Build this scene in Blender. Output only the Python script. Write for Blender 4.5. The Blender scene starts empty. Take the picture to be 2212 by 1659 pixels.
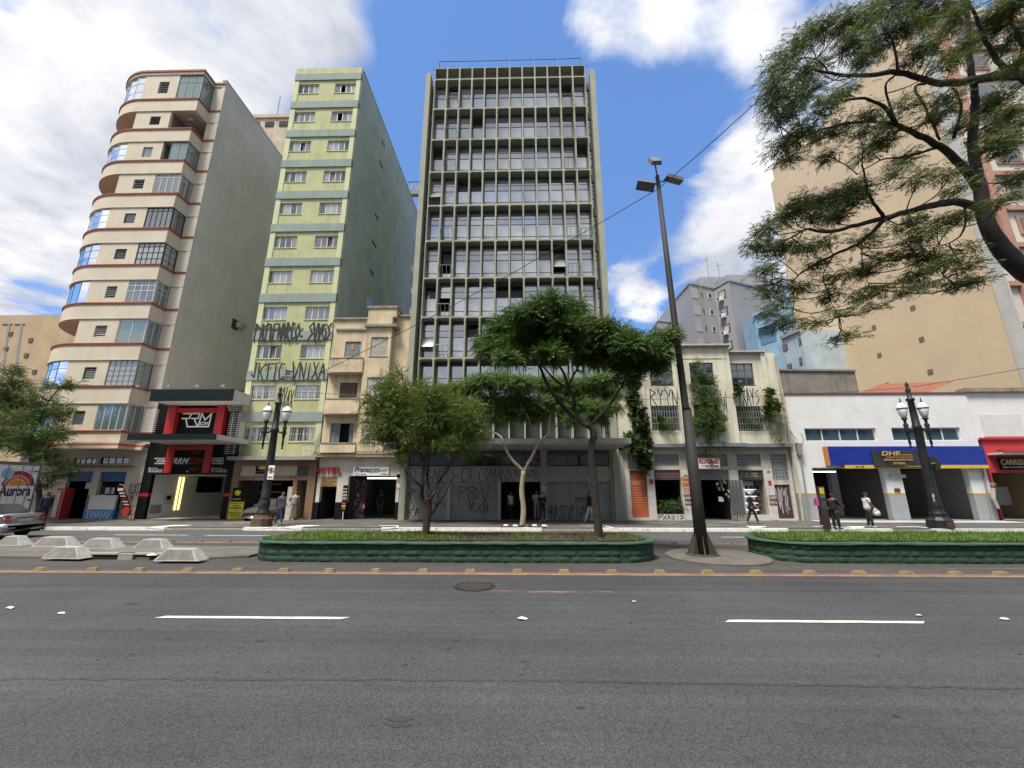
import bpy, bmesh, math, random
import numpy as np
from mathutils import Vector, Matrix
R = math.radians
scene = bpy.context.scene
C = scene.collection

# ------------------------------------------------------------------ camera
CAM_H, PITCH, YAW = 2.1, 14.1, 1.3
FPX, CXP, CYP = 890.0, 1106.0, 829.5          # focal length and centre for a 2212 x 1659 picture
cd = bpy.data.cameras.new("camera")
cam = bpy.data.objects.new("camera", cd); C.objects.link(cam)
cam.location = (0, 0, CAM_H)
cam.rotation_euler = (R(90 + PITCH), 0, R(YAW))
cd.sensor_fit = 'HORIZONTAL'; cd.sensor_width = 36.0; cd.lens = 36.0 * FPX / 2212.0
cd.clip_start = 0.05; cd.clip_end = 4000
scene.camera = cam

# ------------------------------------------------------------------ sky and sun
SUN_EL, SUN_AZ = 65.0, 214.0     # azimuth clockwise from +Y (street normal): behind and left of the viewer
world = bpy.data.worlds.new("World"); scene.world = world; world.use_nodes = True
nt = world.node_tree; nt.nodes.clear()
def N(t, **k):
    n = nt.nodes.new(t)
    for a, b in k.items(): setattr(n, a, b)
    return n
def LK(a, b): nt.links.new(a, b)
def M_(op, a, b=None, c=None, clamp=False):
    n = N('ShaderNodeMath', operation=op); n.use_clamp = clamp
    for i, v in enumerate((a, b, c)):
        if v is None: continue
        if isinstance(v, (int, float)): n.inputs[i].default_value = v
        else: LK(v, n.inputs[i])
    return n.outputs[0]
out = N('ShaderNodeOutputWorld'); bg = N('ShaderNodeBackground'); LK(bg.outputs[0], out.inputs[0])
sky = N('ShaderNodeTexSky'); sky.sky_type = 'NISHITA'; sky.sun_disc = False
sky.sun_elevation = R(SUN_EL); sky.sun_rotation = R(SUN_AZ)
sky.altitude = 760; sky.air_density = 1.0; sky.dust_density = 0.6; sky.ozone_density = 1.6
bg.inputs[1].default_value = 0.15
tc = N('ShaderNodeTexCoord'); sep = N('ShaderNodeSeparateXYZ'); LK(tc.outputs['Generated'], sep.inputs[0])
zc = M_('MAXIMUM', sep.outputs[2], 0.04); zz = M_('ADD', zc, 0.12)
comb = N('ShaderNodeCombineXYZ')
LK(M_('DIVIDE', sep.outputs[0], zz), comb.inputs[0]); LK(M_('DIVIDE', sep.outputs[1], zz), comb.inputs[1])
def noise(vec, sc, det, rough, dist, off=0):
    n = N('ShaderNodeTexNoise'); n.inputs['Scale'].default_value = sc; n.inputs['Detail'].default_value = det
    n.inputs['Roughness'].default_value = rough; n.inputs['Distortion'].default_value = dist
    v = N('ShaderNodeVectorMath', operation='ADD'); LK(vec, v.inputs[0]); v.inputs[1].default_value = (off, off * .7, off * .3)
    LK(v.outputs[0], n.inputs['Vector']); return n.outputs[0]
n1 = noise(comb.outputs[0], 2.6, 9, .58, .35, 3.1)
n2 = noise(comb.outputs[0], 0.75, 4, .5, .2, 9.4)
def rayd(px, py):
    p, y = R(PITCH), R(YAW)
    f = Vector((-math.sin(y) * math.cos(p), math.cos(y) * math.cos(p), math.sin(p)))
    r = Vector((math.cos(y), math.sin(y), 0)); u = r.cross(f)
    return f + r * ((px - CXP) / FPX) - u * ((py - CYP) / FPX)
# where the photograph's cloud banks stand (pixel direction, angular size, weight; negative = clear blue)
BANKS = [(90, 170, 17, .28), (120, 400, 15, .32), (30, 560, 10, .2), (330, 60, 12, .17), (640, 50, 9, .17), (720, 120, 6, .2), (590, 180, 5, .24),
         (1330, 20, 9, .20), (1560, 30, 9, .24), (1750, 40, 9, .22), (1600, 400, 8, .30), (1530, 530, 6, .30), (1640, 520, 7, .26), (1390, 650, 4, .30), (2050, 250, 15, .22),
         (1000, 20, 5, .13), (1140, 300, 17, -.30), (1380, 270, 11, -.26), (860, 260, 12, -.28), (60, 680, 5, -.25), (1400, 480, 8, -.2), (430, 10, 5, -.1), (1010, 120, 10, -.1)]
cov = None
BANKS2 = [((.1, -.8, .75), 66, .5), ((-.9, -.5, .5), 40, .2), ((.9, -.4, .6), 40, .2)]     # cloud cover behind the viewer, as the windows mirror it
for d, ang, w in [(rayd(a, c), e, g) for a, c, e, g in BANKS] + [(Vector(a), e, g) for a, e, g in BANKS2]:
    d = d.normalized()
    dp = N('ShaderNodeVectorMath', operation='DOT_PRODUCT'); LK(tc.outputs['Generated'], dp.inputs[0]); dp.inputs[1].default_value = d
    mr = N('ShaderNodeMapRange'); mr.interpolation_type = 'SMOOTHSTEP'; LK(dp.outputs['Value'], mr.inputs[0])
    mr.inputs[1].default_value = math.cos(R(ang)); mr.inputs[2].default_value = 1.0; mr.inputs[3].default_value = 0; mr.inputs[4].default_value = w
    cov = mr.outputs[0] if cov is None else M_('ADD', cov, mr.outputs[0])
dens = M_('ADD', M_('ADD', M_('MULTIPLY', n1, 1.75), M_('MULTIPLY', n2, .35)), cov)
mk = N('ShaderNodeMapRange'); mk.interpolation_type = 'SMOOTHSTEP'; LK(dens, mk.inputs[0])
mk.inputs[1].default_value = 1.05; mk.inputs[2].default_value = 1.40; mk.inputs[3].default_value = 0; mk.inputs[4].default_value = .97
n3 = noise(comb.outputs[0], 2.2, 6, .6, .3, 21.0)
cr = N('ShaderNodeValToRGB'); LK(n3, cr.inputs[0])
CLOUD = 1.0
cr.color_ramp.elements[0].position = .32; cr.color_ramp.elements[0].color = (1.15, 1.22, 1.44, 1)
cr.color_ramp.elements[1].position = .62; cr.color_ramp.elements[1].color = (2.5, 2.48, 2.48, 1)
tint = N('ShaderNodeMixRGB', blend_type='MULTIPLY'); tint.inputs[0].default_value = 1; gm_ = N('ShaderNodeGamma'); gm_.inputs[1].default_value = .5; LK(sky.outputs[0], gm_.inputs[0]); LK(gm_.outputs[0], tint.inputs[1]); tint.inputs[2].default_value = (.375, .6, 1.0, 1)
mix = N('ShaderNodeMixRGB'); LK(mk.outputs[0], mix.inputs[0]); LK(tint.outputs[0], mix.inputs[1]); LK(cr.outputs[0], mix.inputs[2])
LK(mix.outputs[0], bg.inputs[0])
sl = bpy.data.lights.new("sun", 'SUN'); sl.energy = 2.3; sl.angle = R(18); sl.color = (1, .93, .82)
so = bpy.data.objects.new("sun", sl); C.objects.link(so)
az = R(SUN_AZ); sd = Vector((math.sin(az) * math.cos(R(SUN_EL)), math.cos(az) * math.cos(R(SUN_EL)), math.sin(R(SUN_EL))))
so.rotation_euler = (-sd).to_track_quat('-Z', 'Y').to_euler(); so.location = sd * 200
vs = scene.view_settings; vs.view_transform = 'Standard'; vs.look = 'None'; vs.exposure = 1.6; vs.gamma = 1.0; vs.use_curve_mapping = False
# ------------------------------------------------------------------ pixel -> place helpers
def T(i, j, x, y): return x / 4 + 553 * i, y / 4 + 414.75 * j
def q(px, py, Y):
    d = rayd(px, py); t = Y / d.y; return d.x * t, CAM_H + d.z * t
def P(px, py, Y):
    x, z = q(px, py, Y); return Vector((x, Y, z))
def G(px, py, Z=0.0):
    d = rayd(px, py); t = (Z - CAM_H) / d.z; return Vector((d.x * t, d.y * t, Z))
def mpp(px, py, Y):            # metres per pixel there
    d = rayd(px, py); return (Y / d.y) / FPX
def rect(x0, y0, x1, y1, Y):   # pixel box -> xL, xR, zB, zT on the plane y = Y
    ym, xm = (y0 + y1) / 2, (x0 + x1) / 2
    return q(x0, ym, Y)[0], q(x1, ym, Y)[0], q(xm, y1, Y)[1], q(xm, y0, Y)[1]
def trect(i, j, x0, y0, x1, y1, Y):
    a = T(i, j, x0, y0); b = T(i, j, x1, y1); return rect(a[0], a[1], b[0], b[1], Y)

# ------------------------------------------------------------------ objects
WL = {}; PEND = []          # objects are linked to the scene together at the end
def tag(o, label=None, cat=None, group=None, kind=None):
    if label: o['label'] = label
    if cat: o['category'] = cat
    if group: o['group'] = group
    if kind: o['kind'] = kind
    return o
def thing(name, label, cat, loc=(0, 0, 0), rz=0.0, group=None):
    e = bpy.data.objects.new(name, None); PEND.append(e); e.empty_display_size = .3
    e.location = loc; e.rotation_euler = (0, 0, rz); WL[e.name] = Vector(loc)
    return tag(e, label, cat, group)
def link(name, me, parent=None, loc=(0, 0, 0), local=False):
    o = bpy.data.objects.new(name, me); PEND.append(o)
    loc = Vector(loc); WL[o.name] = loc
    if parent:
        o.parent = parent; o.location = loc if local else loc - WL[parent.name]
    else: o.location = loc
    return o
def copy_tree(o, parent=None):
    c = o.copy(); C.objects.link(c); c.parent = parent
    for ch in o.children: copy_tree(ch, c)
    return c
class MB:
    def __init__(s): s.v = []; s.f = []; s.m = []
    def add(s, vs, fs, mi=0):
        b = len(s.v); s.v += [tuple(p) for p in vs]
        for f in fs: s.f.append(tuple(b + i for i in f)); s.m.append(mi)
        return s
    def quad(s, a, b, c, d, mi=0): return s.add([a, b, c, d], [(0, 1, 2, 3)], mi)
    def box(s, x0, x1, y0, y1, z0, z1, mi=0):
        v = [(x, y, z) for z in (z0, z1) for y in (y0, y1) for x in (x0, x1)]
        return s.add(v, [(0, 2, 3, 1), (4, 5, 7, 6), (0, 1, 5, 4), (2, 6, 7, 3), (0, 4, 6, 2), (1, 3, 7, 5)], mi)
    def frus(s, x0, x1, y0, y1, z0, z1, ix, iy, mi=0):       # box with inset top
        v = [(x0, y0, z0), (x1, y0, z0), (x0, y1, z0), (x1, y1, z0), (x0 + ix, y0 + iy, z1), (x1 - ix, y0 + iy, z1), (x0 + ix, y1 - iy, z1), (x1 - ix, y1 - iy, z1)]
        return s.add(v, [(0, 2, 3, 1), (4, 5, 7, 6), (0, 1, 5, 4), (2, 6, 7, 3), (0, 4, 6, 2), (1, 3, 7, 5)], mi)
    def prism(s, poly, z0, z1, mi=0, caps=True):             # xy outline, vertical
        n = len(poly); v = [(x, y, z0) for x, y in poly] + [(x, y, z1) for x, y in poly]
        f = [(i, (i + 1) % n, n + (i + 1) % n, n + i) for i in range(n)]
        if caps: f += [tuple(range(n))[::-1], tuple(range(n, 2 * n))]
        return s.add(v, f, mi)
    def xz(s, poly, y0, y1, mi=0):                           # xz outline extruded along y (y0 in front)
        n = len(poly); v = [(x, y0, z) for x, z in poly] + [(x, y1, z) for x, z in poly]
        f = [(i, (i + 1) % n, n + (i + 1) % n, n + i) for i in range(n)] + [tuple(range(n)), tuple(range(n, 2 * n))[::-1]]
        return s.add(v, f, mi)
    def yz(s, poly, x0, x1, mi=0):
        n = len(poly); v = [(x0, y, z) for y, z in poly] + [(x1, y, z) for y, z in poly]
        f = [(i, (i + 1) % n, n + (i + 1) % n, n + i) for i in range(n)] + [tuple(range(n)), tuple(range(n, 2 * n))[::-1]]
        return s.add(v, f, mi)
    def tube(s, pts, rad, n=6, mi=0):
        pts = [Vector(p) for p in pts]
        if isinstance(rad, (int, float)): rad = [rad] * len(pts)
        b = len(s.v); ref = Vector((0.31, .17, .93))
        for i, p in enumerate(pts):
            t = (pts[min(i + 1, len(pts) - 1)] - pts[max(i - 1, 0)])
            t = t.normalized() if t.length > 1e-9 else Vector((0, 0, 1))
            a = t.cross(ref)
            if a.length < .05: a = t.cross(Vector((1, 0, 0)))
            a.normalize(); c = t.cross(a)
            for k in range(n):
                an = 2 * math.pi * k / n; s.v.append(tuple(p + (a * math.cos(an) + c * math.sin(an)) * rad[i]))
        for i in range(len(pts) - 1):
            for k in range(n):
                s.f.append((b + i * n + k, b + i * n + (k + 1) % n, b + (i + 1) * n + (k + 1) % n, b + (i + 1) * n + k)); s.m.append(mi)
        s.f.append(tuple(b + k for k in range(n))[::-1]); s.m.append(mi)
        e = b + (len(pts) - 1) * n; s.f.append(tuple(e + k for k in range(n))); s.m.append(mi)
        return s
    def bar(s, a, b, r, mi=0): return s.tube([a, b], r, 4, mi)
    def lathe(s, prof, c=(0, 0, 0), n=14, mi=0):             # (r, z) profile round a vertical axis
        b = len(s.v)
        for r, z in prof:
            for k in range(n):
                a = 2 * math.pi * k / n; s.v.append((c[0] + r * math.cos(a), c[1] + r * math.sin(a), c[2] + z))
        for i in range(len(prof) - 1):
            for k in range(n):
                s.f.append((b + i * n + k, b + i * n + (k + 1) % n, b + (i + 1) * n + (k + 1) % n, b + (i + 1) * n + k)); s.m.append(mi)
        s.f.append(tuple(b + k for k in range(n))[::-1]); s.m.append(mi)
        e = b + (len(prof) - 1) * n; s.f.append(tuple(e + k for k in range(n))); s.m.append(mi)
        return s
    def ribbon(s, pts, w, y, t=.004, mi=0):                  # painted stroke on a wall facing -y, xz points
        for a, b in zip(pts[:-1], pts[1:]):
            y -= .0009; d = Vector((b[0] - a[0], b[1] - a[1]))
            if d.length < 1e-5: continue
            d.normalize(); nx, nz = -d.y * w / 2, d.x * w / 2; ex, ez = d.x * w * .35, d.y * w * .35
            s.xz([(a[0] - nx - ex, a[1] - nz - ez), (b[0] - nx + ex, b[1] - nz + ez), (b[0] + nx + ex, b[1] + nz + ez), (a[0] + nx - ex, a[1] + nz - ez)], y - t, y, mi)
        return s
    def holes(s, x0, x1, z0, z1, ya, yb, hs, mi=0, rv=None): # wall slab with rectangular openings (xL,xR,zB,zT)
        xs = sorted({x0, x1, *[min(max(h[k], x0), x1) for h in hs for k in (0, 1)]}); zs = sorted({z0, z1, *[min(max(h[k], z0), z1) for h in hs for k in (2, 3)]})
        nx, nz = len(xs) - 1, len(zs) - 1; rv = mi if rv is None else rv
        def solid(i, k):
            if i < 0 or k < 0 or i >= nx or k >= nz: return None
            cx, cz = (xs[i] + xs[i + 1]) / 2, (zs[k] + zs[k + 1]) / 2
            return not any(h[0] < cx < h[1] and h[2] < cz < h[3] for h in hs)
        for i in range(nx):
            for k in range(nz):
                if not solid(i, k): continue
                a, b, c, d = xs[i], xs[i + 1], zs[k], zs[k + 1]
                s.quad((a, ya, c), (b, ya, c), (b, ya, d), (a, ya, d), mi); s.quad((b, yb, c), (a, yb, c), (a, yb, d), (b, yb, d), mi)
                for (di, dk, p) in ((-1, 0, [(a, yb, c), (a, ya, c), (a, ya, d), (a, yb, d)]), (1, 0, [(b, ya, c), (b, yb, c), (b, yb, d), (b, ya, d)]),
                                    (0, -1, [(a, yb, c), (b, yb, c), (b, ya, c), (a, ya, c)]), (0, 1, [(a, ya, d), (b, ya, d), (b, yb, d), (a, yb, d)])):
                    t = solid(i + di, k + dk)
                    if not t: s.quad(*p, mi if t is None else rv)
        return s
    def mesh(s, name, mats, smooth=False, shift=None):
        me = bpy.data.meshes.new(name)
        vs = s.v if shift is None else [(x - shift[0], y - shift[1], z - shift[2]) for x, y, z in s.v]
        me.from_pydata(vs, [], s.f)
        mats = mats if isinstance(mats, (list, tuple)) else [mats]
        for m in mats: me.materials.append(m)
        if len(mats) > 1: me.polygons.foreach_set('material_index', s.m)
        if smooth: me.polygons.foreach_set('use_smooth', [True] * len(me.polygons))
        me.update(); return me
    def build(s, name, mats, parent=None, smooth=False, local=False):
        if local or not s.v: return link(name, s.mesh(name, mats, smooth), parent, (0, 0, 0), True)
        a = np.array(s.v); c = (a.min(0) + a.max(0)) / 2; c[2] = a[:, 2].min()
        return link(name, s.mesh(name, mats, smooth, c), parent, c)
def piece(name, me, parent, loc): return link(name, me, parent, loc)

# ------------------------------------------------------------------ materials
MATS = {}
def mat(name, col, rough=.8, var=.18, scale=2.5, streak=0., bump=0., metal=0., fine=40., dirt=None, dirtamt=0., spec=.5, coat=0., island=0.):
    if name in MATS: return MATS[name]
    m = bpy.data.materials.new(name); m.use_nodes = True; t = m.node_tree; b = t.nodes['Principled BSDF']
    def n(ty): return t.nodes.new(ty)
    geo = n('ShaderNodeNewGeometry')
    def ns(sc, det=5, vec=None, ro=.6):
        k = n('ShaderNodeTexNoise'); k.inputs['Scale'].default_value = sc; k.inputs['Detail'].default_value = det; k.inputs['Roughness'].default_value = ro
        t.links.new(vec or geo.outputs['Position'], k.inputs['Vector']); return k.outputs[0]
    def mixc(fac, c1, c2, mode='MIX'):
        x = n('ShaderNodeMixRGB'); x.blend_type = mode
        for i, v in ((0, fac), (1, c1), (2, c2)):
            if isinstance(v, (int, float)): x.inputs[i].default_value = v
            elif isinstance(v, tuple): x.inputs[i].default_value = (*v, 1)
            else: t.links.new(v, x.inputs[i])
        return x.outputs[0]
    def ramp(v, a, b_, lo=0., hi=1.):
        k = n('ShaderNodeMapRange'); t.links.new(v, k.inputs[0]); k.inputs[1].default_value = a; k.inputs[2].default_value = b_; k.inputs[3].default_value = lo; k.inputs[4].default_value = hi
        return k.outputs[0]
    dk = tuple(c * (1 - var) for c in col); lt = tuple(min(1, c * (1 + var * .6)) for c in col)
    cur = mixc(ramp(ns(scale), .3, .7), dk, lt)
    cur = mixc(ramp(ns(fine, 3), .25, .75, 0, 1), cur, mixc(1., cur, (1 - var * .7,) * 3, 'MULTIPLY'))
    if streak > 0:
        mp = n('ShaderNodeMapping'); mp.inputs['Scale'].default_value = (2.2, 2.2, .13); t.links.new(geo.outputs['Position'], mp.inputs[0])
        cur = mixc(ramp(ns(1.6, 6, mp.outputs[0]), .5, .75, 0, streak), cur, mixc(1., cur, (.45, .43, .38), 'MULTIPLY'))
    if dirt:
        cur = mixc(ramp(ns(scale * .45, 8, None, .7), .55, .68, 0, dirtamt), cur, dirt)
    if island > 0:
        mu = n('ShaderNodeMapRange'); t.links.new(geo.outputs['Random Per Island'], mu.inputs[0]); mu.inputs[3].default_value = 1 - island; mu.inputs[4].default_value = 1 + island
        cur = mixc(1., cur, mu.outputs[0], 'MULTIPLY')
    t.links.new(cur, b.inputs['Base Color'])
    b.inputs['Roughness'].default_value = rough; b.inputs['Metallic'].default_value = metal; b.inputs['Specular IOR Level'].default_value = spec
    b.inputs['Coat Weight'].default_value = coat
    if bump > 0:
        bp = n('ShaderNodeBump'); bp.inputs['Strength'].default_value = min(1, bump); bp.inputs['Distance'].default_value = .02
        t.links.new(ns(fine * .6, 6), bp.inputs['Height']); t.links.new(bp.outputs[0], b.inputs['Normal'])
    MATS[name] = m; return m
def glass(name, tint, refl=.3, see=.5, rough=.03, wav=.0):
    """window pane: part see-through, part dusty film, part mirror"""
    if name in MATS: return MATS[name]
    m = bpy.data.materials.new(name); m.use_nodes = True; t = m.node_tree; t.nodes.clear()
    n = t.nodes.new; o = n('ShaderNodeOutputMaterial'); tr = n('ShaderNodeBsdfTransparent'); di = n('ShaderNodeBsdfDiffuse'); gl = n('ShaderNodeBsdfGlossy')
    tr.inputs[0].default_value = (.85, .9, .9, 1); gl.inputs['Roughness'].default_value = rough; gl.inputs[0].default_value = (.9, .95, 1, 1)
    geo = n('ShaderNodeNewGeometry'); no = n('ShaderNodeTexNoise'); no.inputs['Scale'].default_value = 1.3; no.inputs['Detail'].default_value = 5; t.links.new(geo.outputs['Position'], no.inputs[0])
    mc = n('ShaderNodeMixRGB'); mc.inputs[1].default_value = (*[c * .75 for c in tint], 1); mc.inputs[2].default_value = (*[min(1, c * 1.3) for c in tint], 1); t.links.new(no.outputs[0], mc.inputs[0]); t.links.new(mc.outputs[0], di.inputs[0])
    a = n('ShaderNodeMixShader'); a.inputs[0].default_value = see; t.links.new(di.outputs[0], a.inputs[1]); t.links.new(tr.outputs[0], a.inputs[2])
    fr = n('ShaderNodeFresnel'); fr.inputs[0].default_value = 1.5
    mx = n('ShaderNodeMath'); mx.operation = 'ADD'; mx.use_clamp = True; t.links.new(fr.outputs[0], mx.inputs[0]); mx.inputs[1].default_value = refl
    if wav:
        bp = n('ShaderNodeBump'); bp.inputs['Strength'].default_value = wav; bp.inputs['Distance'].default_value = .03; n4 = n('ShaderNodeTexNoise'); n4.inputs['Scale'].default_value = 1.1
        t.links.new(geo.outputs['Position'], n4.inputs[0]); t.links.new(n4.outputs[0], bp.inputs['Height']); t.links.new(bp.outputs[0], gl.inputs['Normal'])
    b = n('ShaderNodeMixShader'); t.links.new(mx.outputs[0], b.inputs[0]); t.links.new(a.outputs[0], b.inputs[1]); t.links.new(gl.outputs[0], b.inputs[2])
    t.links.new(b.outputs[0], o.inputs[0]); MATS[name] = m; return m
def emit(name, col, s):
    if name in MATS: return MATS[name]
    m = bpy.data.materials.new(name); m.use_nodes = True; b = m.node_tree.nodes['Principled BSDF']
    b.inputs['Base Color'].default_value = (*col, 1); b.inputs['Emission Color'].default_value = (*col, 1); b.inputs['Emission Strength'].default_value = s
    MATS[name] = m; return m
def leafmat(name, col, col2, trans=.35):
    m = bpy.data.materials.new(name); m.use_nodes = True; t = m.node_tree; b = t.nodes['Principled BSDF']; n = t.nodes.new
    geo = n('ShaderNodeNewGeometry'); r = n('ShaderNodeMixRGB'); r.inputs[1].default_value = (*col, 1); r.inputs[2].default_value = (*col2, 1)
    no = n('ShaderNodeTexNoise'); no.inputs['Scale'].default_value = 1.2; t.links.new(geo.outputs['Position'], no.inputs[0])
    ad = n('ShaderNodeMath'); ad.operation = 'MULTIPLY_ADD'; t.links.new(geo.outputs['Random Per Island'], ad.inputs[0]); ad.inputs[1].default_value = .6; 
    sb = n('ShaderNodeMath'); sb.operation = 'SUBTRACT'; t.links.new(no.outputs[0], sb.inputs[0]); sb.inputs[1].default_value = .3
    t.links.new(sb.outputs[0], ad.inputs[2]); ad.use_clamp = True; t.links.new(ad.outputs[0], r.inputs[0])
    t.links.new(r.outputs[0], b.inputs['Base Color']); b.inputs['Roughness'].default_value = .5; b.inputs['Specular IOR Level'].default_value = .3
    tl = n('ShaderNodeBsdfTranslucent'); mm = n('ShaderNodeMixRGB'); mm.blend_type = 'MULTIPLY'; mm.inputs[0].default_value = 1; t.links.new(r.outputs[0], mm.inputs[1]); mm.inputs[2].default_value = (1.3, 1.5, .6, 1); t.links.new(mm.outputs[0], tl.inputs[0])
    ms = n('ShaderNodeMixShader'); ms.inputs[0].default_value = trans; t.links.new(b.outputs[0], ms.inputs[1]); t.links.new(tl.outputs[0], ms.inputs[2])
    t.links.new(ms.outputs[0], t.nodes['Material Output'].inputs[0]); MATS[name] = m; return m

# ------------------------------------------------------------------ lettering
FONT = bpy.data.objects.new("_font", bpy.data.curves.new("_font", 'FONT')); C.objects.link(FONT)
def text_mesh(s, shear=0, bold=0., ext=.004):
    c = FONT.data; c.body = s; c.shear = shear; c.offset = bold; c.extrude = ext; c.size = 1; c.resolution_u = 3
    bpy.context.view_layer.update(); dg = bpy.context.evaluated_depsgraph_get()
    me = bpy.data.meshes.new_from_object(FONT.evaluated_get(dg)); return me
def text(s, xL, xR, zB, zT, y, m, parent, shear=0, bold=0., name='lettering', ax='front', t=.01, tilt=0.):
    """lettering fitted into the box xL..xR, zB..zT; 'front' faces -y, 'right' faces +x (then xL..xR are y values, y is x)"""
    me = text_mesh(s, shear, bold, .5)
    a = np.array([v.co[:] for v in me.vertices]); lo, hi = a.min(0), a.max(0); sp = np.maximum(hi - lo, 1e-6)
    u = (a[:, 0] - lo[0]) / sp[0] * (xR - xL); w = (a[:, 1] - lo[1]) / sp[1] * (zT - zB); d = (a[:, 2] - lo[2]) / sp[2] * t
    w = w + u * tilt
    co = np.stack([u, -d, w], 1) if ax == 'front' else np.stack([d, u, w], 1)
    me.vertices.foreach_set('co', co.ravel()); me.materials.clear(); me.materials.append(m); me.update()
    return link(name, me, parent, (xL, y, zB) if ax == 'front' else (y, xL, zB))
GL = {'A': [[(0, 0), (.5, 1), (1, 0)], [(.2, .4), (.8, .4)]], 'B': [[(0, 0), (0, 1), (.8, .8), (.1, .5), (.9, .25), (0, 0)]], 'C': [[(1, .9), (.3, 1), (0, .5), (.3, 0), (1, .1)]],
      'E': [[(1, 1), (0, 1), (0, 0), (1, 0)], [(0, .5), (.7, .5)]], 'F': [[(0, 0), (0, 1), (1, 1)], [(0, .5), (.8, .55)]], 'G': [[(1, .9), (.2, 1), (0, .4), (.4, 0), (1, .1), (1, .5), (.6, .5)]],
      'H': [[(0, 0), (0, 1)], [(1, 0), (1, 1)], [(0, .5), (1, .5)]], 'I': [[(.5, 0), (.5, 1)]], 'J': [[(.2, 1), (.9, 1)], [(.6, 1), (.5, .1), (0, .3)]], 'K': [[(0, 0), (0, 1)], [(1, 1), (.1, .5), (1, -.1)]],
      'L': [[(0, 1), (.1, 0), (1, .1)]], 'M': [[(0, 0), (.1, 1), (.5, .3), (.9, 1), (1, 0)]], 'N': [[(0, 0), (0, 1), (.9, 0), (1, 1)]], 'O': [[(.5, 1), (0, .5), (.5, 0), (1, .5), (.5, 1)]], 'P': [[(0, -.1), (0, 1), (1, .8), (.1, .5)]],
      'R': [[(0, 0), (0, 1), (.9, .8), (.1, .5), (1, -.1)]], 'S': [[(1, 1), (.1, .8), (.9, .4), (0, 0)]], 'T': [[(-.1, .9), (1.1, 1)], [(.5, 1), (.45, -.1)]], 'U': [[(0, 1), (.1, 0), (.9, .1), (1, 1)]],
      'V': [[(0, 1), (.5, -.1), (1, 1)]], 'W': [[(0, 1), (.3, 0), (.5, .7), (.7, 0), (1, 1)]], 'X': [[(0, 0), (1, 1)], [(0, 1), (1, 0)]], 'Y': [[(0, 1), (.5, .5), (1, 1)], [(.5, .5), (.4, -.1)]],
      '*': [[(0, .5), (1, .5)], [(.5, 0), (.5, 1)], [(.15, .2), (.85, .8)], [(.15, .8), (.85, .2)]], ':': [[(.4, .2), (.6, .25)], [(.4, .6), (.6, .65)]], ' ': [], '-': [[(0, .5), (1, .5)]]}
def graffiti(s, xL, xR, zB, zT, y, m, parent, w=.05, seed=1, jit=.12, name='graffiti', blobs=0):
    rnd = random.Random(seed); b = MB(); n = len(s); cw = (xR - xL) / n
    for k, ch in enumerate(s):
        for st in GL.get(ch, [[(0, 0), (.3, 1), (.6, 0), (1, 1)]]):
            pts = []
            for a in range(len(st)):
                u, v = st[a]
                pts.append((xL + cw * (k + .08 + .84 * u) + rnd.uniform(-jit, jit) * cw, zB + (zT - zB) * v + rnd.uniform(-jit, jit) * .5 * (zT - zB)))
            b.ribbon(pts, w * rnd.uniform(.8, 1.2), y - rnd.uniform(0, .002))
    return b.build(name, m, parent)
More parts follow.
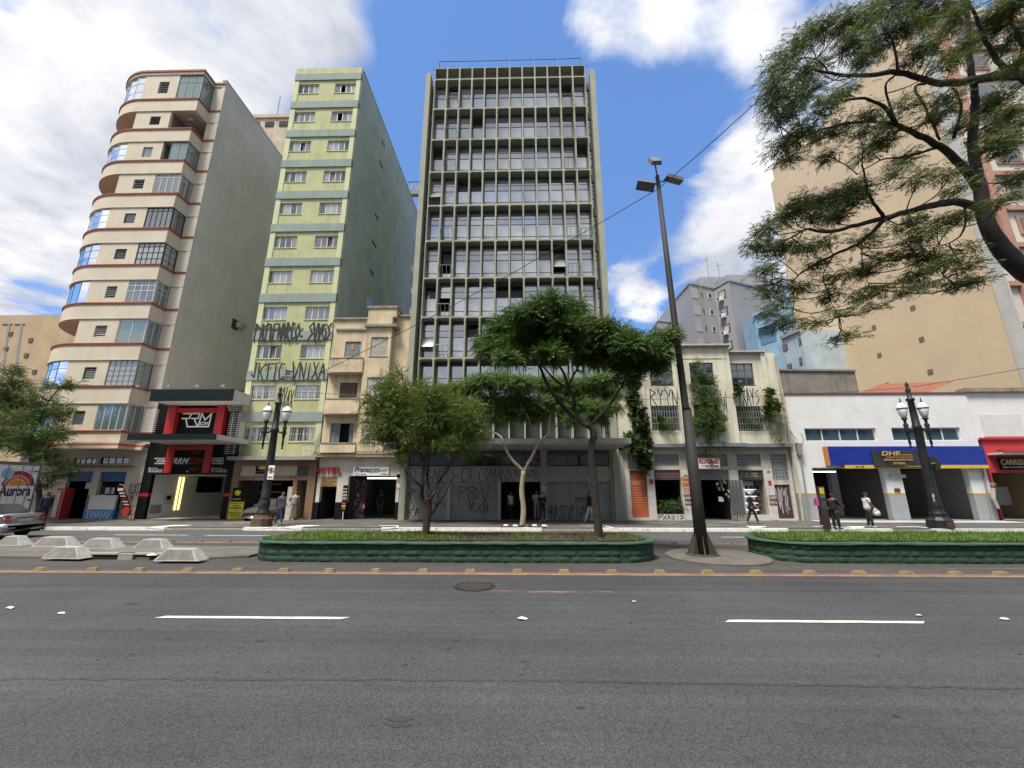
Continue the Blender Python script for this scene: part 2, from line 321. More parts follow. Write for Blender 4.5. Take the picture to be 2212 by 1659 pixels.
# ------------------------------------------------------------------ ground, road, pavement
YF, YK = 26.8, 21.5            # facade line, kerb line
def road_mat(name, base, patch=True):
    m = bpy.data.materials.new(name); m.use_nodes = True; t = m.node_tree; b = t.nodes['Principled BSDF']; n = t.nodes.new
    geo = n('ShaderNodeNewGeometry'); pos = geo.outputs['Position']
    def ns(sc, det, vec=None, ro=.6):
        k = n('ShaderNodeTexNoise'); k.inputs['Scale'].default_value = sc; k.inputs['Detail'].default_value = det; k.inputs['Roughness'].default_value = ro; t.links.new(vec or pos, k.inputs['Vector']); return k.outputs[0]
    def rp(v, a, c, lo, hi):
        k = n('ShaderNodeMapRange'); t.links.new(v, k.inputs[0]); k.inputs[1].default_value = a; k.inputs[2].default_value = c; k.inputs[3].default_value = lo; k.inputs[4].default_value = hi; return k.outputs[0]
    def mul(a, c):
        k = n('ShaderNodeMath'); k.operation = 'MULTIPLY'; t.links.new(a, k.inputs[0])
        if isinstance(c, float): k.inputs[1].default_value = c
        else: t.links.new(c, k.inputs[1])
        return k.outputs[0]
    big = rp(ns(.35, 4), .3, .7, .82, 1.16)
    mp = n('ShaderNodeMapping'); mp.inputs['Scale'].default_value = (.06, 1.3, 1); t.links.new(pos, mp.inputs[0])
    lanes = rp(ns(1.0, 5, mp.outputs[0]), .3, .7, .84, 1.14)           # wear running along the lanes
    mp2 = n('ShaderNodeMapping'); mp2.inputs['Scale'].default_value = (.04, 5, 1); t.links.new(pos, mp2.inputs[0])
    tyre = rp(ns(1.0, 3, mp2.outputs[0]), .38, .62, .92, 1.06)
    vo = n('ShaderNodeTexVoronoi'); vo.inputs['Scale'].default_value = 75; t.links.new(pos, vo.inputs['Vector'])
    vg = rp(vo.outputs['Color'], .1, .9, .55, 1.5)                       # aggregate
    sp = n('ShaderNodeTexVoronoi'); sp.inputs['Scale'].default_value = 2.6; t.links.new(pos, sp.inputs['Vector'])
    sp2 = rp(ns(9, 2), .45, .62, 0, .05)
    spots = n('ShaderNodeMath'); spots.operation = 'LESS_THAN'; t.links.new(sp.outputs['Distance'], spots.inputs[0]); t.links.new(sp2, spots.inputs[1])
    spm = rp(spots.outputs[0], 0, 1, 1, .55)                              # old gum and oil spots
    crk = n('ShaderNodeTexVoronoi'); crk.feature = 'DISTANCE_TO_EDGE'; crk.inputs['Scale'].default_value = .22
    wv = n('ShaderNodeVectorMath'); wv.operation = 'ADD'; nn = n('ShaderNodeTexNoise'); nn.inputs['Scale'].default_value = .9; nn.inputs['Detail'].default_value = 6; t.links.new(pos, nn.inputs[0]); t.links.new(pos, wv.inputs[0]); t.links.new(nn.outputs['Color'], wv.inputs[1]); t.links.new(wv.outputs[0], crk.inputs['Vector'])
    ck = rp(crk.outputs['Distance'], 0, .0035, .72, 1)
    v = mul(mul(mul(mul(mul(mul(big, lanes), tyre), vg), spm), ck), 1.0)
    cc = n('ShaderNodeMixRGB'); cc.blend_type = 'MULTIPLY'; cc.inputs[0].default_value = 1; cc.inputs[1].default_value = (*base, 1); t.links.new(v, cc.inputs[2]); t.links.new(cc.outputs[0], b.inputs['Base Color'])
    b.inputs['Roughness'].default_value = .75; b.inputs['Specular IOR Level'].default_value = .35
    bp = n('ShaderNodeBump'); bp.inputs['Strength'].default_value = .55; bp.inputs['Distance'].default_value = .012; t.links.new(vo.outputs['Distance'], bp.inputs['Height']); t.links.new(bp.outputs[0], b.inputs['Normal'])
    MATS[name] = m; return m
asph = road_mat('asphalt', (.055, .0565, .0605)); asph2 = road_mat('asphalt_cycle', (.058, .055, .053)); asph3 = road_mat('asphalt_far', (.075, .076, .08))
pave = mat('pavement', (.095, .092, .086), .9, .3, 1.2, 0, .3, dirt=(.12, .115, .105), dirtamt=.6)
dirtm = mat('ground_earth', (.12, .11, .10), .95)
white_paint = mat('road_paint', (.62, .61, .58), .8, .2, 6, dirt=(.2, .2, .19), dirtamt=.5)
kerb_paint = mat('kerb_paint', (.7, .69, .66), .85, .2, 4, dirt=(.22, .21, .2), dirtamt=.7)
conc = mat('concrete', (.3, .285, .26), .9, .25, 1.6, .3, .3)
redp = mat('red_edge_paint', (.19, .085, .075), .85, .35, 2.2, dirt=(.09, .08, .075), dirtamt=.8)
yelp = mat('tan_edge_paint', (.24, .17, .11), .85, .35, 2.4, dirt=(.1, .09, .08), dirtamt=.8)
def sheet(name, x0, x1, y0, y1, z, m, parent=None, kind='structure', skew=0):
    o = MB().add([(x0, y0, z), (x1, y0, z), (x1 + skew, y1, z), (x0 + skew, y1, z)], [(0, 1, 2, 3)]).build(name, m, parent)
    if parent is None: tag(o, kind=kind)
    return o
sheet('ground', -600, 600, -300, 900, -.02, dirtm)
road = sheet('road', -300, 300, -9.0, 11.22, 0, asph)
sheet('near_pavement', -300, 300, -40, -9.0, .1, pave)
sheet('older_asphalt', -300, 300, 9.55, 11.0, .003, road_mat('asphalt_old', (.046, .047, .05)), road)
rnd = random.Random(77); b = MB(); n = 260; b.add([(-16 + k * .125, 5.3 - abs(k - 130) * .002 - rnd.uniform(.005, .05), .0035) for k in range(n)] + [(-16 + k * .125, 5.3 - abs(k - 130) * .002 + rnd.uniform(.005, .05), .0035) for k in range(n)], [(k, k + 1, n + k + 1, n + k) for k in range(n - 1)]); b.build('asphalt_seam', road_mat('asphalt_seam', (.045, .045, .045)), road)
cyc = sheet('cycle_lane', -300, 300, 11.22, 17.0, .004, asph2)
froad = sheet('far_road', -300, 300, 17.0, YK, .002, asph3)
# lane dashes
def dash(x0, x1, y, w, parent, skew=.12, nm='lane_dash'):
    b = MB(); n = 14; rnd = random.Random(int(x0 * 10)); top = []; bot = []
    for k in range(n + 1):
        x = x0 + (x1 - x0) * k / n; bot.append((x, y - w / 2 + rnd.uniform(-.006, .006), .008)); top.append((x + skew, y + w / 2 + rnd.uniform(-.006, .006), .008))
    b.add(bot + top, [(k, k + 1, n + 2 + k, n + 1 + k) for k in range(n)]); return b.build(nm, white_paint, parent)
for k in range(-3, 4): dash(-6.1 + 9.35 * k, -2.98 + 9.35 * k, 7.48, .115, road)
dash(-18.6, -15.2, 19.45, .12, froad); dash(-14.3, -10.9, 19.35, .12, froad); dash(8.6, 11.6, 19.2, .12, froad); dash(17.6, 20.6, 19.2, .12, froad); dash(-3, 0, 19.3, .12, froad)
# edge stripes beside the studs
for y, nm in ((11.2, 'near'), (17.0, 'far')):
    s = 1 if nm == 'near' else -1
    sheet('edge_stripe', -60, 60, y - .02, y + .17, .009, redp, cyc); sheet('edge_stripe', -60, 60, y - .20, y - .02, .009, yelp, cyc)
# cycle-lane marking by the right planter
b = MB()
for k in range(5): b.box(6.6 + .34 * k, 6.78 + .34 * k, 12.0 + .04 * k, 12.05 + .04 * k, .009, .011); b.box(6.7 + .34 * k, 6.9 + .34 * k, 11.8, 11.85, .009, .011)
b.box(11.3, 13.6, 12.05, 12.1, .009, .011); b.build('cycle_symbol', mat('worn_paint', (.16, .155, .14), .9, .4), cyc)
# ------------------------------------------------------------------ lane studs
stud_me = MB().frus(-.15, .15, -.085, .085, 0, .085, .05, .02).mesh('stud', mat('stud_yellow', (.24, .185, .095), .7, .35, 6, dirt=(.13, .11, .08), dirtamt=.8))
fade_me = MB().frus(-.15, .15, -.085, .085, 0, .07, .05, .02).mesh('stud', mat('stud_brown', (.16, .12, .09), .8, .35, 6))
near_x = [G(*T(0, 2, x, y)).x for x, y in ((160, 1572), (505, 1590), (875, 1605), (1250, 1612), (1635, 1622), (2035, 1630))] + [G(*T(1, 2, x, 1635)).x for x in (220, 620, 1025, 1440, 1850)] + \
         [G(*T(2, 2, x, 1645)).x for x in (45, 455, 870, 1285, 1695, 2110)] + [G(*T(3, 2, x, 1635)).x for x in (325, 735, 1130, 1530, 1905, 2250)]
order = sorted(near_x)
ords = ['first', 'second', 'third', 'fourth', 'fifth', 'sixth', 'seventh', 'eighth', 'ninth', 'tenth', 'eleventh', 'twelfth', 'thirteenth', 'fourteenth', 'fifteenth', 'sixteenth', 'seventeenth', 'eighteenth', 'nineteenth', 'twentieth', 'twenty-first', 'twenty-second', 'twenty-third', 'twenty-fourth']
for k, x in enumerate(order):
    o = link('lane_stud', stud_me, None, (x, 11.24, .009)); o.rotation_euler.z = random.Random(k).uniform(-.12, .12)
    tag(o, 'yellow raised stud on the red stripe nearest the viewer, %s from the left' % ords[k], 'road stud', 'studs along the near edge of the cycle lane')
far_x = [G(*T(0, 2, x, 1365)).x for x in (310, 1000, 1258, 1490, 1740, 1990)] + [G(*T(2, 2, x, 1388)).x for x in (1415, 1940)]
for k, x in enumerate(far_x):
    o = link('lane_stud', fade_me, None, (x, 17.0, .009))
    tag(o, ('dull brown raised stud on the far stripe behind the median, %s from the left' % ords[k]), 'road stud', 'studs along the far edge of the cycle lane')
# ------------------------------------------------------------------ far pavement and painted kerb
sw = tag(MB().box(-300, 300, YK + .22, 60, -.02, .15).build('pavement', pave), kind='structure')
kerb = tag(MB().box(-300, 300, YK + .03, YK + .22, -.02, .10).build('kerb', conc), kind='structure')
gaps = [(-17.6, -13.9), (-10.7, -7.5), (1.35, 3.35), (12.6, 15.0), (17.6, 19.2)]         # lowered driveways
kst = [MB().frus(0, L - .012, 0, .23, 0, .155, 0, .012).mesh('kerb_stone', kerb_paint) for L in (1.0,)]
x = -27.0; rnd = random.Random(4)
while x < 27:
    if not any(g[0] - .5 < x < g[1] - .1 for g in gaps):
        o = piece('kerb_stone', kst[0], kerb, (x, YK + rnd.uniform(-.012, .012), rnd.uniform(0, .006))); o.rotation_euler.z = rnd.uniform(-.008, .008)
    x += 1.0
for a, c in gaps:
    pm = mat('ramp_concrete', (.19, .18, .165), .9, .3, 2)
    MB().add([(a, YK, .012), (c, YK, .012), (c, YK + 1.1, .156), (a, YK + 1.1, .156)], [(0, 1, 2, 3)]).build('driveway_ramp', pm, sw)
    for x0, dx in ((a, -.9), (c, .9)):
        MB().add([(x0, YK, .016), (x0 + dx * 1.5, YK, .159), (x0 + dx * 1.1, YK + 1.25, .161), (x0, YK + 1.25, .161)], [(0, 1, 2, 3) if dx > 0 else (3, 2, 1, 0)]).build('ramp_wing', kerb_paint, sw)
# lighter mended patches in the pavement and on the road
rnd = random.Random(11)
pm2 = mat('pavement_patch', (.15, .143, .13), .9, .3, 2.)
for k in range(16):
    x = rnd.uniform(-26, 26); y = rnd.uniform(22.7, 26); w = rnd.uniform(.5, 1.8); d = rnd.uniform(.3, .9)
    pts = [(x + w * math.cos(a) * rnd.uniform(.7, 1.1), y + d * math.sin(a) * rnd.uniform(.7, 1.1)) for a in [i * math.pi / 5 for i in range(10)]]
    MB().add([(u, v, .155 + .0007 * k) for u, v in pts], [tuple(range(10))]).build('pavement_patch', pm2, sw)
sheet('painted_apron', 17.4, 28.9, 25.1, 26.7, .168, mat('apron_paint', (.38, .42, .44), .8, .2, 2), sw)
ptch = mat('tar_patch', (.035, .035, .037), .9, .3, 3.)
for (px, py, w, d) in ((286, 1305, .2, .05), (865, 1553, .13, .05), (860, 1565, .16, .05), (985, 1385, .05, .03), (560, 1385, .07, .05), (1130, 1430, .05, .02), (1255, 1530, .05, .03), (520, 1400, .03, .03)):
    c = G(px, py); MB().add([(c.x + w * math.cos(i * .7854) * rnd.uniform(.6, 1.2), c.y + d * math.sin(i * .7854) * rnd.uniform(.6, 1.2), .004) for i in range(8)], [tuple(range(8))]).build('tar_spot', ptch, road)
rs2 = random.Random(5)
for k in range(46):
    x, y, w = rs2.uniform(-7, 7), rs2.choice((rs2.uniform(2.6, 9), rs2.uniform(5.3, 6.8))), rs2.choice((.012, .02, .03, .045)); MB().add([(x + w * math.cos(i) * rs2.uniform(.6, 1.2), y + w * .8 * math.sin(i) * rs2.uniform(.6, 1.2), .0042) for i in range(6)], [tuple(range(6))]).build('gum_spot', ptch, road)
orp = mat('orange_sand', (.24, .15, .1), .95, .3, 9)
for (px, py, w, d) in ((1190, 1279, .55, .07), (1310, 1279, .22, .05), (1090, 1277, .3, .03)):
    c = G(px, py); MB().add([(c.x + w * math.cos(i * .5236) * rnd.uniform(.5, 1.2), c.y + d * math.sin(i * .5236) * rnd.uniform(.4, 1.2), .004) for i in range(12)], [tuple(range(12))]).build('sand_stain', orp, road)
# ------------------------------------------------------------------ manhole
mc = G(1025, 1267); mh = thing('manhole_cover', 'round dark iron manhole cover set in the asphalt', 'manhole', (mc.x, mc.y, 0))
iron = mat('cast_iron', (.012, .012, .013), .8, .3, 8, 0, .2)
MB().lathe([(.46, 0), (.46, .006), (.40, .008)], (mc.x, mc.y, 0), 32).build('ring', iron, mh)
MB().lathe([(.385, 0), (.385, .011)], (mc.x, mc.y, 0), 32).build('lid', iron, mh)
b = MB(); 
for i in range(-7, 8):
    for j in range(-7, 8):
        u, v = mc.x + i * .05 + (j % 2) * .025, mc.y + j * .05
        if (u - mc.x) ** 2 + (v - mc.y) ** 2 < .36 ** 2: b.frus(u - .016, u + .016, v - .016, v + .016, .011, .018, .004, .004)
tag(b.build('stud_pattern', mat('worn_iron', (.035, .035, .036), .7, .3, 8), mh), kind='stuff')
# litter
lit = mat('litter_paper', (.62, .6, .57), .8, .2, 9)
for k, (px, py, s, lab) in enumerate(((1128, 1337, .09, 'crumpled white paper between the two lane dashes'), (22, 1314, .09, 'flat white scrap of paper at the far left of the asphalt'), (132, 1325, .06, 'small white scrap lying right of the larger scrap on the left'),
                                   (1985, 1330, .06, 'white scrap of paper on the asphalt right of the right dash'), (1370, 1300, .05, 'tiny white scrap on the asphalt below the tall pole'), (2170, 1338, .07, 'thin white wrapper near the right edge of the asphalt'), (328, 1200, .16, 'crumpled clear plastic by the storm drain mouth'))):
    c = G(px, py, .01 if k < 6 else .13); b = MB(); rr = random.Random(k); n = 7
    ring = [(c.x + s * math.cos(i * 2 * math.pi / n) * rr.uniform(.6, 1.2), c.y + s * .7 * math.sin(i * 2 * math.pi / n) * rr.uniform(.6, 1.2), c.z + rr.uniform(.0, .02)) for i in range(n)]
    b.add(ring + [(c.x, c.y, c.z + s * .45)], [(i, (i + 1) % n, n) for i in range(n)]); tag(b.build('litter', lit), lab, 'litter', 'scraps of litter on the ground')
# ------------------------------------------------------------------ planters of green painted stone
green_p = mat('green_masonry_paint', (.018, .056, .03), .75, .4, 3.0, .1, .6, fine=22, dirt=(.012, .03, .018), dirtamt=.7, island=.12)
green_c = mat('green_coping_paint', (.03, .09, .052), .75, .3, 4, 0, .4, dirt=(.04, .09, .06), dirtamt=.6)
earth = mat('planter_soil', (.05, .032, .02), 1, .5, 5, 0, .6)
def stadium(x0, x1, y0, y1, inset=0., n=10):
    r = (y1 - y0) / 2; cy = (y0 + y1) / 2; pts = []
    e = .9                                                                   # rounded ends a little squarish
    for k in range(n + 1):
        a = -math.pi / 2 + math.pi * k / n; pts.append((x1 - r + (r - inset) * abs(math.cos(a)) ** e, cy + (r - inset) * math.sin(a)))
    for k in range(n + 1):
        a = math.pi / 2 + math.pi * k / n; pts.append((x0 + r - (r - inset) * abs(math.cos(a)) ** e, cy + (r - inset) * math.sin(a)))
    return pts
def planter(x0, x1, y0, y1, h, label, seed):
    t = thing('planter', label, 'planter', ((x0 + x1) / 2, (y0 + y1) / 2, 0), 0, 'stone planters on the median'); rnd = random.Random(seed)
    MB().prism(stadium(x0, x1, y0, y1, .07), 0, h - .05).build('core', green_p, t)
    MB().prism(stadium(x0, x1, y0, y1, .30), h - .05, h + .03).build('soil', earth, t)
    # coping ring, slightly uneven
    b = MB(); o = stadium(x0, x1, y0, y1, -.01, 14); i_ = stadium(x0, x1, y0, y1, .26, 14)
    def dens(pts):
        r = []
        for a, c in zip(pts, pts[1:] + pts[:1]):
            d = math.hypot(c[0] - a[0], c[1] - a[1]); m = max(1, int(d / .25)); r += [(a[0] + (c[0] - a[0]) * k / m, a[1] + (c[1] - a[1]) * k / m) for k in range(m)]
        return r
    # resample both rings to the same count
    def rs(pts, m):
        d = dens(pts); cum = [0]
        for a, c in zip(d, d[1:] + d[:1]): cum.append(cum[-1] + math.hypot(c[0] - a[0], c[1] - a[1]))
        L = cum[-1]; res = []; k = 0
        for u in range(m):
            s_ = L * u / m
            while cum[k + 1] < s_: k += 1
            a, c = d[k], d[(k + 1) % len(d)]; f = (s_ - cum[k]) / max(cum[k + 1] - cum[k], 1e-9); res.append((a[0] + (c[0] - a[0]) * f, a[1] + (c[1] - a[1]) * f))
        return res
    m = 110; oo = rs(o, m); ii = rs(i_, m); zt = [h + rnd.uniform(-.012, .018) for _ in range(m)]
    v = [(x + rnd.uniform(-.008, .008), y + rnd.uniform(-.008, .008), h - .05 + rnd.uniform(-.012, .012)) for x, y in oo] + [(x, y, z - .012) for (x, y), z in zip(oo, zt)] + [(x * .96 + X * .04, y * .96 + Y_ * .04, z) for (x, y), (X, Y_), z in zip(oo, ii, zt)] + [(x, y, z) for (x, y), z in zip(ii, zt)] + [(x, y, h - .08) for x, y in ii]
    f = []
    for k in range(m):
        k2 = (k + 1) % m
        for r_ in range(4): f.append((r_ * m + k, r_ * m + k2, (r_ + 1) * m + k2, (r_ + 1) * m + k))
    b.add(v, f); b.build('coping', green_c, t, smooth=True)
    # rubble stones round the visible face
    ring = rs(stadium(x0, x1, y0, y1, .055, 14), 1200)
    rows = 3; rh = (h - .05) / rows
    for r_ in range(rows):
        k = rnd.randint(0, 20)
        while k < 1200:
            L = (2 * (x1 - x0) + 2 * (y1 - y0)) / 1200; w = rnd.uniform(.28, .62); st = int(w / L)
            p = [ring[min(k + int(st * u), 1199)] for u in (0, .33, .66, 1)]
            mx = sum(a[0] for a in p) / 4; my = sum(a[1] for a in p) / 4
            if my < (y0 + y1) / 2 + .5 and -17.5 < mx < 17.2 and p[0] != p[-1]:
                bb = MB(); vs = []; z0 = r_ * rh + .012; z1 = (r_ + 1) * rh - .008
                tz = p[-1][0] - p[0][0], p[-1][1] - p[0][1]; ln = math.hypot(*tz) or 1; nx, ny = tz[1] / ln, -tz[0] / ln
                if nx * (mx - (x0 + x1) / 2) + ny * (my - (y0 + y1) / 2) < 0: nx, ny = -nx, -ny
                sh = .012 / ln; g = []
                for u, (x, y) in zip((0, .33, .66, 1), p):
                    for zi, zf in enumerate((0, .3, .7, 1)):
                        edge = u in (0, 1) or zf in (0, 1); o_ = -.014 if edge else rnd.uniform(-.004, .022)
                        ux = x + (mx - x) * .03; uy = y + (my - y) * .03
                        g.append((ux + nx * o_, uy + ny * o_, z0 + (z1 - z0) * zf + (0 if edge else rnd.uniform(-.02, .02))))
                bb.add(g, [(a * 4 + c, (a + 1) * 4 + c, (a + 1) * 4 + c + 1, a * 4 + c + 1) for a in range(3) for c in range(3)])
                bb.build('stone', green_p, t, smooth=True)
            k += st + 1
    return t
PL1 = (-8.3, 4.15, 12.62, 15.3, .56); PL2 = (7.25, 24.0, 12.75, 15.4, .56)
planter(*PL1, 'long green stone planter with two trees between barrier blocks and tall pole', 3)
planter(*PL2, 'green stone planter full of grass right of the tall pole', 8)
# grass: blades as one mass per planter
def grass(name, x0, x1, y0, y1, z, n, label, seed, hh=.11, tone=0, dens=None):
    rng = np.random.default_rng(seed); xs = rng.uniform(x0, x1, n); ys = rng.uniform(y0, y1, n)
    if dens is not None: keep = rng.uniform(0, 1, n) < dens(xs, ys); xs, ys = xs[keep], ys[keep]
    n = len(xs); h = hh * rng.uniform(.4, 1.25, n) * (0.7 + .6 * np.sin(xs * 1.7 + 2 * np.sin(ys * 3)) ** 2); a = rng.uniform(0, 6.283, n); w = .008 + .006 * rng.random(n); lean = h * rng.uniform(.1, .8, n)
    dx, dy = np.cos(a), np.sin(a); v = np.zeros((n, 3, 3))
    v[:, 0] = np.stack([xs - dy * w, ys + dx * w, np.full(n, z)], 1); v[:, 1] = np.stack([xs + dy * w, ys - dx * w, np.full(n, z)], 1); v[:, 2] = np.stack([xs + dx * lean, ys + dy * lean, z + h], 1)
    me = bpy.data.meshes.new(name); me.from_pydata(v.reshape(-1, 3).tolist(), [], (np.arange(n * 3).reshape(-1, 3)).tolist()); me.materials.append(tone)
    return tag(link(name, me), label, 'grass', kind='stuff')
gm = leafmat('grass_blade', (.075, .15, .02), (.15, .24, .045), .3); gm2 = leafmat('grass_dry', (.05, .06, .02), (.12, .09, .04), .2)
grass('grass', PL1[0] + .45, PL1[1] - .5, PL1[2] + .33, PL1[3] - .33, .58, 30000, 'short green grass thick at the left end of the long planter', 1, .10, gm, lambda x, y: np.clip((-1.2 - x) / 4.5, .12, 1) * (.6 + .4 * np.sin(x * 2.1 + y)))
grass('dry_grass', PL1[0] + 3, PL1[1] - .5, PL1[2] + .33, PL1[3] - .33, .58, 7000, 'thin brownish grass on the soil round the dark tree', 5, .06, gm2)
grass('grass', PL2[0] + .45, 20, PL2[2] + .33, PL2[3] - .33, .58, 34000, 'grass filling the planter right of the tall pole', 2, .10, gm)
# ------------------------------------------------------------------ median island: low slabs, blocks and drains on the left
isl = tag(MB().prism([(-19.5, 13.2), (-9.6, 12.95), (-8.4, 13.4), (-8.4, 15.3), (-13, 15.6), (-19.5, 15.8), (-40, 16), (-40, 13.6)], 0, .07).build('median_island', mat('island_concrete', (.13, .122, .11), .95, .35, 1.2, 0, .4, dirt=(.06, .055, .05), dirtamt=.7)), kind='structure')
blk_m = [mat('block_concrete', (.22, .215, .205), .9, .35, 3, 0, .35, dirt=(.15, .14, .13), dirtamt=.6), mat('block_white', (.40, .39, .375), .85, .25, 6, dirt=(.17, .16, .155), dirtamt=.6)]
def block(px, py, pxr, label, L=None, rz=0, z=.07, dd=.42):
    a = G(px, py, z); c = G(pxr, py, z); L = L or (c.x - a.x); h = .31
    t = thing('barrier_block', label, 'concrete block', ((a.x + c.x) / 2, a.y + dd / 2, z), rz, 'concrete barrier blocks on the median')
    x0, x1 = -L / 2, L / 2; i = .27
    MB().frus(x0, x1, -dd / 2, dd / 2, 0, h, i, .09).build('body', blk_m[0], t, local=True)
    b = MB(); e = .004                                                      # whitewashed rim along the edges
    def pt(u, w): return (x0 + i * w + (L - 2 * i * w) * u, -dd / 2 + .09 * w - e - .001, h * w)
    for (u0, u1, w0, w1) in ((0, .05, 0, 1), (.92, 1, 0, 1), (.05, .92, .9, 1), (.05, .92, 0, .07)):
        b.quad(pt(u0, w0), pt(u1, w0), pt(u1, w1), pt(u0, w1))
    b.quad((x0 + i, -dd / 2 + .09, h + e), (x1 - i, -dd / 2 + .09, h + e), (x1 - i, dd / 2 - .09, h + e), (x0 + i, dd / 2 - .09, h + e))
    b.quad((x1 + e, -dd / 2, 0), (x1 + e, dd / 2, 0), (x1 - i + e, dd / 2 - .09, h), (x1 - i + e, -dd / 2 + .09, h))
    b.build('whitewash', blk_m[1], t, local=True)
block(-14, 1178.5, 46, 'leftmost white and grey barrier block, cut by the picture edge')
block(66, 1181, 152, 'barrier block in the back row directly right of the cut-off one')
block(168, 1185, 250, 'barrier block in the back row above the storm drain')
block(283, 1187, 357, 'weathered barrier block at the right end of the back row')
block(86, 1207, 178, 'tilted grey barrier block alone in front, left of the storm drain', rz=-.06)
block(330, 1212, 430, 'big white edged barrier block in front, nearest the green planter')
dr = thing('storm_drain', 'broken concrete storm drain with dark mouths between the front blocks', 'storm drain', (-12.1, 13.0, 0))
a = G(178, 1205, .05).x; c = G(330, 1208, .05).x
dk = mat('drain_dark', (.012, .011, .01), .9)
MB().box(a + .05, c + .3, 13.1, 13.75, .0, .20).build('slab', mat('drain_concrete', (.16, .15, .135), .95, .3, 2, 0, .3), dr)
for x0, x1 in ((a + .1, a + 1.05), (c - .75, c + .25)):
    MB().box(x0, x1, 13.0, 13.096, .01, .14).build('mouth', dk, dr); MB().box(x0 - .02, x1 + .02, 12.97, 13.094, .145, .19).build('lip', blk_m[1], dr)
MB().box(a + 1.1, c - .78, 12.96, 13.096, 0, .17).build('pier', conc, dr)
pd = G(1530, 1203).xy
pd_o = tag(MB().lathe([(1.5, 0), (1.5, .05), (1.44, .085), (1.3, .09)], (6.0, 13.75, 0), 40).build('pole_island', mat('island_disc', (.12, .11, .098), .95, .3, 2, 0, .35, dirt=(.09, .08, .07), dirtamt=.7)), kind='structure')
# ================================================================== shared building bits
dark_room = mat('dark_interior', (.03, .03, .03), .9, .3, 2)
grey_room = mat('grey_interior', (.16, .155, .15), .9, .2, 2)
g_grey = glass('glass_grey', (.20, .22, .22), .16, .55)
g_dark = glass('glass_dark', (.05, .06, .065), .10, .5)
g_teal = glass('glass_teal', (.16, .25, .25), .14, .45)
g_clear = glass('glass_clear', (.2, .24, .24), .02, .75)
g_dust = glass('glass_dusty', (.30, .32, .32), .14, .2, .12)
al_white = mat('white_aluminium', (.62, .62, .6), .5, .1, 5)
al_grey = mat('grey_metal', (.24, .25, .25), .5, .15, 5)
al_dark = mat('dark_metal', (.05, .055, .055), .5, .2, 5)
curt = [mat('curtain_white', (.62, .6, .6), .9, .25, 2), mat('curtain_pink', (.42, .27, .27), .9, .2, 2), mat('curtain_grey', (.33, .32, .34), .9, .25, 2), mat('curtain_lilac', (.5, .48, .54), .9, .2, 2)]
def pane(parent, xL, xR, zB, zT, y, m, name='pane'): return MB().box(xL, xR, y, y + .012, zB, zT).build(name, m, parent)
def curtain(parent, xL, xR, zB, zT, y, m, seed=0):
    n = max(6, int((xR - xL) / .07)); b = MB(); ph = seed * 1.7
    xs = [xL + (xR - xL) * k / n for k in range(n + 1)]; ys = [y + .035 * math.sin(k * 1.9 + ph) + .02 * math.sin(k * .7 + ph) for k in range(n + 1)]
    b.add([(x, yy, zB) for x, yy in zip(xs, ys)] + [(x, yy, zT) for x, yy in zip(xs, ys)], [(k, k + 1, n + 2 + k, n + 1 + k) for k in range(n)])
    return b.build('curtain', m, parent)
def window(parent, xL, xR, zB, zT, y, cols, rows=(1.,), fm=None, gm=None, fw=.045, name='window', sill=None, cu=None, seed=0, skip=()):
    """frame mesh with pane children; rows are height fractions from the bottom"""
    b = MB(); d = .06; fm = fm or al_grey
    b.box(xL, xR, y, y + d, zB, zB + fw); b.box(xL, xR, y, y + d, zT - fw, zT); b.box(xL, xL + fw, y, y + d, zB + fw, zT - fw); b.box(xR - fw, xR, y, y + d, zB + fw, zT - fw)
    xs = [xL + (xR - xL) * k / cols for k in range(cols + 1)]; tot = sum(rows); zs = [zB]
    for r in rows: zs.append(zs[-1] + (zT - zB) * r / tot)
    for x in xs[1:-1]: b.box(x - fw / 2, x + fw / 2, y - .003, y + d - .003, zB + fw, zT - fw)
    for z in zs[1:-1]: b.box(xL + fw, xR - fw, y + .004, y + d - .006, z - fw / 2, z + fw / 2)
    w = b.build(name, fm, parent); rnd = random.Random(seed)
    for i in range(cols):
        for k in range(len(rows)):
            if (i, k) in skip: continue
            g = gm if not isinstance(gm, (list, tuple)) else rnd.choice(gm)
            pane(w, xs[i] + fw * .45, xs[i + 1] - fw * .45, zs[k] + fw * .45, zs[k + 1] - fw * .45, y + .025, g or g_grey)
    if sill: MB().box(xL - .05, xR + .05, y - .1, y + .02, zB - .05, zB - .001).build('sill', sill, w)
    if cu: curtain(w, xL + .02, xR - .02, zB + .03, zT - .03, y + .16, cu, seed)
    return w
def bars(parent, xL, xR, zB, zT, y, n, nh, m, r=.012, name='window_grille'):
    b = MB()
    for k in range(n + 1): x = xL + (xR - xL) * k / n; b.bar((x, y, zB), (x, y, zT), r)
    for k in range(nh + 1): z = zB + (zT - zB) * k / nh; b.bar((xL, y - .01, z), (xR, y - .01, z), r)
    return b.build(name, m, parent)
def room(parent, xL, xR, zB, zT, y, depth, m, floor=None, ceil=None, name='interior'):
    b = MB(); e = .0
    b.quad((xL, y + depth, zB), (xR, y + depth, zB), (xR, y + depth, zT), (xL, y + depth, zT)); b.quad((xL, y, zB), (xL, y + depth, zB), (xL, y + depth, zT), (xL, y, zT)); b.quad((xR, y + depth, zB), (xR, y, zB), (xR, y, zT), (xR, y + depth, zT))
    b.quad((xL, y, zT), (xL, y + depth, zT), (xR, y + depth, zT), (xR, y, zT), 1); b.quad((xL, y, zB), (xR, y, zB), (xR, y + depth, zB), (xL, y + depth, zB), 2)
    return b.build(name, [m, ceil or m, floor or m], parent)
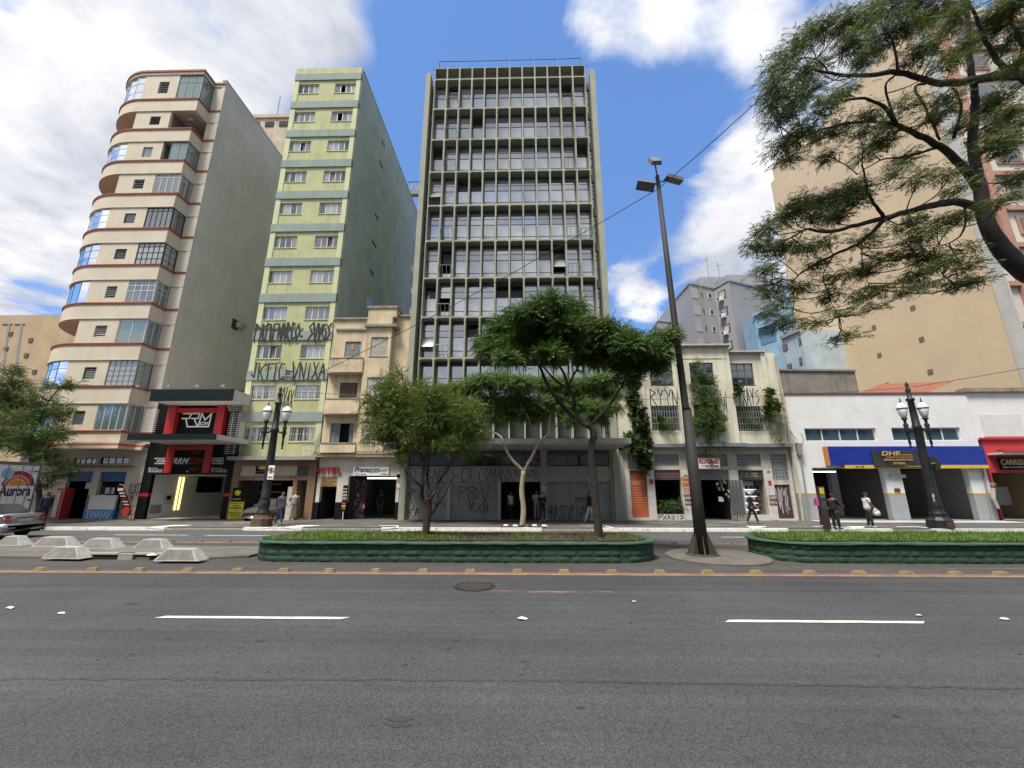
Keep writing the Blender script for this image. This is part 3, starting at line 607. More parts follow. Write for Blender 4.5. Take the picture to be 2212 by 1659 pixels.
def shutter(parent, xL, xR, zB, zT, y, m, pitch=.085, name='roller_shutter'):
    n = int((zT - zB) / pitch); b = MB(); v = []; 
    for k in range(n + 1):
        z = zB + (zT - zB) * k / n
        if k < n:
            dz = (zT - zB) / n
            for f, o in ((0, .022), (.12, .0), (.6, -.012), (.95, .012)): v.append((z + dz * f, o))
    v.append((zT, .022)); N_ = len(v)
    b.add([(xL, y + o, z) for z, o in v] + [(xR, y + o, z) for z, o in v], [(k, N_ + k, N_ + k + 1, k + 1) for k in range(N_ - 1)])
    b.box(xL, xR, y - .02, y + .03, zB - .06, zB)
    return b.build(name, m, parent)

# ================================================================== far-left building across the side street
fl = thing('apartment_building', 'pinkish beige block with duct pipes, far left behind the leafy tree', 'building', (-57, 50, 0))
pk = mat('stucco_pink_beige', (.42, .31, .20), .9, .15, .5, .3, .1)
MB().box(-82, -58.5, 50, 66, 0, 24.6).build('wall', pk, fl)
MB().box(-58.5, -49.5, 50.8, 66, 0, 21.3).build('wall', pk, fl)
MB().box(-58.6, -49.3, 50.6, 66.2, 21.3, 21.8).build('roof_edge', conc, fl)
for px in (47, 20):
    a = P(px, 702, 50.2); b = MB(); b.tube([P(px + 5, 700, 50.2), P(px - 4, 760, 50.2), P(px - 16, 880, 50.2)], .32, 8); b.box(a.x - .7, a.x + .7, 49.9, 50.6, a.z, a.z + .12); b.build('duct', al_grey, fl)
vm = mat('vent_dark', (.10, .085, .07), .9)
for (tx, ty) in ((125, 1235), (88, 1365), (298, 1290), (260, 1420), (180, 1540), (330, 1560)):
    a, c, d, e = trect(0, 1, tx - 17, ty - 16, tx + 17, ty + 16, 50.4); MB().box(a, c, 49.9 if a < -58.5 else 50.74, 50.85, d, e).build('vent', vm, fl)

# ================================================================== cream curved apartment building
cb = thing('apartment_building', 'cream apartment block with rounded corner balconies and terracotta bands', 'building', (-29, 30, 0))
cream = mat('stucco_cream', (.54, .485, .385), .9, .10, .8, .16, .12); cream_s = mat('stucco_cream_side', (.53, .49, .42), .9, .12, .5, .22, .15, dirt=(.44, .40, .345), dirtamt=.35)
terra = mat('terracotta_band', (.33, .11, .055), .8, .2, 3, .1); stone = mat('grey_stone_base', (.2, .19, .18), .8, .3, 4, .3, .2)
XR, XB, YB = -24.55, -25.5, 25.65; CC = (-30.2, 29.6); CR = 3.95
def outl(d, back=44.0, r0=None):
    pts = [(XR, 26.8 - d), (XB + d, 26.8 - d), (XB + d, YB - d), (CC[0], YB - d)]
    for k in range(1, 17): a = -math.pi / 2 - math.pi / 2 * k / 16; pts.append((CC[0] + (CR + d) * math.cos(a), CC[1] + (CR + d) * math.sin(a)))
    return pts + [(CC[0] - CR - d, back), (XR, back)]
BZ = [5.5, 8.45, 11.4, 14.37, 17.3, 20.24, 23.18, 26.12, 29.05, 31.95]; TOP = 34.82
for k, s in enumerate(BZ):
    MB().prism(outl(0), s - (1.0 if k else .75), s).build('parapet', cream, cb)
    MB().prism(outl(.05), s + .0, s + .09).build('trim', terra, cb); MB().prism(outl(.075), s + .09, s + .15).build('trim', terra, cb)
    if k: MB().prism(outl(.035), s - 1.06, s - .985).build('moulding', cream, cb)
MB().prism(outl(.03), TOP - .28, TOP - .05).build('roof_parapet', cream, cb); MB().prism(outl(.10), TOP - .05, TOP + .12).build('trim', terra, cb)
MB().prism(outl(.5), 4.45, 4.62).build('canopy', cream, cb); MB().prism(outl(.42), 4.62, 4.78).build('trim', terra, cb); MB().prism(outl(.3), 4.78, 4.9).build('moulding', cream, cb)
MB().box(XR - .3, XR + .02, 26.785, 44, 0, TOP + .35).build('side_wall', cream_s, cb)
MB().box(XR - .34, XR + .05, 26.75, 44, TOP + .35, TOP + .45).build('coping', cream_s, cb)
MB().prism([(XR - .3, 28.9), (-30, 28.9), (-32.2, 30.4), (-32.6, 43.9), (XR - .3, 43.9)], .2, TOP - .1).build('core', grey_room, cb)
WX0, WX1 = -30.25, -27.45
# per floor: (curved corner kind, bay kind), from the bottom
FL = [('glass', 'tall4'), ('glass', 'grid'), ('open', 'sheet'), ('glass', 'white'), ('glass', 'gridb'), ('glass', 'dark'), ('open', 'greyw'), ('glass', 'half'), ('open', 'open'), ('glass', 'plain')]
for k, s in enumerate(BZ):
    z0 = s + .15; z1 = (BZ[k + 1] - 1.06) if k < 9 else TOP - .28
    h = z1 - z0; wz0, wz1 = z0 + .25 * h, z0 + .73 * h; wx0, wx1 = -29.02, -28.2
    if k in (3, 7, 0): wx0, wz0 = -28.95, z0 + .2 * h
    MB().holes(WX0, WX1, s, z1 + .01, YB + .03, YB + .25, [(wx0, wx1, wz0, wz1)]).build('wall', cream, cb)
    MB().box(XB, XR - .28, 26.83, 27.05, s, z1 + .01).build('wall', cream, cb)
    MB().box(WX0 - .05, WX0 + .15, YB + .26, 28.88, s, z1).build('partition', cream, cb); MB().box(WX1 - .15, WX1 - .002, YB + .26, 28.88, s, z1).build('partition', grey_room, cb)
    # small louvred window
    b = MB(); f = .05; b.box(wx0, wx1, YB + .08, YB + .14, wz0, wz0 + f); b.box(wx0, wx1, YB + .08, YB + .14, wz1 - f, wz1); b.box(wx0, wx0 + f, YB + .08, YB + .14, wz0 + f, wz1 - f); b.box(wx1 - f, wx1, YB + .08, YB + .14, wz0 + f, wz1 - f)
    w = b.build('window', al_dark if k in (4, 5, 8, 1) else al_grey, cb)
    if k in (0, 7, 5):
        for i in range(2): pane(w, wx0 + f + i * (wx1 - wx0 - 2 * f) / 2, wx0 + f + (i + 1) * (wx1 - wx0 - 2 * f) / 2, wz0 + f, wz1 - f, YB + .11 + i * .004, g_dark if k == 5 else g_grey)
        if k != 5: curtain(w, wx0 + .03, wx1 - .25 if k == 0 else wx1 - .03, wz0 + .05, wz1 - .05, YB + .3, curt[0], k)
    else:
        for i in range(5):
            z = wz0 + f + (wz1 - wz0 - 2 * f) * (i + .05) / 5; y_ = YB + .09; dz = (wz1 - wz0 - 2 * f) / 5 * .72
            MB().add([(wx0 + f, y_, z), (wx1 - f, y_, z), (wx1 - f, y_ + .07, z + dz), (wx0 + f, y_ + .07, z + dz)], [(0, 1, 2, 3)]).build('louvre', curt[1] if (k == 2 and i < 2) else g_dust, w)
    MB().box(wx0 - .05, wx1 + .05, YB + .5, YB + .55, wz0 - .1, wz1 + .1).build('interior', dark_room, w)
    # curved corner
    kind, bay = FL[k]
    if kind == 'glass':
        fm = al_white if k in (5, 7, 9) else al_grey; n = 7; rr = CR - .08
        pts = [(CC[0] + rr * math.cos(-math.pi / 2 - R(84) * i / n), CC[1] + rr * math.sin(-math.pi / 2 - R(84) * i / n)) for i in range(n + 1)]
        b = MB(); 
        for i, (x, y) in enumerate(pts): b.bar((x, y, z0), (x, y, z1), .03)
        for zz_ in ((z0 + .03, z1 - .03) if k in (3,) else (z0 + .03, z0 + h * .35, z0 + h * .7, z1 - .03)):
            for a, c in zip(pts, pts[1:]): b.bar((*a, zz_), (*c, zz_), .022)
        w = b.build('corner_window', fm, cb)
        for a, c in zip(pts, pts[1:]): MB().add([(a[0], a[1], z0), (c[0], c[1], z0), (c[0], c[1], z1), (a[0], a[1], z1)], [(0, 1, 2, 3)]).build('pane', g_clear, w)
    # bay window: front from WX1 to XB, return along y
    fm = {'tall4': al_white, 'grid': al_grey, 'sheet': al_white, 'white': al_white, 'gridb': al_dark, 'dark': al_dark, 'greyw': al_white, 'half': al_grey, 'open': al_grey, 'plain': al_grey}[bay]
    gm_ = {'tall4': g_teal, 'grid': g_dust, 'sheet': g_teal, 'white': g_grey, 'gridb': g_dust, 'dark': g_grey, 'greyw': g_grey, 'half': g_teal, 'open': g_grey, 'plain': g_teal}[bay]
    cols, rows = {'tall4': (4, (1,)), 'grid': (5, (1, 1, 1, 1, 1)), 'sheet': (2, (1,)), 'white': (4, (2.2, 1, 1)), 'gridb': (5, (1, 1, 1, .6)), 'dark': (5, (3, .6)), 'greyw': (4, (3, .7)), 'half': (3, (1,)), 'open': (3, (1,)), 'plain': (3, (2, .8))}[bay]
    fx1 = XB - .03
    if bay != 'open':
        skip = [(0, 0), (0, 1)] if bay == 'half' else ()
        w = window(cb, WX1, fx1, z0, z1, YB + .07, cols, rows, fm, gm_, .04 if len(rows) > 1 else .035, 'bay_window', seed=k, skip=skip)
        tot = sum(rows); b = MB(); fw = .035; ya, yb = YB + .14, 26.8; x_ = XB - .06
        b.box(x_ - .03, x_ + .03, ya, yb, z0, z0 + fw); b.box(x_ - .03, x_ + .03, ya, yb, z1 - fw, z1)
        for i in range(3): y_ = ya + .02 + (yb - ya - .06) * i / 2; b.box(x_ - .032, x_ + .032, y_, y_ + fw, z0 + fw, z1 - fw)
        z_ = z0
        for r_ in rows[:-1]: z_ += (z1 - z0) * r_ / tot; b.box(x_ - .02, x_ + .02, ya + .05, yb - .05, z_ - fw / 2, z_ + fw / 2)
        ret = b.build('return_frame', fm, w)
        for i in range(2): MB().box(x_ - .006, x_ + .006, ya + (yb - ya) * i / 2 + .03, ya + (yb - ya) * (i + 1) / 2 - .02, z0 + fw, z1 - fw).build('pane', gm_, ret)
        if bay in ('white', 'tall4', 'plain', 'greyw'): curtain(w, WX1 + .5, WX1 + 1.3, z0 + .05, z1 - .05, YB + .3, curt[0] if bay != 'tall4' else curt[2], k)
    else:
        rl = MB()
        for i in range(6): rl.bar((XB - .05, YB + .15 + i * .2, z0), (XB - .05, YB + .15 + i * .2, z0 + .45), .014)
        rl.bar((XB - .05, YB + .1, z0 + .45), (XB - .05, 26.75, z0 + .45), .018); rl.build('balcony_rail', al_dark, cb)
        MB().lathe([(.0, 0), (.16, .02), (.2, .25), (.03, .3)], (-26.1, 26.1, z1 - .62), 10).build('hanging_basket', mat('blue_basket', (.05, .25, .35), .7), cb)
# side openings and air conditioner
a = onx = None
def on_side(px, py, X): d = rayd(px, py); t = X / d.x; return d.y * t, CAM_H + d.z * t
y0, z0 = on_side(*T(0, 1, 1980, 1180), XR); y1, z1 = on_side(*T(0, 1, 2018, 1095), XR)
MB().box(XR - .01, XR + .012, y0, y0 + 1.1, z0, z0 + 1.15).build('side_window', al_white, cb); MB().box(XR + .013, XR + .02, y0 + .15, y0 + .95, z0 + .12, z0 + 1.05).build('pane', g_dark, cb)
y0, z0 = on_side(*T(0, 1, 2035, 1165), XR)
acb = MB().box(XR, XR + .45, y0, y0 + .8, z0, z0 + .45)
ac = acb.build('air_conditioner', mat('ac_beige', (.5, .47, .4), .6), cb)
for i in range(4): MB().box(XR + .45, XR + .46, y0 + .04, y0 + .76, z0 + .05 + i * .1, z0 + .08 + i * .1).build('louvre', al_dark, ac)
# ground floor shops
g1 = trect(0, 2, 560, 755, 770, 1130, 26.8); g2 = trect(0, 2, 825, 758, 1055, 1138, 26.8)
gz = 4.45; tr1 = trect(0, 2, 630, 640, 825, 690, 26.8); tr2 = trect(0, 2, 862, 632, 1110, 690, 26.8)
d1 = (g1[0] - .1, g1[1] - .05, .16, g1[3]); d2 = (g2[0], g2[1], .16, g2[3])
MB().holes(-33.0, -24.57, 1.62, gz, 26.8, 27.05, [d1, d2, tr1, tr2]).build('shop_wall', cream, cb)
MB().holes(-33.0, -24.57, .15, 1.62, 26.795, 27.05, [d1, d2]).build('stone_base', stone, cb)
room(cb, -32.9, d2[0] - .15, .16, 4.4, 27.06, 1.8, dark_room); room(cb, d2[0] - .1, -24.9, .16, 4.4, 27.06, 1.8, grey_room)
blue = mat('blue_fascia', (.03, .09, .24), .6, .2, 3)
for d in (d1, d2): MB().box(d[0], d[1], 26.9, 26.98, d[3] - .62, d[3]).build('fascia', blue, cb)
for tr_ in (tr1, tr2): window(cb, tr_[0], tr_[1], tr_[2], tr_[3], 26.9, 4, (1,), al_dark, g_dark, .035)
bz = P(*T(0, 2, 900, 712), 26.6).z
MB().box(P(*T(0, 2, 640, 712), 26.6).x, P(*T(0, 2, 1150, 712), 26.6).x, 26.55, 26.65, bz - .04, bz + .06).build('awning_roll', mat('awning_brown', (.2, .1, .08), .7), cb)
ct = thing('shop_counter', 'white tiled shop counter with blue sprayed base under the serving window', 'counter', ((d2[0] + d2[1]) / 2, 26.6, .15))
MB().box(d2[0] - .1, d2[1] - .15, 26.6, 26.75, .75, 1.62).build('front', mat('white_tile', (.6, .6, .58), .5, .1, 8), ct); MB().box(d2[0] - .15, d2[1] - .1, 26.57, 26.78, .15, .75).build('base', mat('blue_paint', (.04, .2, .46), .7, .2, 3), ct)
graffiti('TVNASAV', d2[0] - .05, d2[1] - .25, .25, .65, 26.568, mat('spray_white', (.6, .62, .65), .8), ct, .03, 5)
lp = mat('poster_paper', (.55, .54, .5), .8, .2, 8); 
for k, (tx, ty, w_) in enumerate(((855, 955, .32), (905, 895, .4), (945, 895, .3), (740, 985, .2), (735, 850, .4))):
    a = P(*T(0, 2, tx, ty), 26.9); MB().box(a.x, a.x + w_, 26.98, 27.0, a.z - .4, a.z).build('notice', lp, cb)
graffiti('ILXTX', *trect(0, 2, 1110, 860, 1230, 950, 26.79), 26.79, mat('spray_black', (.015, .015, .016), .8), cb, .05, 8)
graffiti('KSJUEX', *trect(0, 2, 1030, 1050, 1190, 1130, 26.79), 26.79, MATS['spray_black'], cb, .03, 9)
ic = thing('drinks_cooler', 'red and white upright drinks cooler in the shop doorway', 'cooler', (d1[0] + .3, 26.9, .15))
a, c, z0, z1 = trect(0, 2, 535, 900, 605, 1122, 26.85)
MB().box(a, c, 26.4, 27.0, .15, z1).build('cabinet', mat('cooler_red', (.42, .04, .04), .4, .1), ic); MB().box(a + .05, a + (c - a) * .62, 26.37, 26.398, .3, z1 - .15).build('door', mat('cooler_panel', (.6, .5, .4), .5, .3, 9), ic)
# rear volume with water tank and antennas
rv = thing('apartment_building', 'weathered cream rear block with roof tank and antennas behind the cream building', 'building', (-22, 50, 0))
a = P(540, 243, 46); c = P(628, 255, 46); wm = mat('stucco_weathered', (.45, .385, .30), .9, .2, .6, .5, .1)
MB().box(a.x - 2, c.x + 2, 46, 60, 0, c.z).build('wall', wm, rv); MB().box(a.x - 2.2, c.x + 2.2, 45.8, 60.2, c.z, c.z + .5).build('coping', wm, rv)
for k in range(3): MB().box(a.x + .5 + k * 2.0, a.x + 1.7 + k * 2.0, 45.9, 46.01, c.z - 1.4, c.z - .6).build('opening', dark_room, rv)
b = MB().box(a.x - .5, a.x + 2.2, 45.2, 46, c.z - 3.2, c.z - 1.6).build('tank_box', wm, rv)
b = MB(); x_ = P(600, 240, 48).x; b.bar((x_, 48, c.z), (x_, 48, c.z + 6.2), .06)
for k in range(4): b.bar((x_ - 2.6 + k * .2, 48, c.z), (x_ - 2.6 + k * .2, 48, c.z + 2.2 - k * .3), .04); b.bar((x_ + 2 + k * .3, 48.3, c.z + 1 + k * .4), (x_ + 3.4 + k * .3, 48, c.z + 1.8 + k * .4), .04)
b.build('antenna', al_grey, rv)
# ================================================================== black and red car audio shop
rs = thing('shop_building', 'black and red car audio shop front with two stepped canopies', 'shop', (-21.6, 27, 0))
blk = mat('black_panel', (.008, .008, .009), .6, .2, 2, spec=.15); redm = mat('red_panel', (.42, .02, .018), .45, .12, 2); grn_blk = mat('dark_green_panel', (.006, .013, .014), .5, .3, 1.2, spec=.2)
soff = mat('soffit_white', (.55, .54, .51), .8, .1); wht = mat('white_wall', (.66, .66, .64), .85, .06, 1.5)
X0, X1 = -24.5, -18.72
zu = q(*T(0, 2, 1700, 190), 26.8)[1]; zl = q(*T(0, 2, 1650, 524), 26.8)[1]
yu = G(*T(0, 2, 1650, 143), zu).y; yl = G(*T(0, 2, 1500, 478), zl).y
zu2 = q(*T(0, 2, 1650, 45), yu)[1]; zl2 = q(*T(0, 2, 1500, 430), yl)[1]
ua, ub = q(*T(0, 2, 1298, 95), yu)[0], q(*T(0, 2, 2015, 95), yu)[0]; la, lb = q(*T(0, 2, 1100, 455), yl)[0], q(*T(0, 2, 1865, 455), yl)[0]
for (xa, xb, yy, za, zb, dpt) in ((ua, ub, yu, zu, zu2, 26.8), (la, lb, yl, zl, zl2, 26.8)):
    MB().box(xa + .004, xb, yy + .06, dpt - .01, za, zb - .03).build('canopy', soff, rs)
    n = 6
    for k in range(n): MB().box(xa + (xb - xa) * k / n + .004, xa + (xb - xa) * (k + 1) / n - .004, yy, yy + .055, za - .02, zb).build('fascia_panel', grn_blk, rs)
MB().holes(X0, X1, 3.6, zu2 + .3, 26.8, 27.2, []).build('upper_wall', blk, rs)
MB().box(X0, X1, 27.2, 41, 3.6, zu2 - .2).build('mass', conc, rs)
fz0 = q(*T(0, 2, 1600, 768), 26.8)[1]
MB().box(X0, X1 + .25, 26.74, 26.8, fz0 - .1, zl).build('sign_board', blk, rs)
# upper red portal
for a, c in ((1420, 1525), (1845, 1945)):
    r = trect(0, 2, a + 20, 185, c - 12, 428, 26.5); MB().box(r[0], r[1], 26.45, 26.78, zl2 + .1, r[3] + .1).build('red_post', redm, rs)
r = trect(0, 2, 1500, 208, 1870, 245, 26.5); MB().box(r[0], r[1], 26.5, 26.76, r[2], r[3]).build('red_beam', redm, rs)
# RRM logo: bent strokes
r = trect(0, 2, 1570, 252, 1822, 372, 26.7); W_, H_ = r[1] - r[0], r[3] - r[2]; lw = mat('sign_white', (.78, .78, .76), .5, .04); 
def lg(pts, nm='logo_stroke', w=.085): MB().ribbon([(r[0] + W_ * u, r[2] + H_ * v) for u, v in pts], w, 26.72, .03).build(nm, lw, rs)
lg([(.02, .97), (.30, .97), (.24, .62), (.0, .62)]); lg([(.13, .62), (.24, .03), (.92, .03)]); lg([(.33, .97), (.58, .97), (.55, .62), (.33, .62)]); lg([(.42, .62), (.55, .12)]); lg([(.60, .1), (.66, .97), (.80, .5), (.99, .97), (.96, .03)])
text('SOM', r[0] + W_ * .64, r[0] + W_ * .92, r[2] + H_ * .12, r[2] + H_ * .38, 26.7, lw, rs, bold=.02)
# lower sign: red portal and lettering
for a, c in ((1415, 1500), (1745, 1830)):
    r = trect(0, 2, a + 14, 525, c - 10, 768, 26.6); MB().box(r[0], r[1], 26.62, 26.735, r[2], r[3]).build('red_post', redm, rs)
r = trect(0, 2, 1450, 528, 1800, 570, 26.6); MB().box(r[0], r[1], 26.64, 26.73, r[2], r[3]).build('red_beam', redm, rs)
text('RRM', *trect(0, 2, 1492, 638, 1630, 692, 26.72), 26.735, lw, rs, shear=.25, bold=.02); text('SOM', *trect(0, 2, 1632, 638, 1750, 692, 26.72), 26.735, mat('sign_dark_red', (.3, .012, .012), .5), rs, bold=.01)
rr_ = trect(0, 2, 1650, 608, 1735, 640, 26.72); b = MB()
for k in range(3):
    for (cz, sg) in ((r[2] - 1.12, -1), (r[2] - .25, 1)):
        cx = (rr_[0] + rr_[1]) / 2; b.ribbon([(cx + (.12 + .1 * k) * math.cos(a), cz + sg * (.06 + .06 * k) * abs(math.sin(a))) for a in [math.pi * i / 8 for i in range(9)]], .03, 26.735)
b.build('sound_waves', MATS['sign_dark_red'], rs)
for k, s in enumerate(('INSTALAÇÃO', 'DE SOM', 'E ACESSÓRIOS')): text(s, *trect(0, 2, 1335 + (20 if k == 1 else 0), 636 + 20 * k, 1425, 652 + 20 * k, 26.72), 26.735, lw, rs, shear=.2, bold=.01)
for k, s in enumerate(('ESPECIALIZADA', 'EM CENTRAL', 'MULTIMÍDIA')): text(s, *trect(0, 2, 1828, 636 + 20 * k, 1932, 652 + 20 * k, 26.72), 26.735, lw, rs, shear=.2, bold=.01)
for xa, xb in ((1282, 1400), (1822, 1960)):
    for k, s in enumerate(('@rrmsom', 'RRM Som Multimidia', 'www.rrmmultimidia.com.br')): text(s, *trect(0, 2, xa, 722 + 15 * k, xb - (40 if k == 0 else 0), 732 + 15 * k, 26.72), 26.735, lw, rs)
text('426', *trect(0, 2, 1605, 750, 1628, 760, 26.72), 26.735, lw, rs)
# drive-in entrance: white room
ez = fz0 - .1; a0 = q(*T(0, 2, 1285, 960), 26.8)[0]; a1 = q(*T(0, 2, 1935, 960), 26.8)[0]
MB().box(X0, a0, 26.74, 27.0, .15, ez).build('pillar', blk, rs); MB().box(a1, X1 + .25, 26.74, 27.0, .15, ez).build('pillar', blk, rs)
for xa, xb in ((X0 - .005, a0 + .004), (a1 - .004, X1 + .255)): MB().box(xa, xb, 26.733, 27.0, 1.55, 1.75).build('red_band', redm, rs)
room(rs, a0, a1, .17, ez, 27.0, 9, wht, mat('shop_floor', (.4, .4, .39), .4, .1), soff)
tube = emit('strip_light', (1, .78, .25), .8)
for tx in (1538, 1570):
    y_, zt_ = on_side(*T(0, 2, tx, 930), a0 + .05); MB().box(a0 + .002, a0 + .06, y_ - .05, y_ + .05, .6, ez - .12).build('light_strip', tube, rs)
for nm_, x_a, y_a, x_b, y_b, m_ in (('television', 1715, 815, 1900, 935, blk), ('vent_panel', 1305, 1045, 1388, 1115, al_grey), ('notice', 1425, 955, 1495, 1035, lp), ('notice', 1445, 965, 1475, 1000, blk)):
    ya_, z1_ = on_side(*T(0, 2, x_a, y_a), a0 + .04); yb_, z0_ = on_side(*T(0, 2, x_b, y_b), a0 + .04); MB().box(a0 + .002, a0 + (.12 if nm_ == 'television' else .03 if m_ is not blk else .036), ya_, yb_, z0_, z1_ if nm_ != 'television' else z0_ + 1.1).build(nm_, m_, rs)
# spotlights on the upper canopy
for tx in (1235, 1500, 1745, 1965):
    p = P(*T(0, 2, tx, 30), yu + .3); b = MB(); b.bar((p.x, yu + .4, zu2 - .02), (p.x - .1, yu + .1, zu2 + .22), .02); b.box(p.x - .22, p.x + .02, yu, yu + .12, zu2 + .16, zu2 + .3); b.build('spotlight', al_grey, rs)
# feather banner and yellow sandwich board
fb = thing('feather_banner', 'curved black feather banner with white lettering outside the audio shop', 'banner', (-25.1, 25.6, .15))
p = [T(0, 2, x, y) for x, y in ((1005, 880), (1030, 862), (1060, 880), (1090, 940), (1122, 1030), (1130, 1100), (1120, 1135), (1075, 1130), (1060, 1060), (1035, 960))]
pts = [q(x, y, 25.6) for x, y in p]
MB().xz(pts[::-1], 25.58, 25.6).build('cloth', blk, fb)
MB().tube([P(*T(0, 2, x, y), 25.62) for x, y in ((1035, 865), (1065, 875), (1100, 940), (1132, 1040), (1136, 1140))] + [Vector((P(*T(0, 2, 1136, 1140), 25.62).x, 25.62, .15))], .025, 6).build('pole', mat('pole_red', (.22, .05, .05), .5), fb)
text('RRM', *trect(0, 2, 1015, 900, 1065, 925, 25.57), 25.579, lw, fb, shear=-.2, bold=.02)
for k in range(5): text(('INSULFILM', 'MULTIMÍDIA', 'ALARMES', 'SOM', 'ACESSÓRIOS')[k], *trect(0, 2, 1030 + k * 9, 938 + k * 24, 1078 + k * 9, 950 + k * 24, 25.57), 25.579, lw if k != 2 else redm, fb, shear=-.2)
c_ = P(*T(0, 2, 1087, 1098), 25.57); MB().xz([(c_.x + .22 * math.cos(a), c_.z + .28 * math.sin(a)) for a in [i * .628 for i in range(10)]], 25.572, 25.579).build('red_print', redm, fb)
yb_ = thing('sandwich_board', 'yellow promotion board with dark red headline beside the wooden shop pillar', 'sign', (-18.4, 26.4, .15))
r = trect(0, 2, 1978, 1018, 2098, 1160, 26.35); yel = mat('sign_yellow', (.62, .55, .05), .6, .08)
MB().box(r[0], r[1], 26.35, 26.39, .2, r[3]).build('panel', yel, yb_)
tb = mat('print_black', (.02, .02, .02), .7); tr_ = mat('print_red', (.4, .04, .02), .7)
w = r[1] - r[0]; h = r[3] - .2
for k, (s, u0, u1, v0, v1, m_) in enumerate((('PROMOÇÃO', .04, .96, .87, .97, tr_), ('PELÍCULA', .25, .72, .74, .83, tb), ('ANTIVANDALISMO', .06, .92, .6, .69, tb), ('E', .44, .52, .47, .55, tb), ('PELÍCULA FILM', .06, .9, .33, .42, tb), ('G5 G20 G35', .12, .85, .19, .28, tb), ('NÓS TEMOS', .2, .95, .05, .12, tr_))):
    text(s, r[0] + w * u0, r[0] + w * u1, .2 + h * v0, .2 + h * v1, 26.349, m_, yb_, bold=.015)
pbk = thing('poster', 'black poster with a yellow emblem above the yellow promotion board', 'poster', (r[0] + .5, 26.6, 1.9))
r2 = trect(0, 2, 2008, 895, 2098, 1015, 26.6); MB().box(*r2[:2], 26.6, 26.64, *r2[2:]).build('panel', blk, pbk)
cx, cz = (r2[0] + r2[1]) / 2, r2[2] + (r2[3] - r2[2]) * .62; MB().xz([(cx + .2 * math.cos(a) * (1 + .25 * math.sin(5 * a)), cz + .17 * math.sin(a)) for a in [i * .449 for i in range(14)]], 26.59, 26.599).build('emblem', yel, pbk); MB().box(cx - .25, cx + .25, 26.59, 26.599, r2[2] + .12, r2[2] + .17).build('print', yel, pbk)

# ================================================================== green apartment building
gb = thing('apartment_building', 'narrow lime green block with grey bands, eleven storeys and spray tags', 'building', (-16, 30, 0))
lime = mat('stucco_lime', (.42, .43, .235), .9, .15, .9, .38, .12, dirt=(.31, .32, .19), dirtamt=.4); lime_l = mat('stucco_lime_light', (.50, .53, .32), .9, .12, .9, .2, .1); gband = mat('band_grey_green', (.23, .29, .26), .9, .12, 1, .3, .1)
gside = mat('stucco_sage', (.33, .39, .33), .9, .14, .55, .3, .15, dirt=(.23, .28, .24), dirtamt=.55)
GX0, GX1 = -18.7, -13.18; gz_ = [35.33 - 2.867 * k for k in range(11)]
wl = (-17.75, -16.15); wr = (-15.05, -13.5)
wl = tuple(q(*T(1, 1, x, 120), YF + .1)[0] for x in (207, 405)); wr = tuple(q(*T(1, 1, x, 110), YF + .1)[0] for x in (556, 754))
holes_ = []
rnd = random.Random(2)
for k, z in enumerate(gz_):
    MB().box(GX0 - .02, GX1 + .02, YF - .1, YF - .002, z - .33, z + .33).build('band', gband, gb)
    zt = z - .33 - .32; zb = zt - 1.0
    hl, hr = (wl[0], wl[1], zb, zt), (wr[0], wr[1], zb, zt); z1 = z - .33; z0 = (gz_[k + 1] + .33) if k < 10 else 4.35
    MB().holes(GX0 + .38, GX1 - .36, z0, z1, YF, YF + .25, [hl, hr]).build('wall', lime, gb)
    MB().box(GX0, GX0 + .38, YF - .05, YF + .25, z0, z1).build('pilaster', lime_l, gb); MB().box(GX1 - .36, GX1, YF - .05, YF + .25, z0, z1).build('pilaster', lime_l, gb)
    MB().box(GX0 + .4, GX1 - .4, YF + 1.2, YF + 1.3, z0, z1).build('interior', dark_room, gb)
    MB().box(GX0 + .4, GX1 - .4, YF + .26, YF + 1.2, z1, z1 + .02).build('ceiling', grey_room, gb)
    for i, hh in enumerate((hl, hr)):
        sd_ = k * 2 + i; sk = [(rnd.choice((1, 2)), 0)] if rnd.random() < .4 else ()
        w = window(gb, *hh, YF + .1, 4, (1,), al_white, [g_grey, g_grey, g_dust, g_dark], .05, seed=sd_, skip=sk)
        cm = curt[[0, 0, 2, 0, 3, 2, 0, 0, 2, 3, 0, 1, 0, 2, 0, 3, 2, 2, 2, 2, 3, 0][sd_]]
        cu0 = rnd.choice((0, 0, .5)); curtain(w, hh[0] + (hh[1] - hh[0]) * cu0 + .03, hh[1] - .03 - (hh[1] - hh[0]) * rnd.choice((0, 0, .4)) * (cu0 == 0), zb + .04, zt - .02, YF + .3, cm, sd_)
        MB().box(hh[0] - .04, hh[1] + .04, YF - .04, YF + .12, zb - .05, zb - .001).build('sill', lime_l, w)
        if k >= 9: bars(w, hh[0], hh[1], zb + .02, zt - .02, YF - .02, 12, 2, al_white, .009)
MB().box(GX0, GX1, YF, YF + .3, gz_[0] + .33, 36.35).build('roof_parapet', lime, gb)
MB().box(GX1 - .26, GX1 - .004, YF + .26, 47.5, 0.15, 36.3).build('side_wall', gside, gb); MB().box(GX0 + .004, GX0 + .26, YF + .26, 47.5, .15, 36.3).build('side_wall', gside, gb)
MB().box(GX1 - .3, GX1 + .03, YF + .3, 47.6, 36.3, 36.42).build('coping', gside, gb); MB().box(GX0 + .3, GX1 - .3, 47.0, 47.3, 4, 36).build('rear_wall', gside, gb)
MB().box(GX0 + .27, GX1 - .27, YF + .32, 47.0, 36.0, 36.1).build('roof', conc, gb)
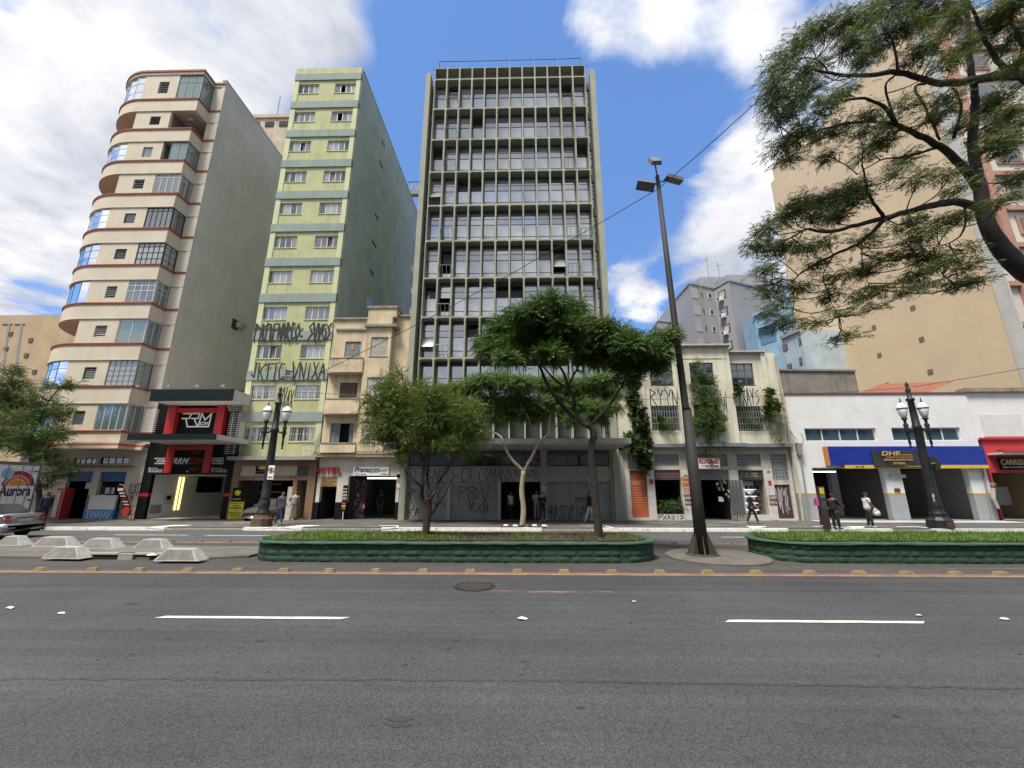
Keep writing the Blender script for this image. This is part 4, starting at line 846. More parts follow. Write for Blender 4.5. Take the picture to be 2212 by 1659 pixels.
# side wall slits and windows
for (i, j, xa, ya, xb, yb2, kind) in ((1, 0, 1085, 1180, 1115, 1270, 's'), (1, 0, 1067, 1370, 1100, 1448, 's'), (1, 0, 1040, 1610, 1072, 1730, 'w'), (1, 1, 1025, 170, 1060, 235, 's'), (1, 1, 1003, 408, 1040, 473, 's'), (1, 1, 983, 662, 1020, 720, 's'), (1, 1, 957, 920, 998, 985, 'w'), (1, 1, 1362, 260, 1380, 340, 'w'), (1, 1, 1340, 610, 1360, 680, 'w'), (1, 1, 1336, 810, 1354, 880, 'w'), (1, 1, 1324, 990, 1342, 1060, 'w')):
    ya_, za_ = on_side(*T(i, j, xa, (ya + yb2) / 2), GX1); yb_, _ = on_side(*T(i, j, xb, (ya + yb2) / 2), GX1); zt_ = on_side(*T(i, j, xa, ya), GX1)[1]; zb_ = on_side(*T(i, j, xa, yb2), GX1)[1]
    hgt = .22 if kind == 's' else .85; zc_ = za_ + (.2 if kind == 's' else .1)
    o = MB().box(GX1 - .02, GX1 + .012, min(ya_, yb_), max(ya_, yb_), zc_ - hgt / 2, zc_ + hgt / 2).build('slit_window' if kind == 's' else 'side_window', dark_room if kind == 's' else al_white, gb)
    if kind == 'w': MB().box(GX1 + .013, GX1 + .02, min(ya_, yb_) + .1, max(ya_, yb_) - .1, zc_ - hgt / 2 + .07, zc_ + hgt / 2 - .07).build('pane', g_dark, o)
spb = MATS['spray_black']
zz9 = gz_[8]; graffiti('PATIFNARCO: SVVGS', GX0 + .1, GX1 - .05, zz9 - .3, zz9 + .85, YF - .108, spb, gb, .13, 3, .16)
graffiti('JKTTC-VNIXA', GX0 + .3, GX1 - .1, gz_[9] - .3, gz_[9] + .85, YF - .108, spb, gb, .085, 6, .12); graffiti('TOMA', -16.3, -15.4, gz_[9] - .28, gz_[9] - .08, YF - .106, spb, gb, .03, 7); graffiti('*', -16.1, -15.7, gz_[9] - .05, gz_[9] + .3, YF - .106, spb, gb, .04, 7)
graffiti('VXAX', -16.25, -15.35, 7.3, 8.6, YF - .003, spb, gb, .06, 12, .2); pass
# ledge over the shop and wood-clad shop front
zl_ = q(*T(1, 2, 300, 655), YF - .6)[1]
MB().box(GX0 - .1, GX1 + .1, YF - .6, YF + .25, zl_, zl_ + .22).build('ledge', conc, gb)
MB().box(GX0, GX1, YF, YF + .25, zl_ + .22, 4.35).build('lower_wall', lime, gb)
wood = mat('wood_cladding', (.23, .145, .085), .6, .3, 1.0, .5, .1); wood_l = mat('wood_panel_light', (.42, .38, .31), .7, .15, 2)
pL = trect(0, 2, 1925, 660, 1995, 1170, YF - .05); d_a = q(*T(1, 2, 310, 1000), YF)[0]; d_b = q(*T(1, 2, 335, 1000), YF)[0]; d_c = q(*T(1, 2, 430, 1000), YF)[0]
zs_ = q(*T(1, 2, 200, 832), YF)[1]
sx0 = GX0 + .55
MB().box(GX0 + .12, sx0, YF - .08, YF + .2, .15, zl_).build('wood_pillar', wood, gb); MB().box(d_a - .02, d_b + .06, YF - .06, YF + .2, .15, zs_).build('wood_pillar', wood, gb); MB().box(d_c, GX1, YF - .08, YF + .2, .15, zl_).build('wood_pillar', wood, gb)
MB().box(sx0, d_c, YF - .04, YF + .2, zs_, zs_ + .28).build('wood_beam', wood, gb); MB().box(sx0, d_c, YF - .06, YF + .2, zl_ - .35, zl_).build('wood_beam', wood, gb)
MB().box(sx0, d_a + .1, YF, YF + .1, zs_ + .28, zl_ - .35).build('sign_panel', wood_l, gb); MB().box(d_a + .1, d_c, YF + .02, YF + .1, zs_ + .28, zl_ - .35).build('vent_panel', al_dark, gb)
r = trect(1, 2, -80, 705, 85, 775, YF); r = (max(r[0], sx0 + 1.0), r[1], r[2], r[3]); sp_ = MB().box(r[0], r[1], YF - .05, YF - .001, r[2], r[3]).build('shop_sign', blk, gb); MB().box(r[0] + .05, r[1] - .05, YF - .056, YF - .051, r[2] + .1, r[2] + .16).build('print', redm, sp_); MB().xz([(r[0] + .45 + .3 * math.cos(a), (r[2] + r[3]) / 2 + .12 + .12 * math.sin(a)) for a in [i * .524 for i in range(12)]], YF - .056, YF - .051).build('print', yel, sp_)
room(gb, sx0 - .02, d_a, .17, zs_, YF + .2, 7, mat('garage_wall', (.09, .085, .075), .8), mat('garage_floor', (.1, .095, .08), .7)); room(gb, d_b + .06, d_c, .17, zs_, YF + .2, 2.2, mat('hall_wall', (.3, .27, .19), .8))
MB().box(d_a - .35, d_a - .05, YF + .02, YF + .3, .17, zs_ - .4).build('door_leaf', mat('pale_door', (.5, .47, .4), .6), gb)
lt = emit('tube_light', (1, .98, .92), 4.0)
for (i, tx, ty, yy) in ((1, 120, 870, 30), (0, 2190, 862, 30)):
    p = P(*T(i, 2, tx, ty), yy); MB().box(p.x - .5, p.x + .5, yy, yy + .08, p.z, p.z + .04).build('tube_lamp', lt, gb)
yk = mat('yellow_stencil', (.45, .36, .06), .7, .4, 9)
for k in range(5):
    for kk in range(2):
        bxx = thing('speaker_box', '%s speaker box of the %s stack inside the garage' % (('bottom', 'second lowest', 'middle', 'second highest', 'top')[k], ('left', 'right')[kk]), 'box', (sx0 + .75 + kk * .8, 28.4, .17 + k * .52), 0, 'speaker boxes stacked inside the garage')
        o = MB().box(sx0 + .4 + kk * .8, sx0 + 1.13 + kk * .8, 28.4, 28.9, .17 + k * .52, .17 + k * .52 + .5).build('cabinet', blk, bxx)
        MB().box(sx0 + .44 + kk * .8, sx0 + 1.09 + kk * .8, 28.385, 28.399, .2 + k * .52, .28 + k * .52).build('trim', yk, bxx)
MB().box(sx0, d_c - .5, 26.35, 26.79, .152, .165).build('painted_threshold', mat('threshold_yellow', (.42, .36, .08), .8, .4, 5), gb)
# anti-climb grilles (spiked fans) on both ends of the green facade
def fan(pt, y0, n, label, rows, lean, step):
    t = thing('spiked_grille', label, 'security grille', pt); b = MB()
    for k in range(n):
        z = pt[2] + k * step; w_ = .75
        b.bar((pt[0] - .25, y0 - .35, z), (pt[0] + .35, y0 - .02, z + lean), .014)
    b.bar((pt[0] - .1, y0 - .25, pt[2]), (pt[0] - .1, y0 - .25, pt[2] + n * step), .018); b.bar((pt[0] + .2, y0 - .1, pt[2]), (pt[0] + .2, y0 - .1, pt[2] + n * step), .018); b.build('bars', al_white, t)
    b = MB()
    for k in range(9): b.bar((pt[0] - .35 + k * .09, y0 - .3, pt[2] + n * step), (pt[0] - .45 + k * .11, y0 - .45, pt[2] + n * step + .35), .012)
    b.build('spikes', al_white, t)
p = P(*T(0, 2, 1965, 605), 26.4); fan((p.x + .1, 26.5, p.z), 26.6, 22, 'white spiked grille between the audio shop and the green block', 1, .06, .125)
p = P(*T(0, 2, 1265, 415), 26.2); fan((p.x - .05, 26.3, p.z), 26.5, 12, 'rusty white spiked grille left of the upper audio shop sign', 1, .06, .13)
p = P(*T(1, 2, 470, 490), 26.4); fan((p.x, 26.4, p.z), 26.6, 8, 'upper white spiked fan at the right edge of the green block', 1, .1, .13); p = P(*T(1, 2, 440, 610), 26.4); fan((p.x, 26.4, p.z), 26.6, 5, 'lower white spiked fan above the ledge of the green block', 1, .1, .11)

# ================================================================== small weathered hotel building
hb = thing('hotel_building', 'narrow weathered cream hotel with curved balconies and shuttered windows', 'building', (-10.3, 28, 0))
old = mat('stucco_old_cream', (.58, .48, .325), .9, .25, .9, .7, .2, dirt=(.25, .21, .165), dirtamt=.8); oldc = mat('stucco_old_dark', (.32, .27, .2), .9, .35, 1.5, .6, .2, dirt=(.12, .11, .09), dirtamt=.8)
HX0, HX1 = -13.12, -7.62
zt0 = q(*T(1, 1, 800, 1105), YF)[1]; ztw = q(*T(1, 1, 1080, 1005), YF - .5)[1]; ztr = q(*T(1, 1, 1290, 1080), YF)[1]
bx0, bx1 = q(*T(1, 1, 945, 1300), YF - .5)[0], q(*T(1, 1, 1165, 1300), YF - .5)[0]
zc0 = q(*T(1, 2, 800, 632), YF)[1]; zc1 = q(*T(1, 2, 800, 585), YF)[1]
L = [trect(1, 1, 768, 1292, 906, 1422, YF), trect(1, 2, 722, -12, 876, 126, YF), trect(1, 2, 640, 338, 842, 512, YF)]
Rw = [trect(1, 1, 990, 1252, 1137, 1418, YF - .5), trect(1, 2, 955, -60, 1105, 112, YF - .5), trect(1, 2, 915, 318, 1070, 500, YF - .5)]
MB().holes(HX0, bx0, zc1, zt0, YF, YF + .25, L).build('wall', old, hb)
MB().holes(bx0, bx1, zc1, ztr - .2, YF - .5, YF - .25, Rw).build('bay_wall', old, hb); MB().box(bx1 - .2, bx1 - .002, YF - .25, YF + .25, zc1, ztr - .2).build('bay_return', old, hb); MB().box(bx0 + .002, bx0 + .2, YF - .25, YF + .25, zc1, ztr - .2).build('bay_return', old, hb)
MB().box(bx1, HX1, YF, YF + .25, zc1, ztr).build('wall', old, hb)
MB().box(HX1 - .25, HX1 - .003, YF + .25, 38, .15, ztr - .1).build('side_wall', old, hb); MB().box(HX0 + .2, HX1 - .26, YF + .9, 38, zc1, zt0 - .5).build('core', dark_room, hb)
for a, c, yy, z in ((HX0, bx0, YF, zt0), (bx1, HX1, YF, ztr)): MB().box(a - .03, c + .03, yy - .12, yy + .3, z, z + .14).build('coping', oldc, hb)
tw = MB().box(bx0 + .02, bx1 + .25, YF - .5, YF + 1.0, ztr - .2, ztw).build('tower', old, hb); MB().box(bx0 - .06, bx1 + .33, YF - .58, YF + 1.1, ztw, ztw + .16).build('coping', oldc, tw); zcl = q(*T(1, 1, 1080, 1150), YF - .6)[1]; MB().box(bx0 - .12, bx1 + .4, YF - .68, YF + .24, zcl - .12, zcl + .06).build('cornice', oldc, tw)
zcb = q(*T(1, 1, 820, 1190), YF)[1]; MB().box(HX0 + .2, bx0 - .1, YF - .1, YF - .002, zcb - .06, zcb + .06).build('cornice', oldc, hb)
shut = mat('shutter_blue_grey', (.2, .24, .26), .7, .25, 5); shutb = mat('shutter_brown', (.12, .09, .07), .7, .25, 5); shutw = mat('shutter_pale', (.42, .42, .38), .7, .2, 5)
def shutters(r, y, m, nleaf, open_=None):
    w_ = (r[1] - r[0]) / nleaf; o = MB().box(r[0] - .05, r[1] + .05, y - .03, y + .1, r[2] - .06, r[2]).build('window', oldc, hb)
    for k in range(nleaf):
        if open_ and k in open_: continue
        a = r[0] + w_ * k + .012; c = a + w_ - .024; lf = MB(); lf.box(a, a + .05, y + .06, y + .1, r[2], r[3]); lf.box(c - .05, c, y + .06, y + .1, r[2], r[3]); lf.box(a + .05, c - .05, y + .06, y + .1, r[2], r[2] + .06); lf.box(a + .05, c - .05, y + .06, y + .1, r[3] - .06, r[3]); lf.box(a + .05, c - .05, y + .06, y + .1, (r[2] + r[3]) / 2 - .03, (r[2] + r[3]) / 2 + .03)
        lo = lf.build('shutter_leaf', m, o); sl_ = MB(); n = 16
        for i in range(n):
            z = r[2] + .07 + (r[3] - r[2] - .14) * i / n; sl_.add([(a + .05, y + .062, z), (c - .05, y + .062, z), (c - .05, y + .095, z + .07), (a + .05, y + .095, z + .07)], [(0, 1, 2, 3)])
        sl_.build('slats', m, lo)
shutters(L[0], YF, shut, 4); shutters(L[1], YF, shutb, 4); shutters(L[2], YF, shut, 5, (2, 3))
a, c, z0, z1 = L[0]
MB().box(a + .42, a + .62, YF + .04, YF + .05, z0 + .5, z1 - .2).build('orange_pane', mat('orange_curtain', (.4, .2, .08), .8), hb)
for r in Rw: shutters(r, YF - .5, shutw, 2)
for k, (ty0, ty1, xa, xb, jj) in enumerate(((1437, 1555, 640, 930, 1), (130, 255, 590, 886, 2), (515, 592, 550, 850, 2))):
    Yb = YF - .62; x0 = HX0 + .03; x1 = q(*T(1, jj, xb, ty0), YF)[0] + .1; za = q(*T(1, jj, (xa + xb) / 2, ty1), Yb)[1]; zb = q(*T(1, jj, (xa + xb) / 2, ty0), Yb)[1]
    arc = [(x0 + .6 - .6 * math.sin(a), YF - .02 - .6 * (1 - math.cos(a)) if False else YF - .62 + .6 * (1 - math.cos(a))) for a in [math.pi / 2 * i / 7 for i in range(8)]]
    poly = [(bx0 - .005, YF - .62)] + arc + [(x0, YF - .003), (bx0 - .005, YF - .003)]
    MB().prism(poly, za, zb).build('balcony', old, hb); poly2 = [(x, y - .03 if y < YF - .1 else y) for x, y in poly]; MB().prism(poly2, zb, zb + .07).build('balcony_coping', oldc, hb)
ycorn = mat('stucco_yellow', (.55, .47, .28), .9, .2, 1.5, .4); MB().box(HX0 - .02, HX1 - .1, YF - .45, YF + .25, zc0, zc0 + .16).build('cornice', ycorn, hb); MB().box(HX0, HX1 - .12, YF - .5, YF + .25, zc0 + .16, zc1).build('cornice', oldc, hb)
# ground floor of the hotel building
hw = mat('hotel_white', (.56, .54, .49), .9, .2, 1.2, .45, .1, dirt=(.25, .23, .2), dirtamt=.5)
dh = trect(1, 2, 545, 800, 690, 1166, YF); ds = trect(1, 2, 785, 795, 1205, 1160, YF)
MB().holes(HX0 + .05, HX1 - .15, 1.2, zc0, YF, YF + .3, [(dh[0], dh[1], 0, dh[3]), (ds[0], ds[1], 0, ds[3])]).build('shop_wall', hw, hb)
[MB().box(a, c, YF - .012, YF + .3, .15, 1.2).build('black_plinth', blk, hb) for a, c in ((HX0 + .05, dh[0]), (dh[1], ds[0]), (ds[1], HX1 - .15))]
room(hb, dh[0] - .1, dh[1] + .1, .16, dh[3] + .05, YF + .3, 4, mat('hotel_hall', (.06, .055, .045), .8)); room(hb, ds[0], ds[1] + .1, .16, ds[3] + .05, YF + .3, 6, dark_room)
MB().box(dh[0], dh[1], YF + .03, YF + .07, dh[3] - .62, dh[3]).build('hotel_board', mat('board_ochre', (.38, .27, .07), .6), hb)
for k, s in enumerate(('HOTEL', 'QUARTOS', 'AMBIENTE FAMILIAR', 'TV A CABO', 'ABERTO 24H')): text(s, dh[0] + .08, dh[1] - .1 - .2 * (k % 2), dh[3] - .13 - .115 * k, dh[3] - .05 - .115 * k, YF + .029, tr_ if k == 0 else tb, hb)
hot = mat('hotel_red', (.36, .03, .03), .6, .15, 5); r = trect(1, 2, 518, 720, 748, 775, YF); n = 5
for k, ch in enumerate('HOTEL'):
    w_ = (r[1] - r[0]) / 5; text(ch, r[0] + w_ * k + .03, r[0] + w_ * (k + 1) - .06, r[2], r[3], YF - .03, hot, hb, bold=.045, name='sign_letter', t=.09)
r = trect(1, 2, 845, 715, 1150, 792, YF); ps = MB().box(r[0], r[1], YF - .1, YF - .002, r[2], r[3]).build('shop_sign', lw, hb); w, h = r[1] - r[0], r[3] - r[2]
nv = mat('sign_navy', (.015, .03, .13), .6); text('Pratesom', r[0] + .04 * w, r[0] + .74 * w, r[2] + .38 * h, r[3] - .04 * h, YF - .101, nv, ps, shear=.2, bold=.025)
text('Acessórios', r[0] + .46 * w, r[0] + .97 * w, r[2] + .28 * h, r[2] + .55 * h, YF - .112, mat('sign_lime', (.35, .42, .2), .6), ps, shear=.3, bold=.02, tilt=.13); text('3331-0652', r[0] + .07 * w, r[0] + .37 * w, r[2] + .07 * h, r[2] + .24 * h, YF - .101, tr_, ps); text('nº424', r[0] + .78 * w, r[0] + .96 * w, r[2] + .08 * h, r[2] + .28 * h, YF - .101, tr_, ps, bold=.02)
for (tx, ty, m_) in ((1232, 795, blk), (1232, 828, al_grey), (1228, 880, lp)): p = P(*T(1, 2, tx, ty), YF - .02); MB().lathe([(.14, 0), (.14, .01)], (0, 0, 0), 12).v; MB().box(p.x - .12, p.x + .12, YF - .02, YF - .013, p.z - .12, p.z + .12).build('wall_plate', m_, hb)
p0 = P(*T(1, 2, 960, 818), 29.5); MB().box(p0.x - .6, p0.x + 2.6, 29.5, 29.58, p0.z, p0.z + .05).build('tube_lamp', lt, hb)
# hanging goods in the shop
hg = [mat('goods_' + n_, c_, .7) for n_, c_ in (('red', (.25, .03, .03)), ('grey', (.2, .2, .2)), ('blue', (.04, .08, .2)), ('black', (.03, .03, .035)), ('pale', (.4, .36, .3)))]
rnd = random.Random(9); shop_goods = MB()
rk = thing('display_rack', 'dark display rack hung with car accessories inside the shop doorway', 'display rack', (ds[0] + .6, 27.4, .16)); MB().box(ds[0] + .12, ds[0] + .9, 27.6, 27.65, .16, 2.9).build('panel', hg[3], rk)
for k in range(24):
    x = ds[0] + .15 + rnd.random() * .65; z = .5 + rnd.random() * 2.2; MB().box(x, x + rnd.uniform(.06, .2), 27.5, 27.58, z, z + rnd.uniform(.1, .35)).build('hanging_item', rnd.choice(hg), rk)
ban = thing('hanging_sign', 'narrow black sign column with white lettered plates beside the accessory shop', 'sign', (ds[0] - .3, YF - .2, .5)); r = trect(1, 2, 745, 875, 785, 1098, YF - .15)
MB().box(r[0], r[1], YF - .16, YF - .12, r[2], r[3]).build('board', blk, ban)
for k, s in enumerate(('SOM', 'ALARME', 'TRAVA', 'VIDRO', 'FAROL', 'PELÍCULA', 'TAPETE')): z = r[3] - .18 - k * .19; MB().box(r[0] + .03, r[1] - .03, YF - .168, YF - .161, z - .1, z).build('plate', lw if k else yel, ban); text(s, r[0] + .05, r[1] - .05, z - .08, z - .02, YF - .169, tb, ban)
MB().box(r[0] + .03, r[1] - .03, YF - .168, YF - .161, r[2] + .48, r[2] + .7).build('plate', redm, ban); MB().box(r[0] + .03, r[1] - .03, YF - .168, YF - .161, r[2] + .12, r[2] + .42).build('plate', yel, ban); MB().bar(((r[0] + r[1]) / 2, YF - .12, .15), ((r[0] + r[1]) / 2, YF - .12, r[2]), .03).build('post', al_white, ban)
# ================================================================== central concrete-grid office building
ob = thing('office_building', 'tall office block with concrete egg-crate grid and glass bays in the middle', 'building', (-.8, 30, 0))
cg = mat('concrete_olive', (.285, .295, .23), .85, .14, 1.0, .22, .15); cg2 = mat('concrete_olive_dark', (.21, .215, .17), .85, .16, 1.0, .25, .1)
OX0, OX1 = -7.68, 6.16; CX0, CX1 = -6.97, 5.38; NC = 12; CW = (CX1 - CX0) / NC
FZ = [34.62 - 3.0 * k for k in range(10)]          # undersides of the cell rows: row k spans FZ[k]-3 .. FZ[k]
YC, YG = 26.6, 27.26
for x0, x1, nm in ((OX0, OX0 + .38, 'l'), (OX1 - .4, OX1, 'r')): MB().box(x0, x1, YC - .02, 42, .15, 35.3).build('pier', cg, ob)
MB().box(OX0 + .4, OX1 - .42, YG + 1.6, 42, .2, 34.6).build('core', dark_room, ob)
MB().box(OX0 + .39, OX1 - .41, YG + .3, 42, 34.62, 34.9).build('roof', conc, ob)
# crate cells: rounded openings sharing one mesh
def cell_mesh(w, h, d, t, rc, name):
    def rr(w2, h2, r, n=4):
        pts = []
        for cx, cz, a0 in ((w2 - r, h2 - r, 0), (-w2 + r, h2 - r, 90), (-w2 + r, -h2 + r, 180), (w2 - r, -h2 + r, 270)):
            for k in range(n + 1): a = R(a0 + 90 * k / n); pts.append((cx + r * math.cos(a), cz + r * math.sin(a)))
        return pts
    o = rr(w / 2, h / 2, .001); i = rr(w / 2 - t, h / 2 - t, rc); n = len(o); b = MB()
    v = [(x, 0, z) for x, z in o] + [(x, 0, z) for x, z in i] + [(x, d, z) for x, z in i]
    b.add(v, [(k, n + k, n + (k + 1) % n, (k + 1) % n) for k in range(n)] + [(n + k, 2 * n + k, 2 * n + (k + 1) % n, n + (k + 1) % n) for k in range(n)])
    return b.mesh(name, cg)
cell = cell_mesh(CW, 3.0, YG - YC, .055, .13, 'crate_cell'); cell_t = cell_mesh(CW, 1.17, YG - YC, .055, .05, 'crate_cell')
for k in range(10):
    for c in range(NC):
        piece('crate_cell', cell, ob, (CX0 + CW * (c + .5), YC, FZ[k] - 1.5))
for c in range(NC): piece('crate_cell', cell_t, ob, (CX0 + CW * (c + .5), YC, FZ[0] + .585))
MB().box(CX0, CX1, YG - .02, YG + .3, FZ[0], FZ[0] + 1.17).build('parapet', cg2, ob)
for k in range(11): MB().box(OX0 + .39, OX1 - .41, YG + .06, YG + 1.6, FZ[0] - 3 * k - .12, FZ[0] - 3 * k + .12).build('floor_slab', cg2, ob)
# windows behind the crate
gl = [glass('office_glass_a', (.22, .245, .25), .36, .08, .02, .12), glass('office_glass_b', (.27, .285, .28), .28, .06, .04, .15), glass('office_glass_c', (.13, .145, .15), .32, .2, .02, .1),
      glass('office_glass_d', (.34, .35, .34), .2, .05, .12, .1), glass('office_glass_e', (.2, .215, .225), .40, .1, .015, .2)]
ww = CW - .13
rowsW = [(.06, .70), (.74, 1.72), (1.76, 2.7)]
b = MB(); f = .035
b.box(-ww / 2, ww / 2, 0, .05, .0, .06); b.box(-ww / 2, ww / 2, 0, .05, 2.7, 2.94); b.box(-ww / 2 + .03, ww / 2 - .03, .005, .045, 2.2, 2.235)
for z in (.70, 1.72): b.box(-ww / 2, ww / 2, 0, .05, z, z + .04)
for x in (-ww / 2, ww / 2 - .03): b.box(x, x + .03, 0, .05, .06, 2.7)
frame_me = b.mesh('window', al_dark)
pm_ = [[MB().box(-ww / 2 + .03, ww / 2 - .03, .02, .03, z0 + .004, z1 - .004).mesh('pane', g) for g in gl] for z0, z1 in rowsW]
rnd = random.Random(5)
tilt_me = MB().box(-ww / 2 + .03, ww / 2 - .03, 0, .015, -.96, 0).mesh('pane', gl[3])
low = MB(); lowf = MB()
holes_c = {(5, 1, 1), (6, 1, 1), (9, 1, 1), (5, 9, 1)}
for k in range(10):
    for c in range(NC):
        x = CX0 + CW * (c + .5); z = FZ[k] - 3.0 + .0
        if k < 8:
            w = piece('window', frame_me, ob, (x, YG, z))
            base = rnd.choice((0, 0, 1, 2, 4, 0, 1, 4)) if k < 6 else rnd.choice((2, 2, 0, 1))
            for r_ in range(3):
                if (k, c, r_) in holes_c: continue
                gi = (base if rnd.random() < .72 else rnd.choice((0, 1, 2, 3, 4))) if r_ < 2 else rnd.choice((1, 3, 3, 1, 0, 2))
                o = piece('pane', pm_[r_][gi], w, (x, YG, z))
                if r_ == 2 and rnd.random() < .16: o.rotation_euler.x = -.25; o.location.y -= .1
            if (k, c) in ((3, 0), (7, 0), (5, 9)):
                o = piece('pane', tilt_me, w, (x, YG - .03, z + 1.7)); o.rotation_euler.x = -.55
            if (k, c) == (6, 9): MB().box(x - .4, x + .4, YG + .06, YG + .08, z + .75, z + 1.7).build('board', mat('orange_board', (.4, .2, .08), .7), w)
            if rnd.random() < .35 and k < 7: MB().box(x - ww * .45, x + ww * .45, YG + .12, YG + .14, z + rnd.choice((.74, 1.1, 1.4)), z + 2.55).build('blind', rnd.choice((lp, MATS['curtain_grey'], MATS['curtain_grey'])), w)
        else:
            lowf.box(x - ww / 2, x + ww / 2, YG, YG + .05, z + 2.6, z + 2.94)
            for z0, z1 in rowsW[:3]: low.box(x - ww / 2 + .03, x + ww / 2 - .03, YG + .02, YG + .03, z + z0 + .004, z + z1 - .004); lowf.box(x - ww / 2, x + ww / 2, YG, YG + .05, z + z1, z + z1 + .04)
tag(low.build('lower_panes', gl[2], ob), kind='stuff'); tag(lowf.build('lower_frames', al_dark, ob), kind='stuff')
top = MB()
# small projecting guard frames in the second and eleventh bays
gr = MB(); gr.bar((-.46, -1.0, .8), (.46, -1.0, .8), .032)
for x in (-.44, -.15, .15, .44): gr.bar((x, -1.0, .8), (x * .95, -.62, .06), .02)
gr.bar((-.45, -1.0, .8), (-.42, -.05, .8), .018); gr.bar((.45, -1.0, .8), (.42, -.05, .8), .018)
gr_me = gr.mesh('guard_frame', mat('guard_pale', (.45, .45, .41), .6))
for k in range(8):
    for c in (1, 10):
        if (k, c) in ((3, 1), (3, 10)): continue
        piece('guard_frame', gr_me, ob, (CX0 + CW * (c + .5), YG, FZ[k] - 2.95))
piece('guard_frame', gr_me, ob, (CX0 + CW * 11.5, YG, FZ[4] - 3.1))
# narrow glazed strips beside the crate
for xa, xb in ((OX0 + .39, CX0 - .01), (CX1 + .01, OX1 - .41)):
    for k in range(10):
        z = FZ[k]
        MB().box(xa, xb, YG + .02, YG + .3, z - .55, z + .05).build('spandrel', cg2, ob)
        w = window(ob, xa, xb, z - 2.95, z - .55, YG + .1, 1, (1.2, 1.0, .5, .5), al_dark, [gl[0], gl[2], gl[3]], .05, seed=k * 3)
# rooftop rail
b = MB(); zr = FZ[0] + 1.17; xs = [CX0 + .15 + (CX1 - CX0 - .3) * k / 6 for k in range(7)]
for k, x in enumerate(xs): b.bar((x, YC + .4, zr - .2), (x, YC + .4, zr + 1.25), .025)
b.tube([(x, YC + .4, zr + 1.25 + (.0 if i in (0, 6) else -.05)) for i, x in enumerate(xs)], .025, 5)
for x, s_ in ((xs[0], -1), (xs[-1], 1)):
    b.bar((x, YC + .4, zr + 1.25), (x, YC + 2.4, zr + 1.1), .025); b.bar((x + s_ * .5, YC + .6, zr - .9), (x + s_ * .5, YC + .6, zr + .6), .025); b.bar((x + s_ * .5, YC + .6, zr + .6), (x, YC + .6, zr + .6), .022); b.bar((x, YC + 2.4, zr - .6), (x, YC + 2.4, zr + 1.1), .025)
b.build('roof_rail', mat('rail_blue_grey', (.07, .08, .12), .6), ob)
# first floor strip above the canopy, canopy, ground floor
zcan = 4.62; 
ycan = 24.2; zc_b = q(*T(2, 2, 300, 573), YF)[1]; ycan = G(*T(2, 2, 400, 515), zc_b).y; zc_t = q(*T(2, 2, 400, 468), ycan)[1]
cr_ = q(*T(2, 2, 1030, 490), ycan)[0]; 
MB().box(OX0 - .35, cr_, ycan, YF + .4, zc_b, zc_t).build('canopy', mat('canopy_concrete', (.36, .355, .34), .85, .12, 1, .2, .1), ob)
zf1 = FZ[9] - 3.0
tl = mat('teal_metal', (.03, .13, .13), .5, .15)
w = window(ob, OX0 + .4, OX1 - .42, zc_t + .05, zf1 - .1, YG - .1, 12, (1, 1.6), tl, [gl[0], gl[2], gl[1]], .06, 'strip_window', seed=7)
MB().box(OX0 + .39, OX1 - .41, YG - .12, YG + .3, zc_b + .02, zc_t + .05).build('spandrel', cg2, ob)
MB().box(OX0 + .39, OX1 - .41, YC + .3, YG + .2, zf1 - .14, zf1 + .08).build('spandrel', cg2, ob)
z_l0 = q(*T(1, 2, 1800, 845), YF)[1]; z_l1 = q(*T(1, 2, 1800, 712), YF)[1]; zgl = zc_b
gpil = mat('pillar_plaster', (.36, .35, .31), .9, .14, 1.2, .4, .1)
segs = [(1, 1305, 1648, 's'), (1, 1680, 2085, 's'), (1, 2115, 2460, 'o'), (2, 297, 668, 's'), (2, 738, 905, 's')]
xsg = [(q(*T(i, 2, a, 1000), YF)[0], q(*T(i, 2, c, 1000), YF)[0], kd) for i, a, c, kd in segs]
MB().holes(OX0 + .05, OX1 - .05, .15, z_l1, YF, YF + .35, [(a, c, 0, z_l0) for a, c, kd in xsg]).build('ground_wall', gpil, ob)
for px_ in (xsg[2][1] + .02, ): MB().box(px_, px_ + .42, YF - .05, YF + .2, .15, zgl).build('pillar', gpil, ob)
for xa, xb in ((OX0, OX0 + .42), (OX1 - .55, OX1 + .3)): MB().box(xa, xb, YF - .06, YF + .2, .15, zgl).build('pillar', gpil, ob)
window(ob, OX0 + .42, xsg[2][1], z_l1 + .02, zgl - .01, YF + .15, 9, (1,), al_dark, g_dark, .05, 'clerestory', seed=2); window(ob, xsg[2][1] + .45, OX1 - .56, z_l1 + .02, zgl - .01, YF + .15, 3, (1,), al_dark, g_dark, .05, 'clerestory', seed=3)
sg = mat('shutter_steel', (.34, .345, .34), .5, .22, 1.5, .3, metal=.15)
for a, c, kd in xsg:
    if kd == 's': shutter(ob, a + .01, c - .01, .22, z_l0 - .01, YF + .12, sg)
    else: room(ob, a, c, .16, z_l0, YF + .34, 5, dark_room, mat('lobby_floor', (.05, .05, .05), .5))
MB().box(OX0 + .43, OX1 - .57, YF + .36, YF + 1.2, .2, zgl - .02).build('backing', dark_room, ob) if False else None
sblue = mat('spray_blue', (.03, .075, .22), .8, .3, 8)
a = q(*T(1, 2, 1325, 770), YF)[0]; c = q(*T(2, 2, 10, 770), YF)[0]
graffiti('BEKBAKYS CA:COMANX', a, c, z_l1 - .95, z_l1 - .08, YF - .002, sblue, ob, .045, 21, .1); graffiti('RUVS', *trect(2, 2, 20, 740, 210, 800, YF), YF - .002, sblue, ob, .035, 22)
